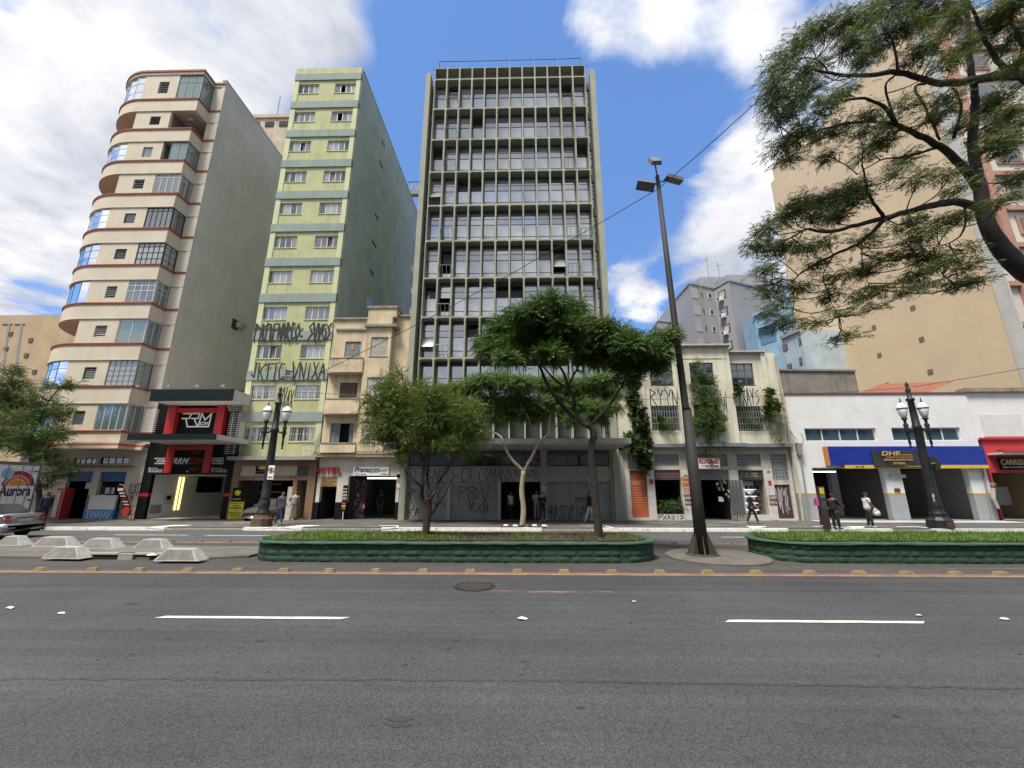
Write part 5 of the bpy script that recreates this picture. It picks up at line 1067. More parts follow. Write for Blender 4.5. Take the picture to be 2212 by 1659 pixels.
r = trect(1, 2, 1740, 875, 2020, 1010, YF); graffiti('PBV', *r, YF + .095, spb, ob, .035, 23, .1); r = trect(1, 2, 1840, 1020, 2010, 1110, YF); graffiti('MXW', *r, YF + .095, spb, ob, .03, 24, .25)
r = trect(1, 2, 1320, 900, 1640, 1040, YF); graffiti('ROSOE', *r, YF + .095, spb, ob, .03, 25, .25); r = trect(1, 2, 1310, 1060, 1400, 1150, YF); graffiti('KA', *r, YF + .095, spb, ob, .035, 26, .2)
graffiti('HVRTTVPIVM', *trect(2, 2, 310, 1050, 650, 1160, YF), YF + .095, spb, ob, .03, 27, .12); graffiti('KRTS', *trect(2, 2, 550, 980, 655, 1020, YF), YF + .095, spb, ob, .03, 28, .2)
nb = thing('notice_paper', 'small white notice taped to the pillar by the dark entrance', 'notice', (xsg[2][1] + .2, YF - .06, 2.0)); MB().box(xsg[2][1] + .08, xsg[2][1] + .32, YF - .062, YF - .052, 1.9, 2.2).build('sheet', lp, nb)
# neighbour's yellow frame bridge seen in the gap on the left
yg = thing('roof_gantry', 'yellow and blue steel gantry poking out between green and office block', 'gantry', (-9.5, 44, 27))
p0 = P(*T(1, 0, 1310, 1575), 44); p1 = P(*T(1, 0, 1420, 1570), 44); p2 = P(*T(1, 0, 1330, 1650), 44)
b = MB(); b.bar(p0, p1, .07); b.box(p0.x, p1.x + .5, 43.8, 44.4, p2.z - .6, p2.z + .1)
b.build('beam', mat('gantry_blue', (.10, .11, .14), .6), yg); b = MB()
for k in range(3): b.bar((p0.x + .3 + k * .9, 44, p2.z + .1), (p0.x + .9 + k * .9, 44, p0.z), .06); b.bar((p0.x + .9 + k * .9, 44, p0.z), (p0.x + 1.2 + k * .9, 44, p2.z + .1), .06)
b.build('brace', mat('gantry_yellow', (.42, .3, .04), .6), yg)
# ================================================================== white overgrown two-storey building to let
wb = thing('shop_building', 'white stained two-storey building overgrown with plants, to-let sign over its shops', 'building', (11.5, 28, 0))
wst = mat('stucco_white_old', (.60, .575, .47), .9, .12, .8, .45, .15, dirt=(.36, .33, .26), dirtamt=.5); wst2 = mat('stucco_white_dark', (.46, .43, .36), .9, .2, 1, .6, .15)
ledge_m = mat('ledge_blue_grey', (.17, .19, .22), .8, .2, 2, .3)
YW = YF - .05
zled = q(*T(2, 2, 1700, 545), YW - .35)[1]; zledt = q(*T(2, 2, 1700, 515), YW - .35)[1]
WX = [6.2, q(*T(2, 2, 1155, 300), YW)[0], q(*T(2, 2, 1440, 300), YW)[0], q(*T(2, 2, 1925, 300), YW)[0], q(*T(3, 2, -20, 300), YW)[0], 17.05]
rt_c = q(*T(2, 1, 1640, 1335), YW - .3)[1]; rt_s = q(*T(2, 1, 2000, 1392), YW)[1]
cxa, cxb = q(*T(2, 1, 1420, 1500), YW - .3)[0], q(*T(2, 1, 1885, 1500), YW - .3)[0]
wins = {'l1': trect(2, 2, 1208, 188, 1448, 395, YW), 'l2': rect(1404, 775, 1453, 832, YW), 'c2': trect(2, 1, 1538, 1475, 1745, 1660, YW - .3), 'r1': trect(2, 2, 1945, 192, 2165, 398, YW), 'r2': trect(2, 1, 1890, 1480, 2090, 1655, YW)}
wins['r2'] = (wins['r2'][0], wins['r2'][1], q(*T(2, 2, 2050, 10), YW)[1], wins['r2'][3])
c1 = (wins['c2'][0], wins['c2'][1], wins['l1'][2], wins['l1'][3])
MB().holes(6.2, cxa, zled, rt_s, YW, YW + .3, [wins['l1'], wins['l2']]).build('wall', wst, wb)
MB().holes(cxa, cxb, zled, rt_c, YW - .3, YW, [wins['c2'], c1]).build('centre_wall', wst, wb)
MB().holes(cxb, 17.0, zled, rt_s, YW, YW + .3, [wins['r1'], wins['r2']]).build('wall', wst, wb)
MB().box(cxa, cxb, YW + .001, YW + 2, rt_s - .1, rt_c - .01).build('centre_mass', wst, wb)
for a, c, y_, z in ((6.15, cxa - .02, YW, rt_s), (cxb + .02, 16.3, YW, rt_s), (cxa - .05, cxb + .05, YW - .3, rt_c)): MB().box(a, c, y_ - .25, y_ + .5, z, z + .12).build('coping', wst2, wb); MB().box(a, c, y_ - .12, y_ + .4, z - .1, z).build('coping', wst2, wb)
for x in (cxa + .35, cxb - .45): MB().box(x, x + .1, YW - .34, YW - .302, zled, rt_c - .8).build('strip_moulding', wst, wb)
MB().box(cxa + .2, cxb - .2, YW - .33, YW - .302, rt_c - .85, rt_c - .78).build('strip_moulding', wst, wb)
for x0, x1 in ((6.9, 7.15), (WX[1] - .2, WX[1] + .05), (16.0, 16.3)): MB().box(x0, x1, YW - .14, YW - .002, zled, rt_s).build('pilaster', wst, wb)
MB().box(6.2, 17.0, YW + .31, 36, .2, rt_s - .4).build('core', dark_room, wb) if False else None
MB().box(16.75, 17.02, YW + .3, 36, .15, rt_s).build('side_wall', wst2, wb); MB().box(6.2, 6.45, YW + .3, 36, .15, rt_s).build('side_wall', wst2, wb)
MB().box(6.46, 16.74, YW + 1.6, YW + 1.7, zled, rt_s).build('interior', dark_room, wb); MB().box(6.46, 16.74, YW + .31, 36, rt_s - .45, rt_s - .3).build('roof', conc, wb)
iron_w = mat('iron_window', (.10, .11, .11), .6, .2, 4)
for k, r in wins.items(): window(wb, *r, (YW - .2 if k == 'c2' else YW + .1), 3, (2.2, 1), iron_w, g_dark, .045, seed=3, sill=ledge_m, cu=(mat('curtain_olive', (.30, .29, .2), .9, .3, 2) if k == 'r2' else None))
window(wb, *c1, YW - .2, 3, (1, 1), iron_w, g_dark, .045, seed=3)
for k in ('l1', 'r1'): r = wins[k]; bars(wb, r[0] - .05, r[1] + .05, r[2], r[3], YW - .08, 11, 4, mat('grille_grey', (.30, .31, .31), .6), .014)
MB().box(6.2, 17.05, YW - .35, YW + .3, zled, zledt).build('ledge', ledge_m, wb); MB().box(cxa - .15, cxb + .15, YW - .75, YW - .351, zled, zledt).build('ledge', ledge_m, wb)
graffiti('RYYN', *trect(2, 2, 1195, 45, 1440, 180, YW), YW - .002, spb, wb, .055, 31, .14); graffiti('YXAYS', *trect(2, 2, 1945, 45, 2140, 185, YW), YW - .002, spb, wb, .05, 33, .14); graffiti('W', *trect(2, 2, 1800, 55, 1860, 240, YW - .3), YW - .302, spb, wb, .04, 34)
# ground floor
marb = mat('marble_tile', (.55, .55, .54), .45, .12, 2.5, .25, dirt=(.38, .37, .35), dirtamt=.5)
zg1 = q(*T(2, 2, 1340, 742), YF)[1]
op = {'orange': trect(2, 2, 1030, 745, 1172, 1155, YF), 'plant': trect(2, 2, 1240, 742, 1470, 1125, YF), 'main': trect(2, 2, 1570, 742, 1895, 1185, YF), 'shop': trect(2, 2, 1975, 745, 2195, 1130, YF), 'door': trect(3, 2, 75, 870, 210, 1165, YF)}
op['main'] = (q(*T(2, 2, 1600, 1000), YF)[0], op['main'][1], .15, op['main'][3])
tz0 = q(*T(2, 2, 1340, 712), YF)[1]; tz1 = q(*T(2, 2, 1340, 605), YF)[1]
tr = [trect(2, 2, 1005, 603, 1100, 735, YF), trect(2, 2, 1228, 607, 1440, 708, YF), trect(2, 2, 1600, 607, 1860, 712, YF), trect(2, 2, 1940, 607, 2150, 712, YF), trect(3, 2, 30, 605, 170, 830, YF)]
hs_ = [(r[0], r[1], (.15 if k in ('main',) else r[2]), r[3]) for k, r in op.items()] + tr
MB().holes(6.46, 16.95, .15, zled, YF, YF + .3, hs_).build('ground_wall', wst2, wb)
blkm = MB().frus(-.075, .075, 0, .05, -.075, .075, 0, 0).mesh('glass_block', glass('glass_block', (.2, .23, .24), .1, .1, .2))
fr_ = mat('block_frame', (.5, .49, .45), .8)
for ti, r in enumerate(tr):
    MB().box(r[0], r[1], YF + .13, YF + .16, r[2], r[3]).build('block_panel', fr_ if ti in (0, 4) else wst2, wb); nx = max(2, round((r[1] - r[0]) / .2)); nz = max(2, round((r[3] - r[2]) / .2)); sx, sz = (r[1] - r[0]) / nx, (r[3] - r[2]) / nz
    for i in range(nx):
        for j in range(nz): piece('glass_block', blkm, wb, (r[0] + sx * (i + .5), YF + .085, r[2] + sz * (j + .5)))
# marble tiles on the piers
edges = [(6.5, op['orange'][0]), (op['orange'][1], op['plant'][0]), (op['plant'][1], op['main'][0]), (op['main'][1], op['shop'][0]), (op['shop'][1], op['door'][0]), (op['door'][1], 16.9)]
rnd = random.Random(12)
for a, c in edges:
    a += .02; c -= .02; n = 2 if c - a > .75 else 1; zc = .17
    while zc < zg1 - .1:
        h = min(.46, zg1 - zc)
        for i in range(n):
            xa = a + (c - a) * i / n; xb = a + (c - a) * (i + 1) / n
            d = rnd.uniform(0, .006); MB().box(xa + .006, xb - .006, YF - .03 - d, YF - .001, zc + .006, zc + h - .006).build('tile', marb, wb)
        zc += h
MB().box(op['plant'][0], op['plant'][1], YF - .05, YF + .2, .15, op['plant'][2]).build('low_wall', marb, wb); graffiti('FXAXIS', op['plant'][0] + .05, op['plant'][1] - .05, .2, op['plant'][2] - .05, YF - .055, spb, wb, .03, 41)
MB().box(op['shop'][0] - .4, op['shop'][1] + .1, YF - .12, YF + .2, .15, op['shop'][2]).build('low_wall', marb, wb)
org = mat('orange_shutter_paint', (.42, .105, .03), .6, .25, 1.5, .3); o = op['orange']; shutter(wb, o[0], o[1], .3, o[3], YF + .1, org, .1); MB().box(o[0] - .2, o[1] + .2, YF - .06, YF + .2, .15, .29).build('step', marb, wb)
graffiti('SNBBY', *trect(2, 2, 1025, 838, 1148, 870, YF), YF + .08, mat('spray_pale', (.5, .35, .28), .8), wb, .025, 42)
o = op['door']; MB().box(o[0], o[1], YF + .08, YF + .12, .25, o[3]).build('door', mat('door_maroon', (.07, .03, .035), .6, .3, 3, .4), wb); MB().box(o[0] - .1, o[1] + .1, YF - .1, YF + .2, .15, .24).build('step', marb, wb); graffiti('NAPYKE', o[0] + .1, o[1] - .1, .7, 2.1, YF + .079, mat('spray_grey', (.4, .4, .4), .8), wb, .03, 43, .3)
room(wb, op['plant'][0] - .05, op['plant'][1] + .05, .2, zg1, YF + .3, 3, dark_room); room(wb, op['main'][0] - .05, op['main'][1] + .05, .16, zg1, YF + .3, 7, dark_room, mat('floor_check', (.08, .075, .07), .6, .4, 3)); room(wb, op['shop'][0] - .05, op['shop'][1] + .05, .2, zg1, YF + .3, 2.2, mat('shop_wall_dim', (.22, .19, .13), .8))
mar = mat('rolled_maroon', (.09, .05, .06), .6)
for k, m_ in (('plant', mar), ('main', mat('rolled_grey', (.2, .2, .19), .6)), ('shop', al_dark)): o = op[k]; shutter(wb, o[0], o[1], o[3] - .55, o[3], YF + .06, m_, .09)
graffiti('SDSB', op['shop'][0] + .1, op['shop'][1] - .3, op['shop'][3] - .45, op['shop'][3] - .15, YF + .04, MATS['spray_pale'], wb, .02, 44)
# folded iron gate, lit display case
ig = thing('folding_gate', 'folded grey iron gate standing open beside the shop entrance', 'gate', (op['main'][1] + .3, YF - .2, .15)); r = trect(2, 2, 1890, 830, 2010, 1130, YF - .3)
for k in range(9): x = r[0] + (r[1] - r[0]) * k / 9; MB().box(x, x + .07, YF - .32 + (k % 2) * .1, YF - .25 + (k % 2) * .1, .45, r[3]).build('leaf', iron_w if k < 7 else al_grey, ig)
dc = thing('display_fridge', 'lit glass display fridge stacked with goods inside the right shop', 'fridge', (op['shop'][0] + 1.1, 27.6, .5)); a, c = op['shop'][0] + .7, op['shop'][1] - .1
MB().box(a, c, 27.9, 28.3, .5, 2.5).build('cabinet', wht, dc)
for k in range(4):
    MB().box(a + .04, c - .04, 27.6, 27.9, .7 + k * .42, .73 + k * .42).build('shelf', emit('fridge_glow', (.9, .95, 1), .5), dc)
    for i in range(6): MB().box(a + .08 + i * .14, a + .18 + i * .14, 27.62, 27.75, .735 + k * .42, .95 + k * .42).build('product', hg[(i + k) % 5], dc)
hm = thing('hanging_goods', 'bundle of pale wares hanging at the dark shop entrance', 'merchandise', (op['main'][1] - .4, YF + .1, 1.5)); rnd = random.Random(3)
MB().bar((op['main'][1] - .9, YF + .1, 2.75), (op['main'][1], YF + .1, 2.75), .02).build('rail', iron_w, hm)
for k in range(22): x = op['main'][1] - .85 + .8 * rnd.random(); z = 1.2 + 1.3 * rnd.random(); MB().box(x, x + rnd.uniform(.05, .18), YF + .08 + .1 * rnd.random(), YF + .2, z, z + rnd.uniform(.1, .3)).build('ware', rnd.choice([hg[1], hg[4], hg[3], lp]), hm)
# to-let sign, notices, number plates
r = trect(2, 2, 1605, 640, 1795, 730, YF - .4); als = thing('to_let_sign', 'white ALUGA-SE to-let sign with red capitals under hanging vines', 'sign', ((r[0] + r[1]) / 2, YF - .4, r[2])); MB().box(r[0], r[1], YF - .4, YF - .38, r[2], r[3]).build('panel', lw, als); w, h = r[1] - r[0], r[3] - r[2]
text('ALUGA-SE', r[0] + .04 * w, r[1] - .04 * w, r[2] + .45 * h, r[3] - .05 * h, YF - .401, mat('print_bright_red', (.5, .02, .03), .6), als, bold=.04); text('11 94752-3400', r[0] + .15 * w, r[1] - .05 * w, r[2] + .08 * h, r[2] + .32 * h, YF - .401, tb, als, bold=.02)
def board(name, label, r, y, m, lines, cat='poster', tm=None):
    t = thing(name, label, cat, ((r[0] + r[1]) / 2, y, r[2])); MB().box(r[0], r[1], y - .015, y, r[2], r[3]).build('panel', m, t); n = len(lines)
    for k, s in enumerate(lines): h = (r[3] - r[2]) / n; text(s, r[0] + .06 * (r[1] - r[0]), r[1] - .06 * (r[1] - r[0]), r[3] - h * (k + .85), r[3] - h * (k + .2), y - .016, tm or tb, t, bold=.02)
    return t
yp = YF - .04
board('poster', 'white paper sheets pasted on the pier left of the to-let shop', trect(2, 2, 1475, 895, 1545, 960, yp), yp, lp, ['CARREGADOR', 'FONES', 'CAPAS'], tm=tr_); board('poster', 'dark red party poster low on the pier left of the to-let shop', trect(2, 2, 1492, 965, 1548, 1045, yp), yp, mat('poster_dark', (.11, .03, .04), .6, .4, 9), ['SHOW', 'FESTA'], tm=lp)
board('poster', 'orange and yellow Temos notice below the number plate', trect(2, 2, 1465, 800, 1532, 890, yp), yp, mat('poster_orange', (.5, .32, .16), .7, .3, 9), ['Temos', 'CHIP'], tm=tr_); board('poster', 'dark party poster on the pier beside the maroon door', trect(3, 2, 12, 962, 78, 1045, yp), yp, mat('poster_dark2', (.13, .03, .035), .6, .4, 9), ['SHOW', 'FESTA'], tm=lp)
for (i, xa, ya, xb, yb2, s, lab) in ((2, 1480, 782, 1515, 798, '400', 'small number 400 plate on the marble pier'), (2, 1168, 778, 1198, 792, '404', 'small number 404 plate right of the orange shutter'), (3, -12, 745, 18, 762, '394', 'small number 394 plate on the right marble pier')): board('house_number', lab, trect(i, 2, xa, ya, xb, yb2, yp), yp, lp, [s], 'number plate')
for (i, xa, ya, xb, yb2, lab) in ((2, 1190, 822, 1217, 864, 'small red plate on the marble pier right of the orange shutter'), (3, 2, 835, 28, 872, 'small red plate on the marble pier near the maroon door')): r = trect(i, 2, xa, ya, xb, yb2, yp); t = thing('wall_plate', lab, 'plate', ((r[0] + r[1]) / 2, yp, r[2])); MB().box(r[0], r[1], yp - .02, yp, r[2], r[3]).build('plate', hot, t)
# drain pipe and meter box at the right end
dp = thing('drain_pipe', 'pale rusty drain pipe running down the right edge of the overgrown building', 'pipe', (16.9, YF - .2, .15)); MB().tube([P(*T(3, 1, 60, 1420), YF - .2), P(*T(3, 2, 120, 60), YF - .2), P(*T(3, 2, 190, 480), YF - .2), P(*T(3, 2, 270, 900), YF - .2), Vector((P(*T(3, 2, 305, 1185), YF - .2).x, YF - .2, .15))], .07, 8).build('pipe', mat('pipe_cream', (.5, .45, .35), .8, .25, 2, .5), dp)
p2 = thing('conduit_pipe', 'thin grey conduit pipe with meter box at the white store corner', 'pipe', (17.2, YF - .15, .15)); a0 = P(*T(3, 2, 265, 560), YF - .15); MB().tube([a0, P(*T(3, 2, 300, 760), YF - .15), P(*T(3, 2, 330, 960), YF - .15), Vector((P(*T(3, 2, 365, 1188), YF - .15).x, YF - .15, .15))], .05, 8).build('pipe', al_grey, p2); MB().box(a0.x - .12, a0.x + .14, YF - .3, YF - .02, a0.z - .4, a0.z + .35).build('meter_box', mat('box_grey', (.25, .25, .24), .7), p2)
b = MB(); c0 = P(*T(3, 2, 250, 560), YF - .2)
for k in range(4): b.tube([c0 + Vector((.02 * k, 0, .2)), P(*T(3, 2, 200 + 20 * k, 470 + 8 * k), YF - .25), P(*T(3, 2, 190, 400), YF - .22)], .012, 4)
b.tube([c0 + Vector((.3, -.05, .1)), c0 + Vector((.45, -.1, .6)), c0 + Vector((.35, -.1, .95))], .018, 5); b.build('cables', al_dark, p2)

# ================================================================== white tyre shop with blue fascia
ws = thing('shop_building', 'white single-storey car workshop number 388 with long blue fascia', 'shop', (23, 28, 0))
wp = mat('wall_white_wash', (.66, .67, .67), .9, .07, 1.2, .06, .25, dirt=(.5, .51, .52), dirtamt=.4); gp = mat('wall_grey_dado', (.30, .31, .33), .8, .1, 2); orl = mat('orange_line', (.5, .3, .07), .7)
JX0, JX1 = 17.08, 28.85; zrj = q(1900, 851.5, YF)[1]
wA = trect(3, 2, 322, 382, 940, 494, YF); wB = trect(3, 2, 1075, 376, 1670, 490, YF); zo = q(*T(3, 2, 700, 722), YF)[1]
d1 = (q(*T(3, 2, 418, 950), YF)[0], q(*T(3, 2, 1040, 950), YF)[0], 0, zo); d2 = (q(*T(3, 2, 1188, 950), YF)[0], q(*T(3, 2, 1775, 950), YF)[0], 0, zo); zd = q(*T(3, 2, 1110, 958), YF)[1]
MB().holes(JX0, JX1, zd + .1, zrj, YF, YF + .35, [wA, wB, d1, d2]).build('wall', wp, ws); [(MB().box(a, c, YF - .004, YF + .35, .15, zd).build('dado', gp, ws), MB().box(a, c, YF - .006, YF + .35, zd, zd + .1).build('orange_line', orl, ws)) for a, c in ((JX0, d1[0]), (d1[1], d2[0]), (d2[1], JX1))]
MB().box(JX0 - .05, JX1, YF - .06, YF + .4, zrj, zrj + .1).build('coping', mat('coping_maroon', (.16, .05, .05), .8), ws)
gbl = glass('glass_blue', (.05, .10, .13), .22, .3, .02, .1)
window(ws, *wA, YF + .12, 4, (1,), al_white, gbl, .06, seed=1); window(ws, *wB, YF + .12, 4, (1,), al_white, gbl, .06, seed=2)
MB().box(JX0 + .1, JX1 - .1, YF + .8, YF + .85, wA[2] - .5, wA[3] + .5).build('upper_backing', grey_room, ws)
room(ws, JX0 + .1, (d1[1] + d2[0]) / 2 - .1, .17, zo, YF + .35, 8, mat('workshop_wall', (.12, .12, .12), .8, .2, 1), mat('workshop_floor', (.28, .27, .22), .6), dark_room); room(ws, (d1[1] + d2[0]) / 2, JX1 - .1, .17, zo, YF + .35, 6, mat('workshop_wall_light', (.5, .5, .48), .8), MATS['workshop_floor'], dark_room)  # dimness inside the bays is put into the wall and ceiling colours
MB().box((d1[1] + d2[0]) / 2 + .01, JX1 - .11, YF + 6.25, YF + 6.34, .17, 1.6).build('inner_dado', mat('inner_grey', (.13, .135, .14), .8), ws)
zz0 = q(*T(3, 2, 1200, 700), YF - .35)[1]; zz1 = q(*T(3, 2, 1200, 538), YF - .35)[1]; fx0, fx1 = q(*T(3, 2, 525, 620), YF - .35)[0], q(*T(3, 2, 1880, 620), YF - .35)[0]
fbm = mat('fascia_blue', (.012, .03, .26), .35, .12, 1.5); fs = MB().box(fx0, fx1, YF - .35, YF - .01, zz0, zz1).build('fascia', fbm, ws); MB().box(fx0 - .07, fx0 - .002, YF - .37, YF - .01, zz0 - .02, zz1).build('edge_strip', mat('fascia_orange', (.5, .2, .04), .6), fs)
yb3 = mat('fascia_yellow', (.6, .42, .03), .6, .15); xq = q(*T(3, 2, 665, 712), YF - .35)[0]; MB().box(xq, fx1, YF - .37, YF - .012, zz0 - .2, zz0 - .002).build('yellow_edge', yb3, fs)
text('350 / 388', q(*T(3, 2, 755, 712), YF - .37)[0], q(*T(3, 2, 830, 712), YF - .37)[0], zz0 - .15, zz0 - .05, YF - .371, tb, fs)
r = trect(3, 2, 905, 572, 1305, 720, YF - .42); gold = mat('gold_print', (.5, .33, .1), .5, .2, 6); bn = thing('banner', 'black banner with gold lettering hung over the blue fascia', 'banner', ((r[0] + r[1]) / 2, YF - .4, r[2])); w, h = r[1] - r[0], r[3] - r[2]
n = 16; b = MB(); m_ = 6; b.add([(r[0] + w * i / n, YF - .415 - .018 * math.sin(i * .9 + j * .8) * (1 if 0 < i < n else .3), r[2] + h * j / m_ - .05 * math.sin(math.pi * i / n) * (1 if j == m_ else .3)) for j in range(m_ + 1) for i in range(n + 1)], [(j * (n + 1) + i, j * (n + 1) + i + 1, (j + 1) * (n + 1) + i + 1, (j + 1) * (n + 1) + i) for j in range(m_) for i in range(n)]); b.build('cloth', mat('banner_black', (.03, .028, .025), .5, .2), bn, True)
text('DHF', r[0] + .2 * w, r[0] + .62 * w, r[2] + .68 * h, r[3] - .06 * h, YF - .45, gold, bn, shear=.2, bold=.03); text('AUTOCENTER', r[0] + .55 * w, r[0] + .86 * w, r[2] + .68 * h, r[2] + .76 * h, YF - .45, gold, bn); MB().box(r[0] + .28 * w, r[0] + .86 * w, YF - .455, YF - .447, r[2] + .58 * h, r[2] + .61 * h).build('line', gold, bn); text('SERVIÇOS AUTOMOTIVOS', r[0] + .23 * w, r[0] + .85 * w, r[2] + .36 * h, r[2] + .49 * h, YF - .45, gold, bn, bold=.02); text('EM GERAL', r[0] + .42 * w, r[0] + .68 * w, r[2] + .17 * h, r[2] + .29 * h, YF - .45, gold, bn, bold=.02); text('11 2503-2084', r[0] + .66 * w, r[0] + .97 * w, r[2] + .02 * h, r[2] + .09 * h, YF - .45, gold, bn)
r = trect(3, 2, 1088, 900, 1138, 933, YF); text('388', *r, YF - .02, mat('number_maroon', (.13, .03, .04), .5), ws, bold=.04, t=.03)
p = P(*T(3, 2, 1125, 798), YF - .1); MB().box(p.x - .45, p.x + .45, YF - .12, YF - .02, p.z - .08, p.z + .1).build('wall_lamp', mat('lamp_grey', (.4, .38, .38), .5), ws)
for (tx, ty, yy, s_) in ((440, 760, 28.5, 1.1),): p = P(*T(3, 2, tx, ty), yy); MB().box(p.x - s_, p.x + s_, yy, yy + .08, p.z, p.z + .04).build('tube_lamp', lt, ws)
pl = P(*T(3, 2, 590, 900), 31); MB().box(pl.x - .25, pl.x + .25, 31, 31.4, .17, zo).build('inner_pillar', wp, ws)
MB().box(d1[0], d1[1] - .3, 31.8, 31.9, 1.05, 1.2).build('inner_rail', mat('rail_yellow', (.4, .28, .03), .6), ws)
sk = thing('wash_basin', 'white basin on the rear wall of the right workshop bay', 'basin', (26, 32.9, 1.2)); p = P(*T(3, 2, 1660, 880), 32.6); MB().lathe([(.2, 0), (.9, .1), (1.0, .28)], (0, 0, 0), 14).v; MB().box(p.x - 1.1, p.x + 1.2, 32.3, 33.0, p.z - .1, p.z + .05).build('shelf', wht, sk); MB().box(p.x - .2, p.x + .2, 32.35, 32.6, p.z + .055, p.z + .55).build('red_box', hot, sk)
wc = thing('storage_box', 'white box on the floor of the right workshop bay', 'box', (26, 31, .17)); p = P(*T(3, 2, 1665, 1100), 30.5); MB().frus(p.x - .75, p.x + .75, 30.2, 30.9, .17, .95, .03, .03).build('box', wht, wc); MB().box(p.x - .77, p.x + .77, 30.18, 30.92, .95, 1.0).build('lid', wp, wc)
dsp = thing('drain_pipe', 'thin grey drain pipe down the right end of the white workshop', 'pipe', (28.4, YF - .08, .15)); MB().tube([P(*T(3, 2, 1850, 725), YF - .08), P(*T(3, 2, 1895, 940), YF - .08), Vector((P(*T(3, 2, 1942, 1172), YF - .08).x, YF - .08, .15))], .045, 8).build('pipe', al_grey, dsp)
# ================================================================== red shop at the right edge
rb = thing('shop_building', 'red painted shop with white upper wall at the right edge', 'shop', (32, 28, 0)); rdw = mat('wall_red', (.42, .028, .04), .75, .12, 1.5, .1); KX0, KX1 = 28.86, 36
zk = q(2150, 847, YF)[1]; zr0 = q(*T(3, 2, 2050, 480), YF)[1]
MB().box(KX0, KX1, YF, YF + .3, zr0, zk).build('upper_wall', wp, rb); MB().box(KX0 - .05, KX1, YF - .2, YF + .5, zk, zk + .25).build('coping', oldc, rb); r = trect(3, 2, 1790, 262, 2200, 468, YF); MB().box(r[0] + .4, r[1], YF - .03, YF - .001, r[2] + .1, r[3]).build('sheet_cover', mat('tarp_white', (.6, .6, .6), .7, .1, 2, 0, .3), rb)
kd = (q(*T(3, 2, 1975, 950), YF)[0], KX1 - .5, 0, q(*T(3, 2, 2100, 765), YF)[1]); MB().holes(KX0 + .15, KX1, .15, zr0, YF - .02, YF + .3, [kd]).build('red_wall', rdw, rb); MB().box(KX0 + .05, KX1, YF - .15, YF - .021, zr0, zr0 + .12).build('red_trim', rdw, rb)
zcn = q(*T(3, 2, 2050, 610), YF - .5)[1]; MB().box(KX0 + .3, KX1, YF - .9, YF - .021, zcn, zcn + .12).build('canopy', soff, rb); MB().box(KX0 + .3, KX0 + 2.6, YF - .95, YF - .6, zcn + .12, zcn + .3).build('awning_roll', rdw, rb)
r = trect(3, 2, 2005, 642, 2300, 738, YF - .1); sg_ = MB().box(r[0], r[1], YF - .12, YF - .022, r[2], r[3]).build('shop_sign', blk, rb); text('CARRESOM', r[0] + .05, r[1] - .05, r[2] + .4 * (r[3] - r[2]), r[3] - .05, YF - .121, mat('sign_pale_gold', (.5, .42, .2), .5), sg_, bold=.03); text('SOM E ACESSÓRIOS', r[0] + .1, r[1] - .2, r[2] + .1, r[2] + .28 * (r[3] - r[2]), YF - .121, lw, sg_)
room(rb, kd[0] - .05, KX1 - .4, .17, kd[3], YF + .3, 6, wood_l, None, grey_room); MB().box(kd[0] + .05, kd[0] + .6, 27.8, 28.6, .17, kd[3]).build('yellow_pillar', mat('pillar_yellow', (.5, .34, .03), .6), rb); MB().box(kd[0] + 1.2, kd[0] + 2.2, 30, 30.1, .17, 2.4).build('inner_door', mat('inner_door', (.3, .28, .22), .7), rb)
board('house_number', 'white number 378 plate on the red wall', trect(3, 2, 1918, 855, 1965, 882, YF - .03), YF - .03, lp, ['378'], 'number plate')
mr = MB(); p = P(*T(3, 2, 1700, 60), 27.5); mr.add([(p.x - 3, 27.4, zrj + .05), (KX0 + .2, 27.4, zrj + 1.0), (KX0 + .2, 33, zrj + 2.2), (p.x - 3, 33, zrj + 1.2)], [(0, 1, 2, 3)]); mr.build('tile_roof', mat('roof_tile_red', (.25, .09, .05), .8, .35, 6), rb)
# clothes at the red shop door
cl = thing('jacket', 'dark jacket hanging at the red shop door', 'clothing', (29.8, YF - .3, 1.2)); r = trect(3, 2, 1985, 890, 2062, 1075, YF - .35); cx = (r[0] + r[1]) / 2; MB().prism([(cx - .42, YF - .42), (cx, YF - .5), (cx + .42, YF - .42), (cx + .42, YF - .3), (cx - .42, YF - .3)], r[2] + .2, r[3]).build('body', hg[3], cl); MB().tube([(cx - .45, YF - .38, r[3] - .05), (cx - .55, YF - .38, r[3] - .7), (cx - .45, YF - .4, r[2])], [.12, .1, .07], 7).build('sleeve', hg[4], cl)

# ================================================================== buildings behind
tb_ = thing('apartment_building', 'huge tan blank-walled tower rising behind the workshop at right', 'building', (38, 37, 0)); tan = mat('stucco_tan', (.66, .51, .33), .9, .07, .35, .1, .12, dirt=(.58, .44, .28), dirtamt=.4)
XT = 33.6
MB().yz([(27.3, .2), (47.8, .2), (47.8, 41.6), (47.0, 41.6), (47.0, 43.4), (42.0, 43.4), (42.0, 41.2), (27.3, 41.2)], XT, XT + 16).build('wall', tan, tb_)
vm2 = mat('vent_block', (.2, .165, .14), .9, .3, 5)
for (vx, vy) in ((1888, 707), (1972, 665), (1991, 733), (1900, 767), (2010, 803), (1916, 832), (1918, 478), (2037, 420), (2000, 470), (1838, 560)):
    y_, z_ = on_side(vx, vy, XT); MB().box(XT - .03, XT - .002, y_ - .22, y_ + .22, z_ - .2, z_ + .2).build('vent', vm2, tb_)
wf = mat('facade_white', (.55, .53, .48), .9, .12, .8, .2); tf = mat('facade_terracotta', (.40, .22, .16), .85, .15, 1, .2)
MB().box(XT - .03, XT + 16, 26.9, 27.29, .2, 41.4).build('front_wall', wf, tb_); MB().box(XT - .04, XT + .02, 26.6, 27.5, 8, 41.4).build('white_strip', wf, tb_)
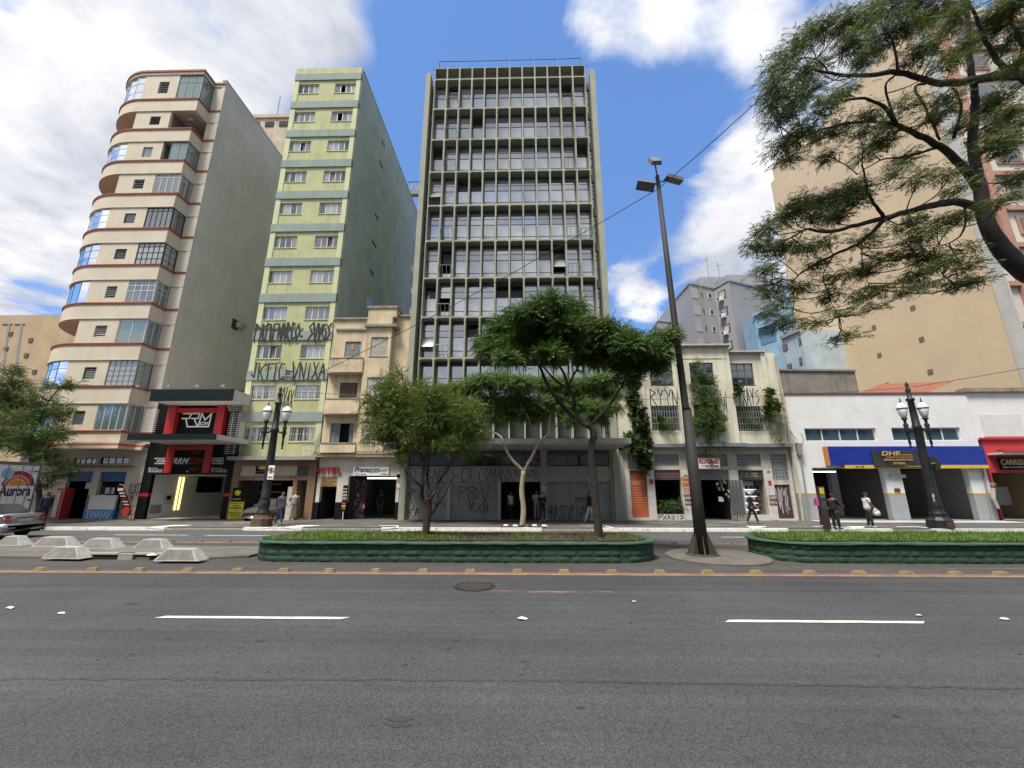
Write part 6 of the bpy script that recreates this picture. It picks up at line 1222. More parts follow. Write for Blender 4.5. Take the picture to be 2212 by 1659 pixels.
MB().box(XT + .9, XT + 1.5, 26.6, 26.9, 8, 41.4).build('pier', tf, tb_)
for k in range(11):
    MB().box(XT + .03, XT + 16, 26.65, 26.89, 9.6 + 3.0 * k, 9.95 + 3.0 * k).build('band', tf, tb_)
    for m_ in range(3):
        x_ = XT + 2.3 + 4.2 * m_; o = MB().box(x_, x_ + 2, 26.8, 26.9, 10.7 + 3 * k, 12.2 + 3 * k).build('window', tf, tb_); MB().box(x_ + .2, x_ + 1.8, 26.77, 26.799, 10.85 + 3 * k, 12.05 + 3 * k).build('pane', g_dark, o)
# grey apartment building, plan found from its roof corners
def vplane(px, py, a, c):
    d = rayd(px, py); ex, ey = c.x - a.x, c.y - a.y; t = (a.x * ey - a.y * ex) / (d.x * ey - d.y * ex); return Vector((d.x * t, d.y * t, CAM_H + d.z * t))
def vpanel(name, m, parent, a, c, x0, y0, x1, y1, th=.06, off=0.):
    xm, ym = (x0 + x1) / 2, (y0 + y1) / 2; u, v = vplane(x0, ym, a, c), vplane(x1, ym, a, c); zt, zb = vplane(xm, y0, a, c).z, vplane(xm, y1, a, c).z
    n = Vector((c.y - a.y, a.x - c.x, 0)).normalized(); n = n if n.y < 0 else -n; o1, o2 = n * off, n * (off + th)
    return MB().prism([((u + o1).x, (u + o1).y), ((v + o1).x, (v + o1).y), ((v + o2).x, (v + o2).y), ((u + o2).x, (u + o2).y)], zb, zt).build(name, m, parent)
gy = thing('apartment_building', 'grey apartment block with angled faces and air conditioners in the background', 'building', (24, 58, 0)); gym = mat('stucco_grey', (.29, .30, .325), .9, .07, .5, .12, .1); gyd = mat('stucco_grey_front', (.35, .355, .375), .9, .07, .5, .12, .1)
zt_ = q(1489.4, 611, 56)[1]; A, B_, C_, D_, E_ = [G(x, y, zt_) for x, y in ((1459.9, 644), (1489.4, 611), (1541.7, 622.3), (1573.2, 604.6), (1662.7, 627))]
bk = max(v.y for v in (A, C_, E_)) + 8
MB().prism([(v.x, v.y) for v in (A, B_, C_, D_, E_)] + [(E_.x + 2, bk), (A.x, bk)], 0, zt_).build('wall', gym, gy)
for a, c in ((A, B_), (B_, C_), (C_, D_), (D_, E_)):
    n = Vector((c.y - a.y, a.x - c.x, 0)).normalized(); n = n if n.y < 0 else -n; MB().prism([(a.x, a.y), (c.x, c.y), (c.x + n.x * .12, c.y + n.y * .12), (a.x + n.x * .12, a.y + n.y * .12)], zt_ - .18, zt_ + .1).build('coping', gym, gy)
rp = G(1527, 620, zt_ + .1); pz = q(1527, 604, rp.y + 2)[1]; MB().box(rp.x, rp.x + 5, rp.y + 2, rp.y + 7, zt_, pz + .4).build('roof_room', gym, gy)
rp = G(1583, 604, zt_ + .1); MB().box(rp.x + .5, rp.x + 6.5, rp.y + 2.5, rp.y + 8, zt_, zt_ + 2.2).build('roof_room', gym, gy)
beb = mat('beige_blind', (.42, .38, .3), .8)
for k, y0 in enumerate((838, 980, 1125, 1270)):
    dx = k * 18; t21 = lambda x, y: T(2, 1, x, y)
    vpanel('blind_panel', gyd, gy, B_, C_, *t21(1556 + dx, y0), *t21(1606 + dx, y0 + 80), .05)
    o = vpanel('window', al_grey, gy, B_, C_, *t21(1624 + dx, y0 + 28), *t21(1646 + dx, y0 + 70), .05); vpanel('pane', dark_room, o, B_, C_, *t21(1630 + dx, y0 + 33), *t21(1641 + dx, y0 + 64), .02, .051)
    o = vpanel('window', al_white, gy, B_, C_, *t21(1692 + dx, y0 + 38), *t21(1724 + dx, y0 + 84), .05); vpanel('pane', dark_room, o, B_, C_, *t21(1697 + dx, y0 + 42), *t21(1719 + dx, y0 + 76), .02, .051)
    x_ = 1786 + k * 20; yb_ = y0 + 12 + k * 3
    o = vpanel('window', al_dark, gy, C_, D_, *t21(x_, yb_), *t21(x_ + 62, yb_ + 75), .05); vpanel('pane', beb if k != 1 else g_dark, o, C_, D_, *t21(x_ + 8, yb_ + 10), *t21(x_ + 54, yb_ + 68), .02, .051)
    if k < 3:
        ac = vpanel('air_conditioner', wht, gy, C_, D_, *t21(x_ + 5, yb_ + 62), *t21(x_ + 48, yb_ + 96), .5, .05); vpanel('fan_grille', al_dark, ac, C_, D_, *t21(x_ + 10, yb_ + 68), *t21(x_ + 28, yb_ + 92), .02, .552)
b = MB(); u = vplane(1511, 620, B_, C_); b.bar((u.x, u.y - .15, zt_ - 24), (u.x, u.y - .15, zt_ + .5), .07); b.build('pipe', al_grey, gy)
b = MB()
for px, hh in ((1543, 6.2), (1567, 5.0), (1537, 2), (1533, 1.5)): v = G(px + 5, 616, zt_); v = Vector((v.x, v.y + 2, zt_)); b.bar(v, v + Vector((0, 0, hh)), .06); b.bar(v + Vector((-.4, 0, hh * .86)), v + Vector((.4, 0, hh * .9)), .04)
b.build('antenna', al_grey, gy); v = G(1562, 612, zt_); MB().lathe([(.0, .0), (.5, .12), (.75, .35)], (v.x, v.y + 1.5, zt_ + .5), 12).build('satellite_dish', wht, gy)
g2 = thing('apartment_building', 'small grey rooftop peeking between the dark tree and the grey block', 'building', (14, 62, 0)); z2 = q(1421.7, 693.6, 60)[1]; a, c, e = [G(x, y, z2) for x, y in ((1409, 711.4), (1421.7, 693.6), (1470, 699.5))]
MB().prism([(a.x, a.y), (c.x, c.y), (e.x, e.y), (e.x, a.y + 6), (a.x, a.y + 6)], 0, z2).build('wall', gym, g2); MB().prism([(a.x - .1, a.y), (c.x - .05, c.y - .12), (e.x, e.y - .12), (e.x, a.y + 6), (a.x - .1, a.y + 6)], z2, z2 + .25).build('coping', gyd, g2); MB().bar((c.x + .2, c.y + .5, z2), (c.x + .2, c.y + .5, z2 + 1.6), .05).build('mast', al_grey, g2)
# blue building
bb = thing('apartment_building', 'weathered light blue building squeezed beside the tan tower', 'building', (28, 48, 0)); bl = mat('stucco_blue', (.24, .40, .54), .9, .18, .8, .4, .1, dirt=(.42, .44, .45), dirtamt=.6); blp = mat('stucco_blue_pale', (.40, .48, .54), .9, .18, .8, .5, .1, dirt=(.25, .34, .44), dirtamt=.7)
z1 = q(1628.5, 684.5, 52)[1]; a, c = G(1628.5, 684.5, z1), G(1683, 662, z1)
MB().prism([(a.x, a.y), (c.x, c.y), (c.x + 6, c.y), (c.x + 6, a.y + 3), (a.x, a.y + 3)], 0, z1).build('wall', bl, bb); n = Vector((-(a.y - c.y), -(c.x - a.x), 0)).normalized() * .3
MB().prism([(a.x + n.x, a.y + n.y), (c.x + n.x, c.y + n.y), (c.x, c.y), (a.x, a.y)], z1, z1 + .35).build('cornice', bl, bb)
vpanel('recess', mat('recess_blue', (.10, .22, .34), .9), bb, a, c, 1641, 705, 1676, 742, .04); vpanel('canopy_slab', bl, bb, a, c, 1638, 700, 1680, 705, .5)
z3 = q(1688, 732, 44)[1]; e, f_ = G(1688, 732, z3), G(1728, 714, z3)
MB().prism([(e.x, e.y), (f_.x, f_.y), (f_.x + 6, f_.y), (f_.x + 6, e.y), ], 0, z3).build('wall', blp, bb); n = Vector((-(e.y - f_.y), -(f_.x - e.x), 0)).normalized() * .2; MB().prism([(e.x + n.x, e.y + n.y), (f_.x + n.x, f_.y + n.y), (f_.x, f_.y), (e.x, e.y)], z3 - .1, z3 + .3).build('coping', conc, bb)
MB().box(a.x + 1.0, a.x + 2.2, a.y - 4.0, a.y - 2.8, 0, q(1640, 733, a.y - 3)[1]).build('white_post', blp, bb)
for (tx, ty, w_, h_) in ((1696, 750, 11, 16), (1706, 793, 10, 16), (1728, 737, 5, 15), (1730, 780, 6, 16)):
    o = vpanel('window', al_dark, bb, e, f_, tx - w_ / 2, ty - h_ / 2, tx + w_ / 2, ty + h_ / 2, .05)
    for k in range(4): vpanel('louvre', al_grey, o, e, f_, tx - w_ / 2 + 1, ty - h_ / 2 + 1 + k * h_ / 4, tx + w_ / 2 - 1, ty - h_ / 2 + 3 + k * h_ / 4, .03, .051)
cw = thing('party_wall', 'bare stained concrete party wall above the workshop roof', 'wall', (19, 32, 0)); bare = mat('bare_render', (.24, .22, .20), .95, .3, .8, .6, .3, dirt=(.12, .11, .1), dirtamt=.7); zq = q(1715, 800, 31.0)[1]; x0 = 17.3; MB().prism([(x0, 31), (26, 31.5), (26, 31.9), (x0, 34)], 7.0, zq).build('wall', bare, cw); MB().prism([(x0 - .05, 30.9), (26.05, 31.4), (26.05, 31.95), (x0 - .05, 34)], zq, zq + .15).build('coping', bare, cw)

# ================================================================== the street's other side, seen only mirrored in the windows
for k, (x0, x1, h, c_, lab) in enumerate(((-60, -22, 17, (.42, .38, .3), 'plain beige block across the street, left of the viewer'), (-21, 4, 13, (.36, .36, .35), 'plain grey block across the street behind the viewer'), (4.2, 26, 19, (.45, .4, .33), 'plain cream block across the street, right of the viewer'), (26.2, 70, 20, (.3, .28, .27), 'plain brown-grey block across the street, far right'))):
    t = thing('apartment_building', lab, 'building', ((x0 + x1) / 2, -20, 0)); MB().box(x0, x1, -32, -14, .1, h).build('wall', mat('opposite_%d' % k, c_, .9), t); b = MB()
    for i in range(int((x1 - x0) / 3)):
        for j in range(int(h / 3)): b.box(x0 + .8 + i * 3, x0 + 2.4 + i * 3, -13.99, -13.93, 1.2 + j * 3, 2.6 + j * 3)
    tag(b.build('windows', al_dark, t), kind='stuff')
# ================================================================== street lamps
lampi = mat('lamp_iron', (.022, .025, .027), .5, .3, 5, .2, .2, .3, dirt=(.09, .095, .1), dirtamt=.5); milk = mat('milk_glass', (.75, .74, .72), .25, .04); base_r = mat('rusty_base', (.10, .055, .035), .8, .4, 4, .3, .3)
def street_lamp(x, y, label, base_m, height=7.65, rz=0):
    t = thing('street_lamp', label, 'street lamp', (x, y, .15), rz, 'cast-iron street lamps on the far pavement')
    MB().lathe([(.52, 0), (.50, .38), (.46, .42), (.38, .52), (.36, .62)], n=10).build('plinth', base_m, t, local=True)
    MB().lathe([(.36, .62), (.34, .7), (.24, .85), (.27, 1.0), (.27, 1.25), (.22, 1.35), (.25, 1.42), (.22, 1.5), (.205, 2.2), (.19, 3.5), (.17, 4.9), (.2, 4.95), (.2, 5.1), (.165, 5.15), (.14, 6.4), (.19, 6.45), (.19, 6.55), (.1, 6.6), (.09, 6.9), (.13, 7.0), (.05, 7.15), (.09, 7.3), (.05, 7.42), (.0, height - .15)], n=16).build('column', lampi, t, True, True)
    for s in (-1, 1):
        b = MB(); b.tube([(.13 * s, 0, 5.0), (.3 * s, 0, 4.86), (.46 * s, 0, 4.92), (.5 * s, 0, 5.1)], [.06, .05, .05, .06], 8)
        b.lathe([(.0, 3.95), (.06, 4.0), (.03, 4.08), (.06, 4.15), (.05, 4.5), (.09, 4.75), (.13, 4.85), (.08, 5.0), (.12, 5.12), (.06, 5.25), (.07, 5.4), (.14, 5.46), (.14, 5.5)], (.5 * s, 0, 0), 12); arm = b.build('arm', lampi, t, True, True)
        g = MB().lathe([(.09, 5.5), (.15, 5.62), (.21, 5.85), (.23, 6.02)], (.5 * s, 0, 0), 14).build('globe', milk, arm, True, True)
        MB().lathe([(.245, 6.02), (.245, 6.06), (.19, 6.2), (.1, 6.3), (.05, 6.34)], (.5 * s, 0, 0), 14).build('cap', milk, arm, True, True); MB().lathe([(.25, 6.0), (.25, 6.03)], (.5 * s, 0, 0), 14).build('rim', lampi, arm, True, True); MB().lathe([(.045, 6.34), (.05, 6.4), (.02, 6.46), (.035, 6.52), (.0, 6.6)], (.5 * s, 0, 0), 8).build('finial', lampi, arm, True, True)
    return t
L1 = (-13.5, 22.2); L2 = (20.75, 22.0)
l1 = street_lamp(*L1, 'black two-lantern street lamp on rusty base near the walking man', base_r, rz=.15); l2 = street_lamp(*L2, 'black two-lantern street lamp before the white workshop', lampi, rz=-.1)
MB().box(-.1, .2, -.53, -.4, .04, .32).build('broken_hatch', base_r, l2, local=True)
# no-parking sign on the left lamp, disc on the right lamp
ns_ = thing('no_parking_sign', 'white no-parking sign strapped to the left street lamp', 'sign', (L1[0] + .2, L1[1] - .3, 2.9)); r = trect(1, 2, 105, 703, 157, 825, 21.9)
MB().box(r[0], r[1], 21.88, 21.9, r[2], r[3]).build('plate', lw, ns_); cx, cz = (r[0] + r[1]) / 2, r[2] + (r[3] - r[2]) * .66; rr = (r[1] - r[0]) * .40; b = MB(); n = 20; b.ribbon([(cx + rr * math.cos(6.2832 * i / n), cz + rr * math.sin(6.2832 * i / n)) for i in range(n + 1)], .035, 21.878, .004); b.ribbon([(cx - rr * .7, cz + rr * .7), (cx + rr * .7, cz - rr * .7)], .03, 21.874, .004); b.build('red_ring', hot, ns_)
text('E', cx - rr * .42, cx + rr * .42, cz - rr * .55, cz + rr * .55, 21.869, tb, ns_, bold=.05); text('TODO DIA', cx - rr, cx + rr, r[2] + .08, r[2] + .16, 21.879, tb, ns_)
ds_ = thing('traffic_sign', 'dark back of a round sign on the right street lamp', 'sign', (L2[0] + .3, L2[1], 3.4)); p = P(*T(3, 2, 1430, 685), 21.8); b = MB(); n = 20; b.yz([(21.8 + .3 * math.cos(6.2832 * i / n), p.z + .36 * math.sin(6.2832 * i / n)) for i in range(n)], p.x + .05, p.x + .075); b.build('disc', al_dark, ds_); b = MB(); b.box(p.x - .1, p.x + .05, 21.75, 21.85, p.z - .03, p.z + .03); b.build('bracket', al_grey, ds_)
for (i, tx, ty, w_, h_, lab, yy) in ((3, 1443, 983, .2, .36, 'white paper notice pasted on the right street lamp', 21.82),): p = P(*T(i, 2, tx, ty), yy); t = thing('notice_paper', lab, 'notice', (p.x, yy, p.z - h_ / 2)); MB().box(p.x - w_ / 2, p.x + w_ / 2, yy, yy + .01, p.z - h_ / 2, p.z + h_ / 2).build('sheet', lp, t)
# ================================================================== tall flood-light pole
fp = thing('floodlight_pole', 'tall dark wooden-looking pole with three floodlights on the median', 'light pole', (5.58, 13.75, .09)); polem = mat('pole_dark', (.028, .027, .026), .75, .35, 2, .5, .3)
b = MB(); b.tube([(5.58, 13.75, .09), (5.57, 13.75, 2.2), (5.55, 13.75, 4.6)], [.2, .18, .155], 14); b.tube([(5.55, 13.75, 4.6), (5.52, 13.75, 4.75), (5.42, 13.75, 9.5), (5.36, 13.75, 13.9)], [.155, .12, .105, .075], 12); b.build('shaft', polem, fp, True)
b = MB()
for k in range(7): a = k * .898; b.add([(5.58 + .2 * math.cos(a), 13.75 + .2 * math.sin(a), .75), (5.58 + .46 * math.cos(a - .05), 13.75 + .46 * math.sin(a - .05), .09), (5.58 + .46 * math.cos(a + .05), 13.75 + .46 * math.sin(a + .05), .09), (5.58 + .2 * math.cos(a + .12), 13.75 + .2 * math.sin(a + .12), .09)], [(0, 1, 2), (0, 2, 3), (0, 3, 1)])
b.build('base_gusset', mat('gusset_rust', (.06, .05, .042), .8, .4), fp); MB().lathe([(.5, .088), (.5, .11)], (5.58, 13.75, 0), 14).build('base_plate', MATS['gusset_rust'], fp)
fl_m = mat('floodlight_grey', (.13, .14, .14), .5, .15, 6)
def flood(c, d, rot):
    b = MB(); M = Matrix.Translation(c) @ Matrix.Rotation(rot[2], 4, 'Z') @ Matrix.Rotation(rot[0], 4, 'X') @ Matrix.Rotation(rot[1], 4, 'Y')
    s = MB().frus(-.2, .2, -.34, .34, -.05, .09, .03, .05); s.box(-.16, .16, -.28, .28, -.065, -.05); b.v = [tuple(M @ Vector(v)) for v in s.v]; b.f = s.f; b.m = s.m; o = b.build('floodlight', fl_m, fp)
    MB().bar(c, d, .03).build('bracket', fl_m, o)
flood(Vector((5.22, 13.5, 14.35)), Vector((5.36, 13.75, 13.8)), (R(55), 0, 0)); flood(Vector((4.86, 13.7, 13.42)), Vector((5.36, 13.75, 13.55)), (R(15), R(15), R(85))); flood(Vector((5.95, 13.7, 13.68)), Vector((5.36, 13.75, 13.6)), (R(15), R(-15), R(95)))
# overhead cables
def cable(a, c, sag, label, r=.016, n=14):
    pts = [a.lerp(c, k / n) - Vector((0, 0, sag * 4 * (k / n) * (1 - k / n))) for k in range(n + 1)]; tag(MB().tube(pts, r, 5).build('overhead_cable', al_dark), label, 'cable')
lt1 = Vector((L1[0], L1[1], 7.35)); lt2 = Vector((L2[0], L2[1], 7.3)); pt_ = Vector((5.33, 13.75, 13.3))
cable(lt1, pt_, .35, 'cable from the left street lamp up to the floodlight pole'); cable(pt_, P(1860, 2, 9.0), .15, 'cable from the floodlight pole up into the big right tree')
cable(lt1, lt2, .6, 'cable sagging between the two cast-iron street lamps', .013, 24); cable(lt2, Vector((40, 21, 11.2)), .3, 'cable from the right street lamp out of the right edge')
# ================================================================== brown wayfinding post
wp_ = G(*T(3, 2, 515, 1255), .15); wt = thing('wayfinding_post', 'slim dark brown wayfinding post beside two waiting people', 'sign post', (wp_.x, wp_.y, .15)); top = q(*T(3, 2, 452, 885), wp_.y)[1]
brn = mat('post_brown', (.05, .028, .02), .6, .2, 3, .2); MB().frus(wp_.x - .15, wp_.x + .15, wp_.y - .06, wp_.y + .06, .15, top, .0, .0).build('post', brn, wt); MB().box(wp_.x - .11, wp_.x + .11, wp_.y - .068, wp_.y - .061, top - .36, top - .06).build('yellow_emblem', yb3, wt); MB().box(wp_.x - .1, wp_.x + .1, wp_.y - .068, wp_.y - .061, top - .55, top - .4).build('arrow_panel', mat('panel_blue', (.1, .16, .2), .6), wt); MB().box(wp_.x - .11, wp_.x + .11, wp_.y - .068, wp_.y - .061, top - 1.05, top - .7).build('text_panel', mat('panel_green', (.04, .08, .06), .6), wt)
# ================================================================== silver sedan
def loft(sections, name, m, parent, close=True, smooth=True):
    b = MB(); n = len(sections[0])
    for s in sections: b.v += [tuple(p) for p in s]
    for i in range(len(sections) - 1):
        for k in range(n - 1): b.f.append((i * n + k, i * n + k + 1, (i + 1) * n + k + 1, (i + 1) * n + k)); b.m.append(0)
    b.f.append(tuple(range(n))); b.m.append(0); e = (len(sections) - 1) * n; b.f.append(tuple(e + k for k in range(n))[::-1]); b.m.append(0)
    return b.build(name, m, parent, smooth, True)
def wheel(t, x, y, r=.31, w=.2):
    s = 1 if y > 0 else -1; b = MB(); prof = [(r * .62, -w / 2), (r * .93, -w / 2), (r, -w / 2 + .03), (r, w / 2 - .03), (r * .93, w / 2), (r * .62, w / 2)]; n = 20
    for rr, o in prof:
        for k in range(n): a = 2 * math.pi * k / n; b.v.append((x + rr * math.cos(a), y + o, r + rr * math.sin(a)))
    for i in range(len(prof) - 1):
        for k in range(n): b.f.append((i * n + k, i * n + (k + 1) % n, (i + 1) * n + (k + 1) % n, (i + 1) * n + k)); b.m.append(0)
    ty = b.build('wheel', mat('tyre_rubber', (.015, .015, .016), .85), t, True, True)
    b = MB(); n = 16; yo = y + s * (w / 2 - .04); b.add([(x, yo, r)] + [(x + r * .62 * math.cos(2 * math.pi * k / n), yo, r + r * .62 * math.sin(2 * math.pi * k / n)) for k in range(n)], [(0, 1 + k, 1 + (k + 1) % n) for k in range(n)])
    b.build('rim', mat('alloy', (.4, .4, .41), .35, .1, metal=.7), ty, local=True)
def sedan(x, y, rz, label, paint, full=True):
    """nose towards -x locally, rear at x=0"""
    t = thing('car', label, 'car', (x, y, 0), rz); hw = .85
    # lower body: sections along x; each a half-loop from sill over shoulder to the other sill
    def sec(xx, zb, zt, w, rnd=.08): return [(xx, -w * .9, zb), (xx, -w, zb + .12), (xx, -w, zb + (zt - zb) * .55), (xx, -w * .97, zt - rnd), (xx, -w * .86, zt), (xx, 0, zt + .025), (xx, w * .86, zt), (xx, w * .97, zt - rnd), (xx, w, zb + (zt - zb) * .55), (xx, w, zb + .12), (xx, w * .9, zb)]
    S = [(0.0, .42, .55, .70), (-.03, .30, .70, .76), (-.08, .26, .95, .80), (-.16, .24, 1.0, .83), (-.5, .22, 1.01, .85), (-1.1, .2, .99, .86), (-2.2, .2, .96, .86), (-3.2, .2, .93, .86), (-3.8, .22, .86, .83), (-4.15, .26, .76, .78), (-4.3, .32, .62, .68)]
    loft([sec(*s) for s in S], 'body', paint, t)
    def cab(xx, zb, zt, wb, wt): return [(xx, -wb, zb), (xx, -wt, zt - .05), (xx, -wt * .85, zt), (xx, wt * .85, zt), (xx, wt, zt - .05), (xx, wb, zb)]
    loft([cab(-.55, .99, 1.0, .74, .70), cab(-.85, .98, 1.2, .76, .62), cab(-1.25, .98, 1.40, .77, .58), cab(-2.0, .96, 1.45, .77, .58), cab(-2.6, .95, 1.36, .77, .6), cab(-3.3, .92, .96, .74, .68)], 'cabin', paint, t)
    gd = mat('car_glass', (.02, .025, .028), .08, .1, spec=.8)
    MB().add([(-.60, -.62, 1.03), (-.60, .62, 1.03), (-1.2, .52, 1.39), (-1.2, -.52, 1.39)], [(0, 1, 2, 3)]).build('rear_window', gd, t, local=True).location = (.035, 0, .02)
    for s in (-1, 1):
        MB().add([(-1.0, s * .775, 1.02), (-1.95, s * .785, 1.0), (-1.95, s * .62, 1.38), (-1.28, s * .62, 1.36)], [(0, 1, 2, 3)]).build('side_window', gd, t, local=True); MB().add([(-2.02, s * .785, 1.0), (-3.0, s * .77, .98), (-2.6, s * .64, 1.32), (-2.02, s * .62, 1.38)], [(0, 1, 2, 3)]).build('side_window', gd, t, local=True)
        red = mat('tail_lamp_red', (.33, .012, .012), .2, .1); y0, y1 = s * .50, s * .80
        o = MB().add([(-.018, s * .50, .72), (-.10, s * .815, .74), (-.16, s * .835, .95), (-.055, s * .56, .96)], [(0, 1, 2, 3)]).build('tail_lamp', red, t, local=True); o.location = (.03, s * .012, 0)
        MB().add([(-.03, s * .53, .76), (-.085, s * .72, .77), (-.09, s * .74, .84), (-.04, s * .55, .84)], [(0, 1, 2, 3)]).build('reflector', mat('lamp_amber', (.5, .15, .02), .2), o, local=True).location = (.012, 0, 0)
        wheel(t, -.95, s * .78); wheel(t, -3.4, s * .78)
        MB().box(-2.75, -2.6, s * .86, s * 1.0, .98, 1.1).build('mirror', paint, t, local=True) if s < 0 else MB().box(-2.75, -2.6, .86, 1.0, .98, 1.1).build('mirror', paint, t, local=True)
    bm = loft([[(xx, -w, z0), (xx, -w * 1.01, z0 + h * .5), (xx, -w, z0 + h), (xx, w, z0 + h), (xx, w * 1.01, z0 + h * .5), (xx, w, z0)] for xx, w, z0, h in ((.12, .68, .36, .2), (.10, .76, .32, .28), (.0, .83, .28, .34), (-.35, .868, .28, .3))], 'bumper', paint, t); MB().box(.118, .135, -.7, .7, .545, .57).build('trim', al_dark, bm, local=True)
    MB().box(-.02, .0, -.24, .24, .70, .82).build('number_plate', mat('plate_grey', (.45, .46, .47), .5), t, local=True).location = (.025, 0, 0); MB().box(-.02, .0, -.32, .32, .835, .87).build('trunk_strip', al_dark, t, local=True).location = (.018, 0, 0)
    MB().box(-.20, -.17, -.12, .12, 1.0, 1.03).build('brake_light', mat('tail_lamp_red', (0, 0, 0)), t, local=True)
    return t
silver = mat('car_paint_silver', (.24, .25, .265), .28, .04, 3, metal=.55, coat=.6)
sedan(-21.35, 18.15, 0, 'silver sedan seen from behind at the left edge', silver)
sedan(-16.0, 29.6, R(90), 'dark car parked inside the garage behind the grey-shirted man', mat('car_paint_dark', (.12, .12, .12), .35, .1, metal=.4))
# ================================================================== white box truck
tk = thing('truck', 'white box truck with rising sun emblem on its rear doors', 'truck', (-25.0, 20.2, 0)); X = -25.0; Ya, Yb = 19.1, 21.3; zb0 = 1.05; zt0 = q(*T(0, 2, 365, 688), 21.4)[1]
twm = mat('truck_white', (.66, .66, .65), .45, .06, 2, .12); MB().box(X - 6, X - .03, Ya + .02, Yb - .02, zb0, zt0).build('box_body', twm, tk)
fr2 = mat('truck_frame', (.14, .13, .13), .6); b = MB(); b.box(X - .02, X + .04, Ya, Yb, zt0 - .12, zt0 + .02); b.box(X - .02, X + .04, Ya, Yb, zb0 - .1, zb0); b.box(X - .02, X + .04, Ya, Ya + .07, zb0, zt0 - .12); b.box(X - .02, X + .04, Yb - .07, Yb, zb0, zt0 - .12); b.build('rear_frame', fr2, tk)
for k in range(2):
    y0 = Ya + .075 + k * (Yb - Ya - .15) / 2; y1 = y0 + (Yb - Ya - .15) / 2 - .01; dd = MB().box(X - .025, X + .02, y0, y1, zb0 + .01, zt0 - .13).build('rear_door', twm, tk); b = MB()
    for yy in (y0 + .3, y1 - .3): b.bar((X + .045, yy, zb0 + .05), (X + .045, yy, zt0 - .16), .018)
    b.build('locking_bar', al_grey, dd); b = MB()
    for zz_ in (zb0 + .4, (zb0 + zt0) / 2, zt0 - .45): b.box(X + .021, X + .05, (y0 if k == 0 else y1 - .16), (y0 + .16 if k == 0 else y1), zz_, zz_ + .08)
    b.build('hinge', fr2, dd)
# emblem: sunrise of arcs
ta, tb2 = on_side(-4, 1062, X)[0], on_side(64, 1066, X)[0]; cyy = on_side(34, 1050, X)[0]; czz = on_side(34, 1049, X)[1]; es = .78
def arc(r0, r1, m, off, a0=0, a1=180): 
    b = MB(); n = 22; o = [(cyy + es * r1 * math.cos(R(a0 + (a1 - a0) * k / n)), czz + es * r1 * .95 * math.sin(R(a0 + (a1 - a0) * k / n))) for k in range(n + 1)]; i_ = [(cyy + es * r0 * math.cos(R(a0 + (a1 - a0) * k / n)), czz + es * r0 * .95 * math.sin(R(a0 + (a1 - a0) * k / n))) for k in range(n + 1)]
    b.add([(X + off, y, z) for y, z in o] + [(X + off, y, z) for y, z in i_], [(k, k + 1, n + 2 + k, n + 1 + k) for k in range(n)]); b.build('emblem_arc', m, tk)
arc(.0, .42, mat('emblem_yellow', (.6, .28, .02), .5), .024); arc(.46, .62, mat('emblem_orange', (.55, .1, .02), .5), .024); arc(.66, .8, mat('emblem_red', (.4, .02, .04), .5), .024); arc(.80, .96, mat('emblem_wine', (.25, .01, .06), .5), .024, 0, 120)
text('Aurora', ta, tb2, czz - .5, czz + .02, X + .026, mat('emblem_ink', (.03, .02, .03), .5), tk, bold=.03, ax='right')
b = MB(); n = 16; b.yz([(ta + .15 + .26 * math.cos(6.283 * k / n), zt0 - .55 + .26 * math.sin(6.283 * k / n)) for k in range(n)], X + .021, X + .025); b.build('round_logo', mat('emblem_sky', (.25, .42, .55), .5), tk)
text('70326', Yb - .55, Yb - .2, zt0 - .45, zt0 - .37, X + .022, al_grey, tk, ax='right')
MB().box(X - 6, X + .02, 19.5, 21.1, .62, zb0 - .11).build('chassis', fr2, tk)
for yy in (19.4, 21.15):
    for xx in (-1.3, -6.6):
        b = MB(); n = 18; r_ = .42
        for o, rr in ((-.13, .2), (-.13, r_), (.13, r_), (.13, .2)):
            for k in range(n): a = 2 * math.pi * k / n; b.v.append((X + xx + rr * math.cos(a), yy + o, r_ + rr * math.sin(a)))
        for i in range(3):
            for k in range(n): b.f.append((i * n + k, i * n + (k + 1) % n, (i + 1) * n + (k + 1) % n, (i + 1) * n + k)); b.m.append(0)
        b.build('wheel', MATS['tyre_rubber'], tk, True)
MB().prism([(X - 8, 19.3), (X - 6.1, 19.2), (X - 6.1, 21.35), (X - 8, 21.25)], .6, 2.3).build('cab', twm, tk); MB().box(X - .02, X + .06, Ya + .1, Yb - .1, .62, .75).build('bumper', fr2, tk)
# ================================================================== people
hairm = mat('hair_black', (.012, .01, .009), .7); greyhair = mat('hair_grey', (.12, .115, .11), .8)
skinm = {'a': mat('skin_tan', (.36, .20, .13), .6, .05), 'b': mat('skin_brown', (.17, .09, .055), .6, .05), 'c': mat('skin_light', (.45, .28, .2), .6, .05)}
def skin_mesh(verts, edges, radii, name, m, lv=1, root=0):
    me = bpy.data.meshes.new(name); me.from_pydata(verts, edges, []); o = bpy.data.objects.new('_tmp', me); C.objects.link(o)
    o.modifiers.new('s', 'SKIN'); sv = me.skin_vertices[0].data
    for i, r_ in enumerate(radii): sv[i].radius = (r_, r_) if not isinstance(r_, tuple) else r_; sv[i].use_root = (i == root)
    u = o.modifiers.new('u', 'SUBSURF'); u.levels = lv; u.render_levels = lv
    bpy.context.view_layer.update(); dg = bpy.context.evaluated_depsgraph_get(); out = bpy.data.meshes.new_from_object(o.evaluated_get(dg)); bpy.data.objects.remove(o)
    out.name = name; out.materials.clear(); out.materials.append(m); out.polygons.foreach_set('use_smooth', [True] * len(out.polygons)); return out
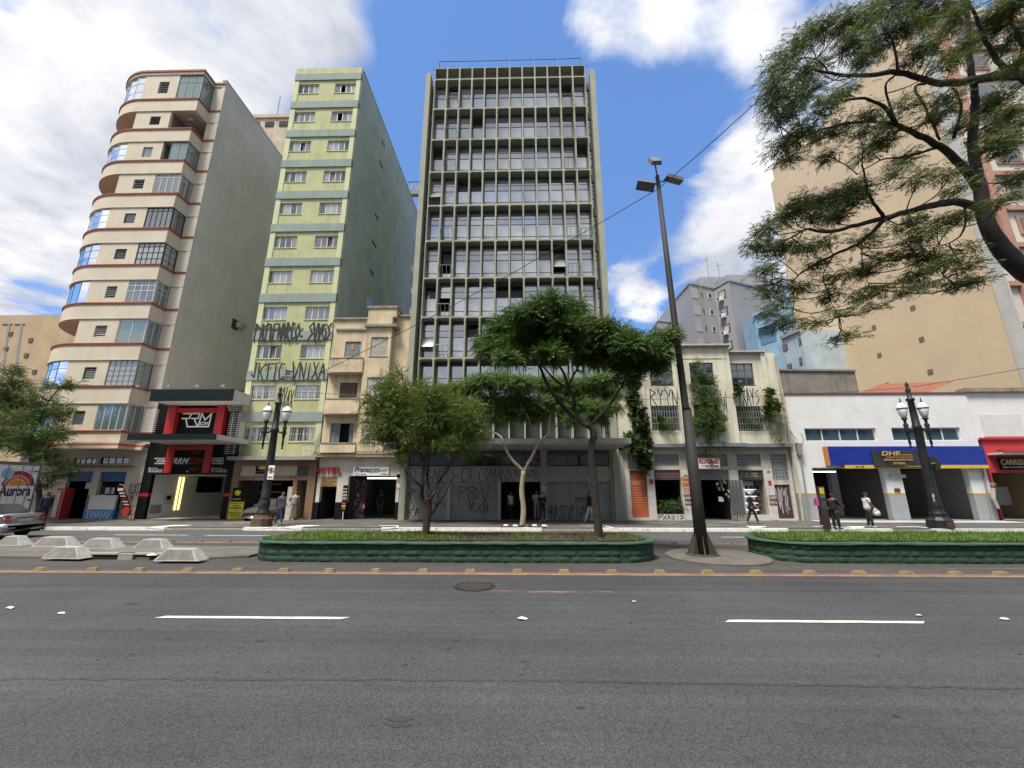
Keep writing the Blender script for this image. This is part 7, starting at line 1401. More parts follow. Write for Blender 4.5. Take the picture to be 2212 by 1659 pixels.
def person(x, y, rz, label, h=1.72, skin='a', shirt=None, trousers=None, shoes=None, hair=None, legs=(.0, .0), arms=((.06, 0, 0), (.06, 0, 0)), knees=(0, 0), head=(0, 0), cap=None, long_sleeve=False, z=.155, shorts=False, bag=None, build=1.0, bend=0.):
    """faces local -y; legs = fore/aft swing of each thigh, knees = bend; arms = (outward, forward, elbow bend)"""
    t = thing('person', label, 'person', (x, y, z), rz); k = h / 1.72; V = []; E_ = []; Rr = []
    def add(p, r_, par=None):
        V.append((p[0] * k, p[1] * k, p[2] * k)); Rr.append(tuple(c * k for c in r_) if isinstance(r_, tuple) else r_ * k); i = len(V) - 1
        if par is not None: E_.append((par, i))
        return i
    fy = -math.sin(bend)
    def sp(zz_): return (zz_ - .93) * fy
    bw = build
    pel = add((0, 0, .93), (.145 * bw, .115 * bw)); wa = add((0, sp(1.1), 1.10), (.135 * bw, .10 * bw), pel); ch = add((0, sp(1.3), 1.30), (.165 * bw, .115 * bw), wa); up = add((0, sp(1.41), 1.42), (.12, .09), ch); nk = add((0, sp(1.48) - .005, 1.49), .055, up)
    hx, hy = math.sin(head[0]) * .03, -.02 + head[1]; h0 = add((hx * .3, sp(1.55) + hy, 1.555), (.066, .078), nk); h1 = add((hx, sp(1.6) + hy, 1.62), (.076, .094), h0); h2 = add((hx, sp(1.65) + hy + .01, 1.685), (.064, .08), h1)
    nose = add((hx, sp(1.6) + hy - .10, 1.60), .014, h1); ear1 = add((hx - .08, sp(1.6) + hy, 1.61), .016, h1); ear2 = add((hx + .08, sp(1.6) + hy, 1.61), .016, h1)
    J = {}
    for s, lg, kn, nm in ((-1, legs[0], knees[0], 'l'), (1, legs[1], knees[1], 'r')):
        hp = add((s * .09, 0, .88), .095 * bw, pel); ky, kz = -math.sin(lg) * .42, .88 - math.cos(lg) * .42; kn_ = add((s * .1, ky, kz), .06 * bw, hp); a2 = lg - kn; ay, az_ = ky - math.sin(a2) * .40, kz - math.cos(a2) * .40
        an = add((s * .1, ay, max(az_, .07)), .04, kn_); to = add((s * .115, ay - .10, max(az_ - .05, .035)), (.04, .03), an); to2 = add((s * .12, ay - .17, max(az_ - .055, .03)), (.035, .022), to); J[nm] = ((s * .09, 0, .88), (s * .1, ky, kz), (s * .1, ay, max(az_, .07)), (s * .115, ay - .10, max(az_ - .05, .035)), (s * .12, ay - .17, max(az_ - .055, .03)))
        o_, fw_, el = arms[0] if s < 0 else arms[1]; sh = add((s * .19, sp(1.4), 1.40), .06, up)
        ex, ey, ez = s * (.20 + math.sin(o_) * .28), sp(1.4) - math.sin(fw_) * .28, 1.40 - math.cos(fw_) * math.cos(o_) * .28; e1 = add((ex, ey, ez), .042, sh); f2 = fw_ + el; wx, wy, wz = ex - s * math.sin(el) * .06, ey - math.sin(f2) * .25, ez - math.cos(f2) * .25; w1 = add((wx, wy, wz), .028, e1)
        dv = Vector((wx - ex, wy - ey, wz - ez)).normalized(); pm0 = add(tuple(Vector((wx, wy, wz)) + dv * .06), (.036, .02), w1)
        side = Vector((0, -1, 0)) if abs(dv.y) < .8 else Vector((0, 0, 1)); 
        for fi in range(4): b0 = Vector((wx, wy, wz)) + dv * .09 + side * (.024 - fi * .016); f1 = add(tuple(b0), .0085, pm0); L_ = (.042, .05, .046, .034)[fi]; add(tuple(b0 + dv * L_ + Vector((-s * .012, 0, 0))), .007, f1)
        th = add(tuple(Vector((wx, wy, wz)) + dv * .04 + side * .035), .0095, w1); add(tuple(Vector((wx, wy, wz)) + dv * .075 + side * .048), .008, th)
        J['a' + nm] = ((s * .19, sp(1.4), 1.40), (ex, ey, ez), (wx, wy, wz))
    link('body', skin_mesh(V, E_, Rr, 'body', skinm[skin]), t, (0, 0, 0), True)
    def shell(pts, rad, edges, nm, m): link(nm, skin_mesh([tuple(c * k for c in p) for p in pts], edges, [tuple(c * k for c in r_) if isinstance(r_, tuple) else r_ * k for r_ in rad], nm, m), t, (0, 0, 0), True)
    P_ = [(0, 0, .82), (0, sp(1.0), 1.0), (0, sp(1.15), 1.15), (0, sp(1.3), 1.3), (0, sp(1.43), 1.44)]; Rd = [(.19 * bw, .165 * bw), (.185 * bw, .155 * bw), (.18 * bw, .15 * bw), (.195 * bw, .15 * bw), (.15, .115)]; Ed = [(0, 1), (1, 2), (2, 3), (3, 4)]
    for nm in ('l', 'r'):
        a, e, w_ = [Vector(v) for v in J['a' + nm]]; i = len(P_); P_ += [tuple(a), tuple(a.lerp(e, .75))]; Rd += [.085, .068]; Ed += [(4, i), (i, i + 1)]
        if long_sleeve: P_ += [tuple(e), tuple(e.lerp(w_, .9))]; Rd += [.056, .042]; Ed += [(i + 1, i + 2), (i + 2, i + 3)]
    shell(P_, Rd, Ed, 'shirt', shirt)
    P_ = [(0, 0, 1.02), (0, 0, .9)]; Rd = [(.165 * bw, .14 * bw), (.175 * bw, .15 * bw)]; Ed = [(0, 1)]
    for nm in ('l', 'r'):
        a, kn_, an = [Vector(v) for v in J[nm][:3]]; i = len(P_); P_ += [tuple(a), tuple(a.lerp(kn_, .5)), tuple(kn_)]; Rd += [.105 * bw, .09 * bw, .075 * bw]; Ed += [(1, i), (i, i + 1), (i + 1, i + 2)]
        if not shorts: P_ += [tuple(kn_.lerp(an, .5)), tuple(kn_.lerp(an, .95))]; Rd += [.068 * bw, .058]; Ed += [(i + 2, i + 3), (i + 3, i + 4)]
    shell(P_, Rd, Ed, 'trousers', trousers)
    for nm in ('l', 'r'):
        an, t1, t2 = [Vector(v) for v in J[nm][2:5]]; shell([tuple(an + Vector((0, .045, -.02))), tuple(t1), tuple(t2)], [(.046, .045), (.05, .036), (.042, .028)], [(0, 1), (1, 2)], 'shoe', shoes)
    hc = (hx * k, (sp(1.63) + hy + .012) * k, 1.655 * k); b = MB(); prof = [(.0, .075), (.04, .068), (.07, .04), (.083, .0), (.082, -.035)]
    for r_, zz_ in prof[::-1]:
        for i in range(12): a = 6.2832 * i / 12; b.v.append((hc[0] + r_ * k * math.cos(a), hc[1] + r_ * 1.2 * k * math.sin(a) + .008, hc[2] + (zz_ + (.04 if (math.sin(a) < -.4 and zz_ < .03) else 0)) * k))
    for j in range(len(prof) - 1):
        for i in range(12): b.f.append((j * 12 + i, j * 12 + (i + 1) % 12, (j + 1) * 12 + (i + 1) % 12, (j + 1) * 12 + i)); b.m.append(0)
    b.build('cap' if cap else 'hair', cap or hair or hairm, t, True, True)
    if cap: MB().box(hc[0] - .06, hc[0] + .06, hc[1] - .19, hc[1] - .07, hc[2] + .0, hc[2] + .015).build('cap_brim', cap, t, local=True)
    b = MB()
    for s in (-1, 1): b.box(hc[0] + s * .03 - .01, hc[0] + s * .03 + .01, hc[1] - .107, hc[1] - .098, 1.625 * k, 1.635 * k)
    b.box(hc[0] - .022, hc[0] + .022, hc[1] - .103, hc[1] - .092, 1.563 * k, 1.569 * k); b.build('face_features', hairm, t, local=True)
    if bag: MB().frus(-.13, .13, .13, .25, 1.05, 1.4, .03, .02).build('backpack', bag, t, local=True); b = MB(); [b.tube([(s * .1, .14, 1.4), (s * .11, .0, 1.47), (s * .11, -.14, 1.35), (s * .12, -.1, 1.1)], .015, 5) for s in (-1, 1)]; b.build('strap', bag, t, local=True)
    return t
def cl(n_, c_, v=.12): return mat('cloth_' + n_, c_, .9, v, 9)
gp_ = lambda i, tx, ty: G(*T(i, 2, tx, ty), .155)
blackc, jeans, whitec, greyc = cl('black', (.016, .016, .018)), cl('denim', (.045, .08, .16), .3), cl('white', (.66, .66, .65)), cl('grey', (.22, .21, .215)); lgrey = cl('light_grey', (.30, .29, .28)); brownsh = mat('shoe_brown', (.06, .025, .015), .6); whitesh = mat('shoe_white', (.6, .6, .58), .6)
p = gp_(1, 195, 1218); person(p.x, p.y, R(80), 'man walking in grey T-shirt, blue jeans and dark backpack', 1.74, 'a', cl('blue_grey', (.2, .22, .26)), jeans, brownsh, legs=(.38, -.32), knees=(.1, .25), arms=((.05, -.1, .5), (.05, .25, .6)), bag=cl('navy', (.03, .035, .05)), head=(0, -.02))
p = gp_(1, 312, 1178); person(p.x, p.y, R(195), 'man seen from behind in grey shirt and baggy grey trousers', 1.70, 'a', greyc, lgrey, brownsh, hair=greyhair, legs=(.12, -.1), arms=((.25, .1, 1.2), (.5, .2, 1.4)), build=1.12, head=(0, -.05), bend=.12)
p = gp_(1, 2205, 1165); p = G(1103, 1121.5, .155); person(1103 and P(1103, 1100, 27.5).x, 27.4, R(60), 'man in white shirt standing alone in the dark entrance', 1.72, 'b', whitec, blackc, blackc, legs=(.05, -.05), arms=((.1, .1, .2), (.1, .1, .2)), build=1.1, z=.165)
p = G(*T(2, 2, 210, 1168), .155); person(p.x, 26.35, R(10), 'person in light grey leaning by the entrance pillar', 1.78, 'b', lgrey, greyc, blackc, legs=(.05, -.05), arms=((.15, .3, 1.2), (.1, .3, 1.2)))
p = G(*T(2, 2, 262, 1178), .155); person(p.x, 26.0, R(-15), 'person all in black talking in front of the entrance pillar', 1.66, 'c', blackc, blackc, whitesh, hair=mat('hair_red', (.16, .06, .03), .8), legs=(.1, -.08), arms=((.1, .3, 1.3), (.1, .3, 1.3)), long_sleeve=True)
p = G(*T(2, 2, 672, 1193), .155); person(p.x + .05, p.y, R(-85), 'person in dark jacket and white trousers half hidden by the dark trunk', 1.72, 'b', blackc, whitec, whitesh, legs=(.35, -.35), knees=(.05, .2), arms=((.05, .2, .3), (.05, -.2, .3)), long_sleeve=True)
p = G(*T(2, 2, 2085, 1208), .155); person(p.x, p.y, R(80), 'man in black T-shirt, black trousers and pale cap walking right', 1.70, 'a', blackc, blackc, mat('sandal_tan', (.2, .12, .07), .7), legs=(.32, -.25), knees=(.05, .15), arms=((.05, .2, .4), (.05, .05, .3)), cap=mat('cap_pale', (.42, .38, .35), .8))
p = G(*T(3, 2, 600, 1252), .155); person(p.x, p.y, R(100), 'person in black long sleeves standing right of the brown post', 1.66, 'b', blackc, blackc, blackc, hair=hairm, legs=(.05, -.05), arms=((.1, .5, .9), (.1, .4, .8)), long_sleeve=True, build=1.15)
p = G(*T(3, 2, 545, 1240), .155); person(p.x - .15, p.y + .25, R(85), 'person with pink bag half hidden behind the brown post', 1.62, 'a', cl('plum', (.12, .06, .13)), blackc, whitesh, legs=(.1, -.1), arms=((.1, .3, .5), (.1, .2, .6)), bag=cl('pink', (.42, .05, .25)))
p = G(*T(3, 2, 893, 1240), .155); o = person(p.x, p.y, R(75), 'man in loose white T-shirt and black trousers before the workshop', 1.70, 'b', whitec, blackc, whitesh, legs=(.06, -.06), arms=((.08, .3, .5), (.08, .35, .5)), build=1.1)
pb = thing('plastic_bag', 'white plastic bag held by the man in white before the workshop', 'bag', (p.x + .28, p.y - .1, .85)); MB().lathe([(.02, .42), (.05, .36), (.15, .2), (.17, .05), (.1, 0)], (p.x + .3, p.y - .12, .72), 10).build('bag', whitec, pb, True)
person(P(95, 1075, 23).x, 23.2, R(60), 'person in navy jacket behind the box truck', 1.70, 'b', cl('navy2', (.02, .03, .07)), blackc, blackc, long_sleeve=True)
person(P(*T(1, 2, 1072, 1050), 29).x, 29.0, R(200), 'dim figure in blue trousers inside the accessory shop', 1.70, 'b', blackc, cl('blue', (.03, .06, .16)), blackc, z=.165)
# ================================================================== trees
def limb(b, pts, r0, r1, n=8, wob=.0, seed=0):
    """smooth tapered limb through the given points"""
    pts = [Vector(p) for p in pts]; rnd = random.Random(seed); out_ = []; m = 5
    for i in range(len(pts) - 1):
        p0 = pts[max(i - 1, 0)]; p1 = pts[i]; p2 = pts[i + 1]; p3 = pts[min(i + 2, len(pts) - 1)]
        for k in range(m):
            t = k / m; out_.append(.5 * ((2 * p1) + (p2 - p0) * t + (2 * p0 - 5 * p1 + 4 * p2 - p3) * t * t + (3 * p1 - p0 - 3 * p2 + p3) * t ** 3) + (Vector((rnd.uniform(-1, 1), rnd.uniform(-1, 1), rnd.uniform(-1, 1))) * wob if (i + k) else Vector()))
    out_.append(pts[-1]); L = len(out_); b.tube(out_, [r0 + (r1 - r0) * (k / (L - 1)) ** .8 for k in range(L)], n); return out_
def frond_template(n, L, w, droop):
    """pinnate leaf: n pairs of leaflets along a drooping rachis"""
    q_ = []
    for k in range(n):
        t = (k + .6) / n; x = L * t; z = -droop * L * t * t; ll = w * (1 - .55 * abs(t - .45) * 1.6)
        for s in (-1, 1):
            wd = L / n * .8; q_.append([(x - wd * .3, 0, z), (x + wd * .35, s * ll * .5, z - .08 * ll), (x + wd * 1.1, s * ll, z - .22 * ll), (x + wd * .1, s * ll * .55, z + .02)])
    return np.array(q_)             # (2n, 4, 3)
def foliage(name, clumps, per, tmpl, m, parent, seed=1, up=.35, size=(.75, 1.25), shell=.55, spread=1.0, flat=1.0, jit=0.):
    """clumps: (centre, rx, ry, rz). fronds on the outer shell of each clump, pointing outward and a little down"""
    rng = np.random.default_rng(seed); C0 = []; D0 = []; S0 = []
    vol = [c[1] * c[2] + c[1] * c[3] for c in clumps]; tot = sum(vol)
    for (c, rx, ry, rz), v in zip(clumps, vol):
        n = max(8, int(per * v / tot)); d = rng.normal(size=(n, 3)); d /= np.linalg.norm(d, axis=1)[:, None]; d[:, 2] = np.where(d[:, 2] < -.25, -d[:, 2] * .4, d[:, 2])
        # break each clump into tufts so that light gets between them
        tn = max(5, n // 26); td = rng.normal(size=(tn, 3)); td /= np.linalg.norm(td, axis=1)[:, None]; td[:, 2] = np.where(td[:, 2] < -.2, -td[:, 2] * .4, td[:, 2]); pick = rng.integers(0, tn, n); trad = rng.uniform(.62, 1.12, tn)
        d = td[pick] + .34 * spread * rng.normal(size=(n, 3)); ln = np.linalg.norm(d, axis=1)[:, None]
        r_ = (trad[pick] * rng.uniform(shell, 1.0, n) ** .6)[:, None]
        C0.append(np.array(c)[None] + d / np.maximum(ln, 1e-6) * r_ * np.array([rx, ry, rz])[None] * np.minimum(ln, 1.15)); C0[-1] = C0[-1] + rng.normal(size=(n, 3)) * jit * np.array([1, 1, .55]); D0.append(d / ln); S0.append(rng.uniform(*size, n))
    Cn, Dn, Sn = np.concatenate(C0), np.concatenate(D0), np.concatenate(S0); n = len(Cn)
    X_ = Dn + rng.normal(size=(n, 3)) * .55; X_[:, 2] *= flat; X_[:, 2] -= .05; X_ /= np.linalg.norm(X_, axis=1)[:, None]
    U = np.array([0, 0, 1.])[None] * up * 3 + rng.normal(size=(n, 3)) * .55; Y_ = np.cross(U, X_); Y_ /= np.maximum(np.linalg.norm(Y_, axis=1), 1e-6)[:, None]; Z_ = np.cross(X_, Y_)
    t = tmpl.reshape(-1, 3); v = Cn[:, None] + Sn[:, None, None] * (t[None, :, 0:1] * X_[:, None] + t[None, :, 1:2] * Y_[:, None] + t[None, :, 2:3] * Z_[:, None])
    v = v.reshape(-1, 3); nq = len(v) // 4; me = bpy.data.meshes.new(name); me.vertices.add(len(v)); me.vertices.foreach_set('co', v.ravel()); me.loops.add(nq * 4); me.loops.foreach_set('vertex_index', np.arange(nq * 4)); me.polygons.add(nq); me.polygons.foreach_set('loop_start', np.arange(nq) * 4); me.update(calc_edges=True); me.materials.append(m)
    return link(name, me, parent, WL[parent.name])if False else _lk(name, me, parent)
def _lk(name, me, parent):
    o = bpy.data.objects.new(name, me); PEND.append(o); o.parent = parent; o.location = -WL[parent.name]; WL[o.name] = Vector(); return o
def blobs(lst, Y, depth=1.0, seed=0, sq=.8):
    rnd = random.Random(seed); res = []
    for px, py, r in lst:
        y = Y + rnd.uniform(-1, 1) * depth; m_ = mpp(px, py, y); res.append((tuple(P(px, py, y)), r * m_, r * m_ * 1.1, r * m_ * sq))
    return res
def twigs(b, nodes, clumps, r=.02, seed=0, every=1, rt=.006):
    """thin branches from the nearest limb point into every clump and out to its tufts"""
    rnd = random.Random(seed); N_ = [Vector(n) for n in nodes]
    for c, rx, ry, rz in clumps[::every]:
        c = Vector(c); nb = min(N_, key=lambda p: (p - c).length + (1.0 if p.z > c.z + .3 else 0)); mid = nb.lerp(c, .5) + Vector((rnd.uniform(-.2, .2), rnd.uniform(-.2, .2), -.1 * (c - nb).length)); w = limb(b, [nb, mid, c], r, r * .5, 5)
        for k in range(6): d = Vector((rnd.gauss(0, 1), rnd.gauss(0, 1), rnd.gauss(.25, .7))).normalized(); s = w[-1 - rnd.randint(0, 4)]; e = c + Vector((d.x * rx, d.y * ry, d.z * rz)) * .85; limb(b, [s, s.lerp(e, .55) + Vector((0, 0, .06)), e], r * .5, rt, 4)
bark_d = mat('bark_dark', (.035, .027, .022), .9, .4, 6, .2, .8, fine=18); bark_p = mat('bark_pale', (.33, .285, .21), .9, .3, 3, .3, .5, fine=16, dirt=(.16, .13, .1), dirtamt=.6); bark_r = mat('bark_brown', (.075, .045, .03), .9, .4, 5, .3, .8, fine=18)
lf_dark = leafmat('leaf_dark', (.02, .045, .006), (.075, .13, .02), .30); lf_mid = leafmat('leaf_mid', (.045, .085, .018), (.12, .185, .05), .35); lf_feather = leafmat('leaf_feather', (.045, .075, .012), (.125, .17, .035), .4); lf_tip = leafmat('leaf_tipuana', (.035, .055, .01), (.11, .135, .03), .35); lf_left = leafmat('leaf_left', (.03, .055, .01), (.09, .13, .03), .3)
Fern = frond_template(7, .34, .085, .35); Fine = frond_template(8, .30, .05, .3); Tip = frond_template(4, .24, .085, .25); Big = frond_template(5, .30, .08, .3)
# --- dark umbrella tree in the long planter
Y = 13.75; base = Vector((2.35, Y, .56)); t = thing('tree', 'dark umbrella-crowned tree with slim curved trunk in the long planter', 'tree', tuple(base)); b = MB(); S = lambda x, y, dy=0: P(x, y, Y + dy)
def t2(x, y): return T(2, 2, x, y)
limb(b, [base + Vector((0, 0, -.1)), S(*t2(745, 1250)), S(*t2(725, 1050)), S(*t2(700, 800)), S(*t2(685, 640)), S(*t2(690, 520)), S(*t2(710, 430)), S(*t2(670, 360))], .145, .10, 12, .004)
tr_pts = []
for pts, r0, r1 in (([t2(670, 365), t2(560, 300), t2(470, 230), t2(380, 120), t2(300, 0), (1165, 790), (1140, 760)], .10, .04), ([t2(600, 320), t2(550, 230), t2(530, 100), t2(490, 40), (1218, 808), (1200, 775), (1190, 745)], .075, .03), ([t2(690, 345), t2(760, 270), t2(850, 170), t2(900, 90), t2(960, 0), (1352, 805), (1362, 780)], .06, .03),
                    ([t2(490, 40), t2(420, 0), (1190, 812), (1170, 790), (1130, 770), (1090, 750)], .05, .02), ([(1228, 832), (1245, 800), (1262, 775), (1290, 755)], .045, .02), ([(1352, 805), (1330, 780), (1320, 760)], .03, .015), ([(1362, 790), (1395, 770), (1430, 745)], .03, .012), ([(1250, 800), (1235, 770), (1235, 730)], .03, .015), ([(1165, 790), (1180, 750), (1200, 700)], .03, .012)):
    tr_pts += limb(b, [P(x, y, Y + .35 * math.sin(i * 1.3 + x)) for i, (x, y) in enumerate(pts)], r0, r1, 8, .01, 3)
cp = blobs([(1062, 740, 34), (1095, 715, 40), (1140, 690, 42), (1185, 668, 40), (1225, 672, 36), (1120, 750, 44), (1170, 735, 46), (1215, 720, 44), (1250, 700, 30), (1290, 722, 42), (1330, 735, 42), (1370, 755, 40), (1400, 750, 32), (1440, 735, 24), (1250, 760, 40), (1300, 775, 36), (1350, 790, 36), (1395, 795, 30), (1060, 765, 24), (1420, 770, 24), (1185, 770, 34), (1100, 780, 26), (1350, 820, 22)], Y, .9, 2, .62)
twigs(b, tr_pts, cp, .022, 4); b.build('trunk', bark_d, t, True); foliage('crown', cp, 15000, Fern, lf_dark, t, 11, .5, shell=.3, jit=.05)
# --- pale-barked tree at the kerb
Y = 22.35; base = Vector((P(1128, 1142, Y).x, Y, .15)); t = thing('tree', 'pale-barked forked street tree at the kerb before the office block', 'tree', tuple(base)); b = MB()
limb(b, [base, P(1131, 1100, Y), P(1127, 1060, Y), P(1131, 1018, Y)], .15, .125, 12, .006); pp = []
for pts, r0, r1 in (([(1131, 1020), (1100, 985), (1085, 950), (1070, 935), (1045, 925), (1020, 905)], .10, .03), ([(1131, 1020), (1150, 985), (1165, 955), (1185, 935), (1190, 890), (1200, 860)], .10, .03), ([(1165, 955), (1150, 930), (1140, 900), (1120, 870)], .05, .02), ([(1185, 935), (1215, 910), (1250, 880), (1290, 860)], .05, .02), ([(1085, 950), (1090, 910), (1080, 870)], .05, .02)): pp += limb(b, [P(x, y, Y + .3 * math.sin(i * 1.7 + y)) for i, (x, y) in enumerate(pts)], r0, r1, 8, .02, 5)
cp = blobs([(965, 852, 26), (1005, 845, 34), (1045, 830, 34), (1085, 832, 34), (1125, 835, 34), (1170, 835, 36), (1215, 840, 36), (1260, 838, 36), (1295, 830, 30), (1320, 858, 26), (1020, 885, 34), (1065, 872, 36), (1110, 872, 34), (1160, 875, 36), (1210, 878, 36), (1255, 880, 36), (1300, 885, 30), (985, 885, 28), (1090, 905, 26), (1240, 910, 26), (1150, 905, 24), (1290, 910, 22), (935, 870, 22), (1330, 885, 18)], Y, .9, 6, .62)
twigs(b, pp, cp, .02, 7); b.build('trunk', bark_p, t, True); foliage('crown', cp, 16000, Fern, lf_mid, t, 12, .6, (.85, 1.35), shell=.3, jit=.06)
# tree pit with broken kerb pieces
tp = thing('tree_pit', 'earth tree pit with loose white stones round the pale trunk', 'tree pit', (base.x, Y, .15)); MB().box(base.x - 1.1, base.x + 1.2, Y - .55, Y + .45, .151, .162).build('soil', earth, tp)
for k in range(5): MB().frus(base.x - 1.0 + k * .5, base.x - .72 + k * .5, Y + .2 - .12 * (k % 3), Y + .42 - .12 * (k % 3), .16, .23, .04, .03).build('loose_stone', kerb_paint if k != 2 else conc, tp)
# --- small feathery multi-stem tree, left in the long planter
Y = 14.0; base = Vector((P(918, 1160, Y).x, Y, .56)); t = thing('tree', 'small feathery many-stemmed tree at the left of the long planter', 'tree', tuple(base)); b = MB(); t1 = lambda x, y: T(1, 2, x, y); pp = []
limb(b, [base + Vector((0, 0, -.1)), P(*t1(1475, 1200), Y), P(*t1(1490, 1050), Y), P(*t1(1478, 1010), Y)], .125, .11, 10, .01)
for pts, r0, r1 in (([t1(1470, 1060), t1(1435, 980), t1(1440, 850), t1(1450, 700), t1(1420, 600), t1(1380, 500), t1(1300, 380)], .075, .02), ([t1(1485, 1030), t1(1500, 950), t1(1480, 800), t1(1490, 650), t1(1510, 500), t1(1500, 350), t1(1480, 200)], .07, .02), ([t1(1500, 1000), t1(1545, 930), t1(1580, 850), t1(1660, 720), t1(1780, 560), t1(1850, 420)], .06, .02), ([t1(1495, 1165), t1(1560, 1060), t1(1620, 970), t1(1690, 830), t1(1740, 780)], .04, .012), ([t1(1440, 900), t1(1370, 840), t1(1310, 780), t1(1290, 760)], .04, .012), ([t1(1450, 700), t1(1480, 560), t1(1440, 400)], .04, .012), ([t1(1500, 620), t1(1580, 520), t1(1640, 380)], .04, .012)): pp += limb(b, [P(x, y, Y + .3 * math.sin(i * 1.1 + x)) for i, (x, y) in enumerate(pts)], r0, r1, 7, .012, 9)
cp = blobs([(850, 880, 40), (890, 865, 40), (935, 865, 42), (975, 885, 42), (1010, 905, 34), (845, 925, 40), (885, 910, 44), (930, 915, 46), (975, 930, 42), (1015, 940, 30), (815, 900, 26), (835, 955, 26), (880, 955, 34), (930, 960, 34), (975, 965, 30), (820, 945, 22), (1035, 925, 22), (850, 845, 26), (825, 875, 24), (1040, 950, 14), (865, 975, 18), (1000, 970, 18)], Y, .8, 8, .85) ; sprigs = blobs([(835, 830, 18), (865, 815, 12), (805, 870, 16), (800, 920, 14), (862, 1000, 12), (905, 840, 18), (1025, 985, 10), (858, 805, 8), (790, 950, 10)], Y, .5, 9, 1)
twigs(b, pp, cp + sprigs, .016, 10); b.build('trunk', bark_r, t, True); foliage('crown', cp + sprigs, 9500, Fine, lf_feather, t, 13, .2, (.6, 1.1), shell=.15, spread=1.3, jit=.14)
# --- leafy tree at the far left
Y = 23.4; base = Vector((P(86, 1112, Y).x, Y, .15)); t = thing('tree', 'leafy street tree hanging over the box truck at the left edge', 'tree', tuple(base)); b = MB(); pp = []
limb(b, [base, P(84, 1060, Y), P(70, 1000, Y), P(60, 950, Y)], .14, .1, 9, .01)
for pts in (([(62, 955), (35, 900), (28, 850), (25, 800)]), ([(62, 955), (90, 900), (110, 860), (140, 830)]), ([(70, 1000), (110, 960), (140, 930)]), ([(78, 1030), (110, 1020), (150, 1020)]), ([(62, 955), (20, 940), (-10, 930)])): pp += limb(b, [P(x, y, Y + .3 * math.sin(i + x)) for i, (x, y) in enumerate(pts)], .06, .015, 7, .01)
cp = blobs([(15, 805, 24), (30, 835, 34), (-10, 860, 40), (45, 870, 40), (90, 862, 26), (130, 838, 20), (160, 830, 14), (10, 905, 44), (60, 910, 44), (105, 900, 34), (135, 890, 22), (30, 950, 42), (80, 945, 40), (120, 940, 26), (-10, 960, 40), (60, 980, 34), (105, 985, 26), (135, 1008, 22), (150, 1028, 18), (115, 1030, 20), (100, 1050, 14)], Y, .9, 14, .8); cp[1:1] = []
twigs(b, pp, cp, .02, 15); b.build('trunk', bark_d, t, True); foliage('crown', cp, 7500, Big, lf_left, t, 15, .4, (.8, 1.4), shell=.25, jit=.12)
# --- big spreading tree on the right, its trunk standing in the right planter beyond the frame
Y = 13.6; z9 = lambda x, y: (1316.6 + x * .496, y * .496); base = Vector((20.3, 14.0, .56)); t = thing('tree', 'big spreading tree reaching in from the right over the street', 'tree', tuple(base)); b = MB(); pp = []
limb(b, [base, Vector((20.2, 14.0, 3.5)), P(2285, 640, 14.0), P(*z9(1805, 1180), Y), P(*z9(1700, 1070), Y), P(*z9(1640, 960), Y), P(*z9(1612, 800), Y)], .48, .19, 12, .01)
for pts, r0, r1, y0, y1 in (([(1612, 800), (1580, 640), (1592, 480), (1590, 400), (1570, 250), (1560, 100), (1540, -60)], .18, .06, 0, -1.5), ([(1610, 820), (1530, 720), (1440, 640), (1330, 580), (1250, 540), (1200, 470), (1110, 430), (1000, 440)], .17, .03, 0, -2), ([(1625, 910), (1500, 880), (1350, 910), (1200, 950), (1080, 980), (950, 1010), (860, 1000), (780, 1040)], .16, .025, 0, -1.0), ([(1200, 950), (1160, 900), (1130, 850), (1110, 760), (1100, 700)], .07, .02, -.5, -1.5), ([(1200, 955), (1100, 1050), (980, 1110), (880, 1160), (800, 1220)], .08, .02, -.5, .5), ([(1900, 330), (1700, 330), (1560, 355), (1420, 360), (1260, 315), (1100, 330), (960, 320), (840, 290)], .20, .025, -.5, -2.5), ([(1760, 320), (1700, 280), (1650, 200), (1600, 80), (1560, 0)], .12, .04, -.5, -2), ([(1420, 360), (1330, 380), (1380, 480), (1440, 610)], .05, .04, -1, -.6), ([(1500, 600), (1530, 460), (1490, 380)], .06, .03, -.3, -1), ([(1250, 540), (1120, 530), (1000, 545), (880, 580), (800, 620)], .06, .015, -1, -1.5), ([(1440, 640), (1300, 680), (1180, 700), (1080, 760)], .05, .015, -.6, 0), ([(1260, 315), (1230, 180), (1180, 100)], .05, .015, -1.8, -2.2), ([(1550, 900), (1545, 990), (1500, 1050), (1400, 1080)], .05, .015, 0, .4), ([(960, 320), (900, 260), (820, 260), (740, 330)], .03, .01, -2.2, -2.4), ([(1250, 540), (1200, 380), (1260, 320)], .04, .03, -1, -1.7), ([(1805, 480), (1700, 520), (1620, 560)], .05, .02, -.5, -1), ([(2212, 500), (1805, 360), (1800, 200), (1750, 100)], .12, .04, -.8, -1.4), ([(980, 1110), (930, 1200), (960, 1300), (1000, 1380)], .025, .008, .2, .4), ([(1100, 1050), (1100, 1150), (1130, 1250)], .025, .008, 0, .2)):
    n = len(pts) - 1; pp += limb(b, [P(*z9(*p), Y + y0 + (y1 - y0) * i / n) for i, p in enumerate(pts)], r0, r1, 8, .02, 21)
Z = lambda l: [(*z9(x, y), r * .496) for x, y, r in l]
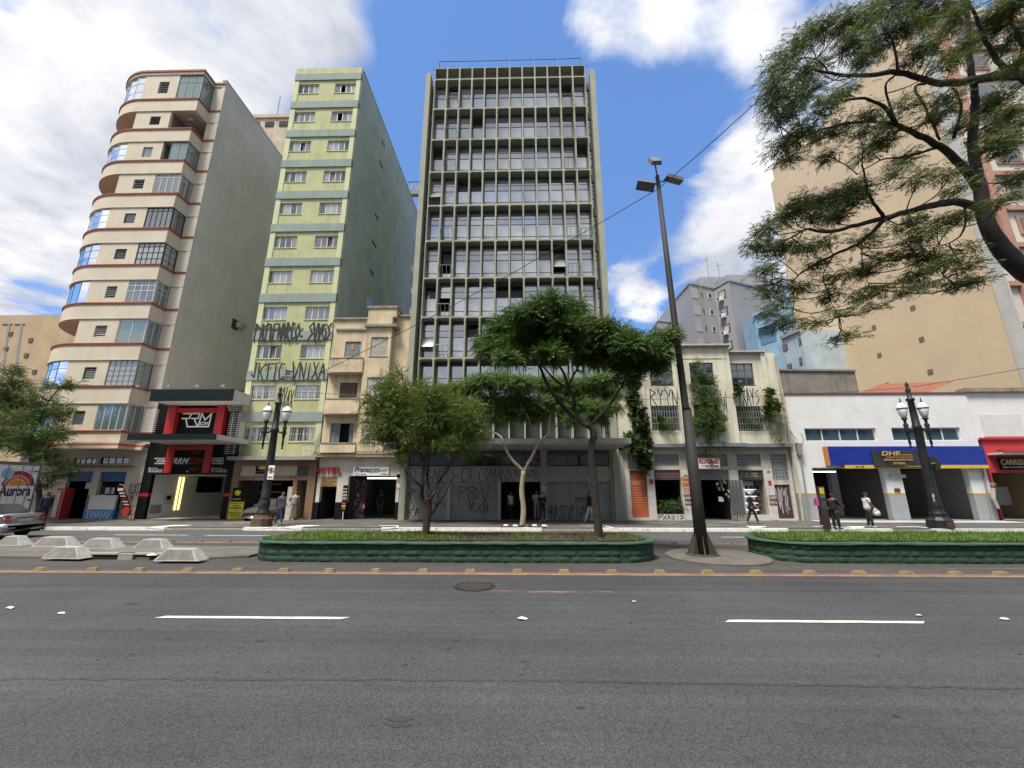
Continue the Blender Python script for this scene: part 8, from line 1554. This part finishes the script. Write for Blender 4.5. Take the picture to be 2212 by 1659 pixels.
up_ = blobs(Z([(720, 380, 55), (740, 300, 55), (790, 240, 55), (850, 180, 55), (930, 130, 60), (1010, 100, 55), (1090, 110, 60), (1160, 60, 60), (1230, 30, 60), (1320, 40, 65), (1420, 40, 65), (1500, 90, 55), (700, 460, 50), (740, 520, 50), (800, 460, 50), (860, 400, 55), (930, 470, 50), (1040, 200, 60), (1120, 240, 60), (1200, 170, 60), (1300, 130, 60), (1380, 200, 55), (1320, 260, 45), (900, 300, 45), (830, 330, 45), (1020, 400, 45), (1680, 60, 65), (1760, 40, 65), (1640, 150, 55), (1740, 180, 60), (1790, 260, 50), (1460, 290, 50), (1520, 220, 45)]), Y - 1.8, .9, 31, .7)
mid_ = blobs(Z([(740, 640, 45), (800, 600, 50), (870, 560, 50), (930, 600, 45), (780, 690, 40), (1010, 560, 40), (1080, 600, 40), (1130, 500, 45), (1150, 640, 40), (1210, 600, 45), (960, 680, 40), (1280, 700, 45), (1350, 780, 45), (1240, 770, 40), (1180, 560, 40), (1400, 520, 50), (1460, 450, 50), (1540, 560, 45), (1640, 460, 55), (1690, 560, 50), (1700, 430, 50), (1650, 640, 45), (1760, 480, 50), (1740, 640, 50), (1780, 780, 50), (1790, 560, 50), (1700, 880, 45), (1540, 820, 40), (1480, 760, 40), (1300, 460, 45), (1060, 830, 40), (1100, 690, 30)]), Y - .9, .9, 32, .6)
low_ = blobs(Z([(640, 1070, 45), (690, 1010, 50), (740, 960, 45), (800, 920, 50), (860, 880, 50), (930, 880, 50), (1000, 870, 55), (1060, 880, 50), (960, 950, 50), (870, 950, 45), (1090, 820, 40), (700, 1100, 45), (770, 1080, 45), (670, 1190, 45), (720, 1240, 45), (690, 1290, 35), (740, 1330, 40), (760, 1410, 45), (830, 1250, 45), (860, 1080, 40), (950, 1060, 40), (900, 1160, 40), (1000, 1210, 40), (960, 1290, 40), (1080, 1190, 40), (1150, 1180, 40), (1190, 1130, 40), (1120, 1060, 30), (1010, 1370, 35), (1100, 1290, 35), (1180, 1270, 35), (890, 1410, 30), (990, 1480, 25), (1050, 1460, 25), (1150, 1340, 28), (1110, 1040, 30), (700, 1370, 25),
             (1300, 980, 50), (1350, 1040, 55), (1300, 1120, 50), (1340, 1200, 50), (1400, 1120, 45), (1460, 1150, 45), (1320, 1270, 35), (1540, 1180, 45), (1580, 1230, 35), (1500, 1240, 35), (1430, 980, 45), (1380, 1250, 30), (1520, 960, 40), (1620, 1225, 18), (1560, 1090, 28)]), Y - .1, .7, 33, .6)
cp = up_ + mid_ + low_
twigs(b, pp, cp, .024, 34, 1, .007); b.build('trunk', bark_d, t, True); foliage('crown', cp, 27000, Tip, lf_tip, t, 35, .45, (.65, 1.15), shell=.15, flat=.5, jit=.17)
# ================================================================== climbing and potted plants on the white building
def leafy(name, label, clumps, n, tmpl, m, seed, stems=None, up=.2, size=(.7, 1.3), group=None):
    c0 = clumps[0][0]; t = thing(name, label, 'plant', c0, 0, group)
    if stems:
        b = MB(); [limb(b, s, .03, .012, 6, .01, seed) for s in stems]; b.build('stem', bark_r, t, True)
    foliage('leaves', clumps, n, tmpl, m, t, seed, up, size, shell=.2, spread=1.1); return t
heart = np.array([[(0, 0, 0), (.09, -.075, .01), (.2, 0, -.05), (.09, .075, .01)]]); small = frond_template(2, .14, .07, .3); grasst = np.array([[(0, -.006, 0), (.2, -.008, .0), (.36, 0, -.10), (.2, .008, .0)]])
lf_vine = leafmat('leaf_vine', (.02, .05, .012), (.085, .12, .035), .25); lf_ivy = leafmat('leaf_ivy', (.025, .065, .012), (.10, .15, .035), .3); lf_moss = leafmat('leaf_moss', (.06, .09, .012), (.13, .16, .03), .4); lf_fern = leafmat('leaf_fern', (.02, .065, .015), (.06, .13, .03), .3)
YV = YF - .35
leafy('climbing_plant', 'big-leaved climber hanging down the left pier beside the office canopy', blobs([(1362, 810, 16), (1370, 835, 17), (1372, 860, 17), (1375, 885, 17), (1380, 910, 18), (1383, 935, 18), (1385, 955, 18), (1383, 975, 17), (1390, 990, 15), (1395, 1008, 12), (1360, 950, 12), (1385, 1018, 8), (1353, 830, 10), (1362, 965, 10)], YV, .12, 41, 1.0), 1400, heart * 1.7, lf_vine, 41, [[P(1390, 1000, YV), P(1385, 930, YV), P(1375, 850, YV), P(1362, 800, YV)]])
leafy('climbing_plant', 'dense flowering creeper covering the central bay above the to-let sign', blobs([(1505, 790, 13), (1515, 815, 17), (1535, 825, 17), (1505, 840, 18), (1530, 850, 22), (1510, 870, 22), (1540, 875, 22), (1525, 895, 24), (1548, 900, 20), (1510, 915, 22), (1540, 920, 24), (1555, 905, 14), (1505, 935, 15), (1530, 940, 18), (1552, 930, 14), (1528, 960, 10), (1530, 980, 8), (1533, 1000, 6), (1553, 960, 9), (1556, 985, 6)], YV - .25, .12, 42, 1.0), 4600, small * 1.2, lf_ivy, 42, [[P(1535, 985, YV - .2), P(1528, 900, YV - .2), P(1520, 800, YV - .2)], [P(1556, 985, YV - .25), P(1550, 930, YV - .25), P(1540, 860, YV - .2)]])
leafy('hanging_plant', 'feathery light green plant drooping at the right end of the white building', blobs([(1665, 860, 10), (1672, 885, 16), (1678, 905, 16), (1682, 925, 16), (1683, 945, 14), (1682, 962, 10)], YV, .1, 43, 1.2), 1100, np.concatenate([grasst, grasst * .7]), lf_moss, 43, None, .0); leafy('climbing_plant', 'broad-leaved plant growing from the corner by the drain pipe', blobs([(1660, 850, 10), (1668, 875, 12), (1660, 890, 12), (1682, 880, 9)], YV - .1, .1, 44), 260, heart * 1.5, lf_vine, 44)
leafy('window_plant', 'yellowish feathery plant spilling from the barred lower left window', blobs([(1440, 912, 13), (1448, 925, 13), (1452, 940, 8)], YV, .1, 45), 520, np.concatenate([grasst, grasst * .6]) * .8, lf_moss, 45); leafy('window_plant', 'spiky potted plants on the upper left window sill under the dark tree', blobs([(1410, 818, 12), (1428, 815, 13), (1445, 820, 10)], YV + .2, .1, 46), 260, grasst * 1.2, lf_vine, 46)
leafy('window_plant', 'leafy plant behind the bars of the lower left window', blobs([(1425, 905, 10), (1432, 920, 9)], YF - .12, .03, 47), 160, heart, lf_fern, 47); leafy('window_plant', 'leafy plant climbing behind the bars of the lower right window', blobs([(1610, 900, 14), (1625, 915, 14), (1635, 920, 10), (1600, 885, 10), (1640, 905, 10)], YF - .1, .04, 48), 380, small, lf_ivy, 48); leafy('window_plant', 'small bush sprouting left of the upper right window', blobs([(1592, 828, 9), (1597, 845, 10), (1590, 855, 8)], YV + .1, .06, 49), 190, heart, lf_vine, 49)
for k, tx in enumerate((1290, 1345, 1400, 1450)):
    x = q(*T(2, 2, tx, 1100), 27.2)[0]; lab = ['leftmost potted fern in the dark shop window', 'second potted fern from the left in the dark shop window', 'third potted fern from the left in the dark shop window', 'rightmost potted fern in the dark shop window'][k]
    t = thing('potted_plant', lab, 'potted plant', (x, 27.15, .56), 0, 'potted ferns in the dark shop window'); MB().lathe([(.13, 0), (.17, .25), (.18, .27)], (x, 27.15, op['plant'][2] - .0), 12).build('pot', mat('pot_clay', (.2, .08, .05), .8), t); foliage('leaves', [((x, 27.1, op['plant'][2] + .4), .42, .28, .3)], 110, Fern * .9, lf_fern, t, 60 + k, .3)
# clean up helper curve
bpy.data.objects.remove(FONT)
for o in PEND: C.objects.link(o)
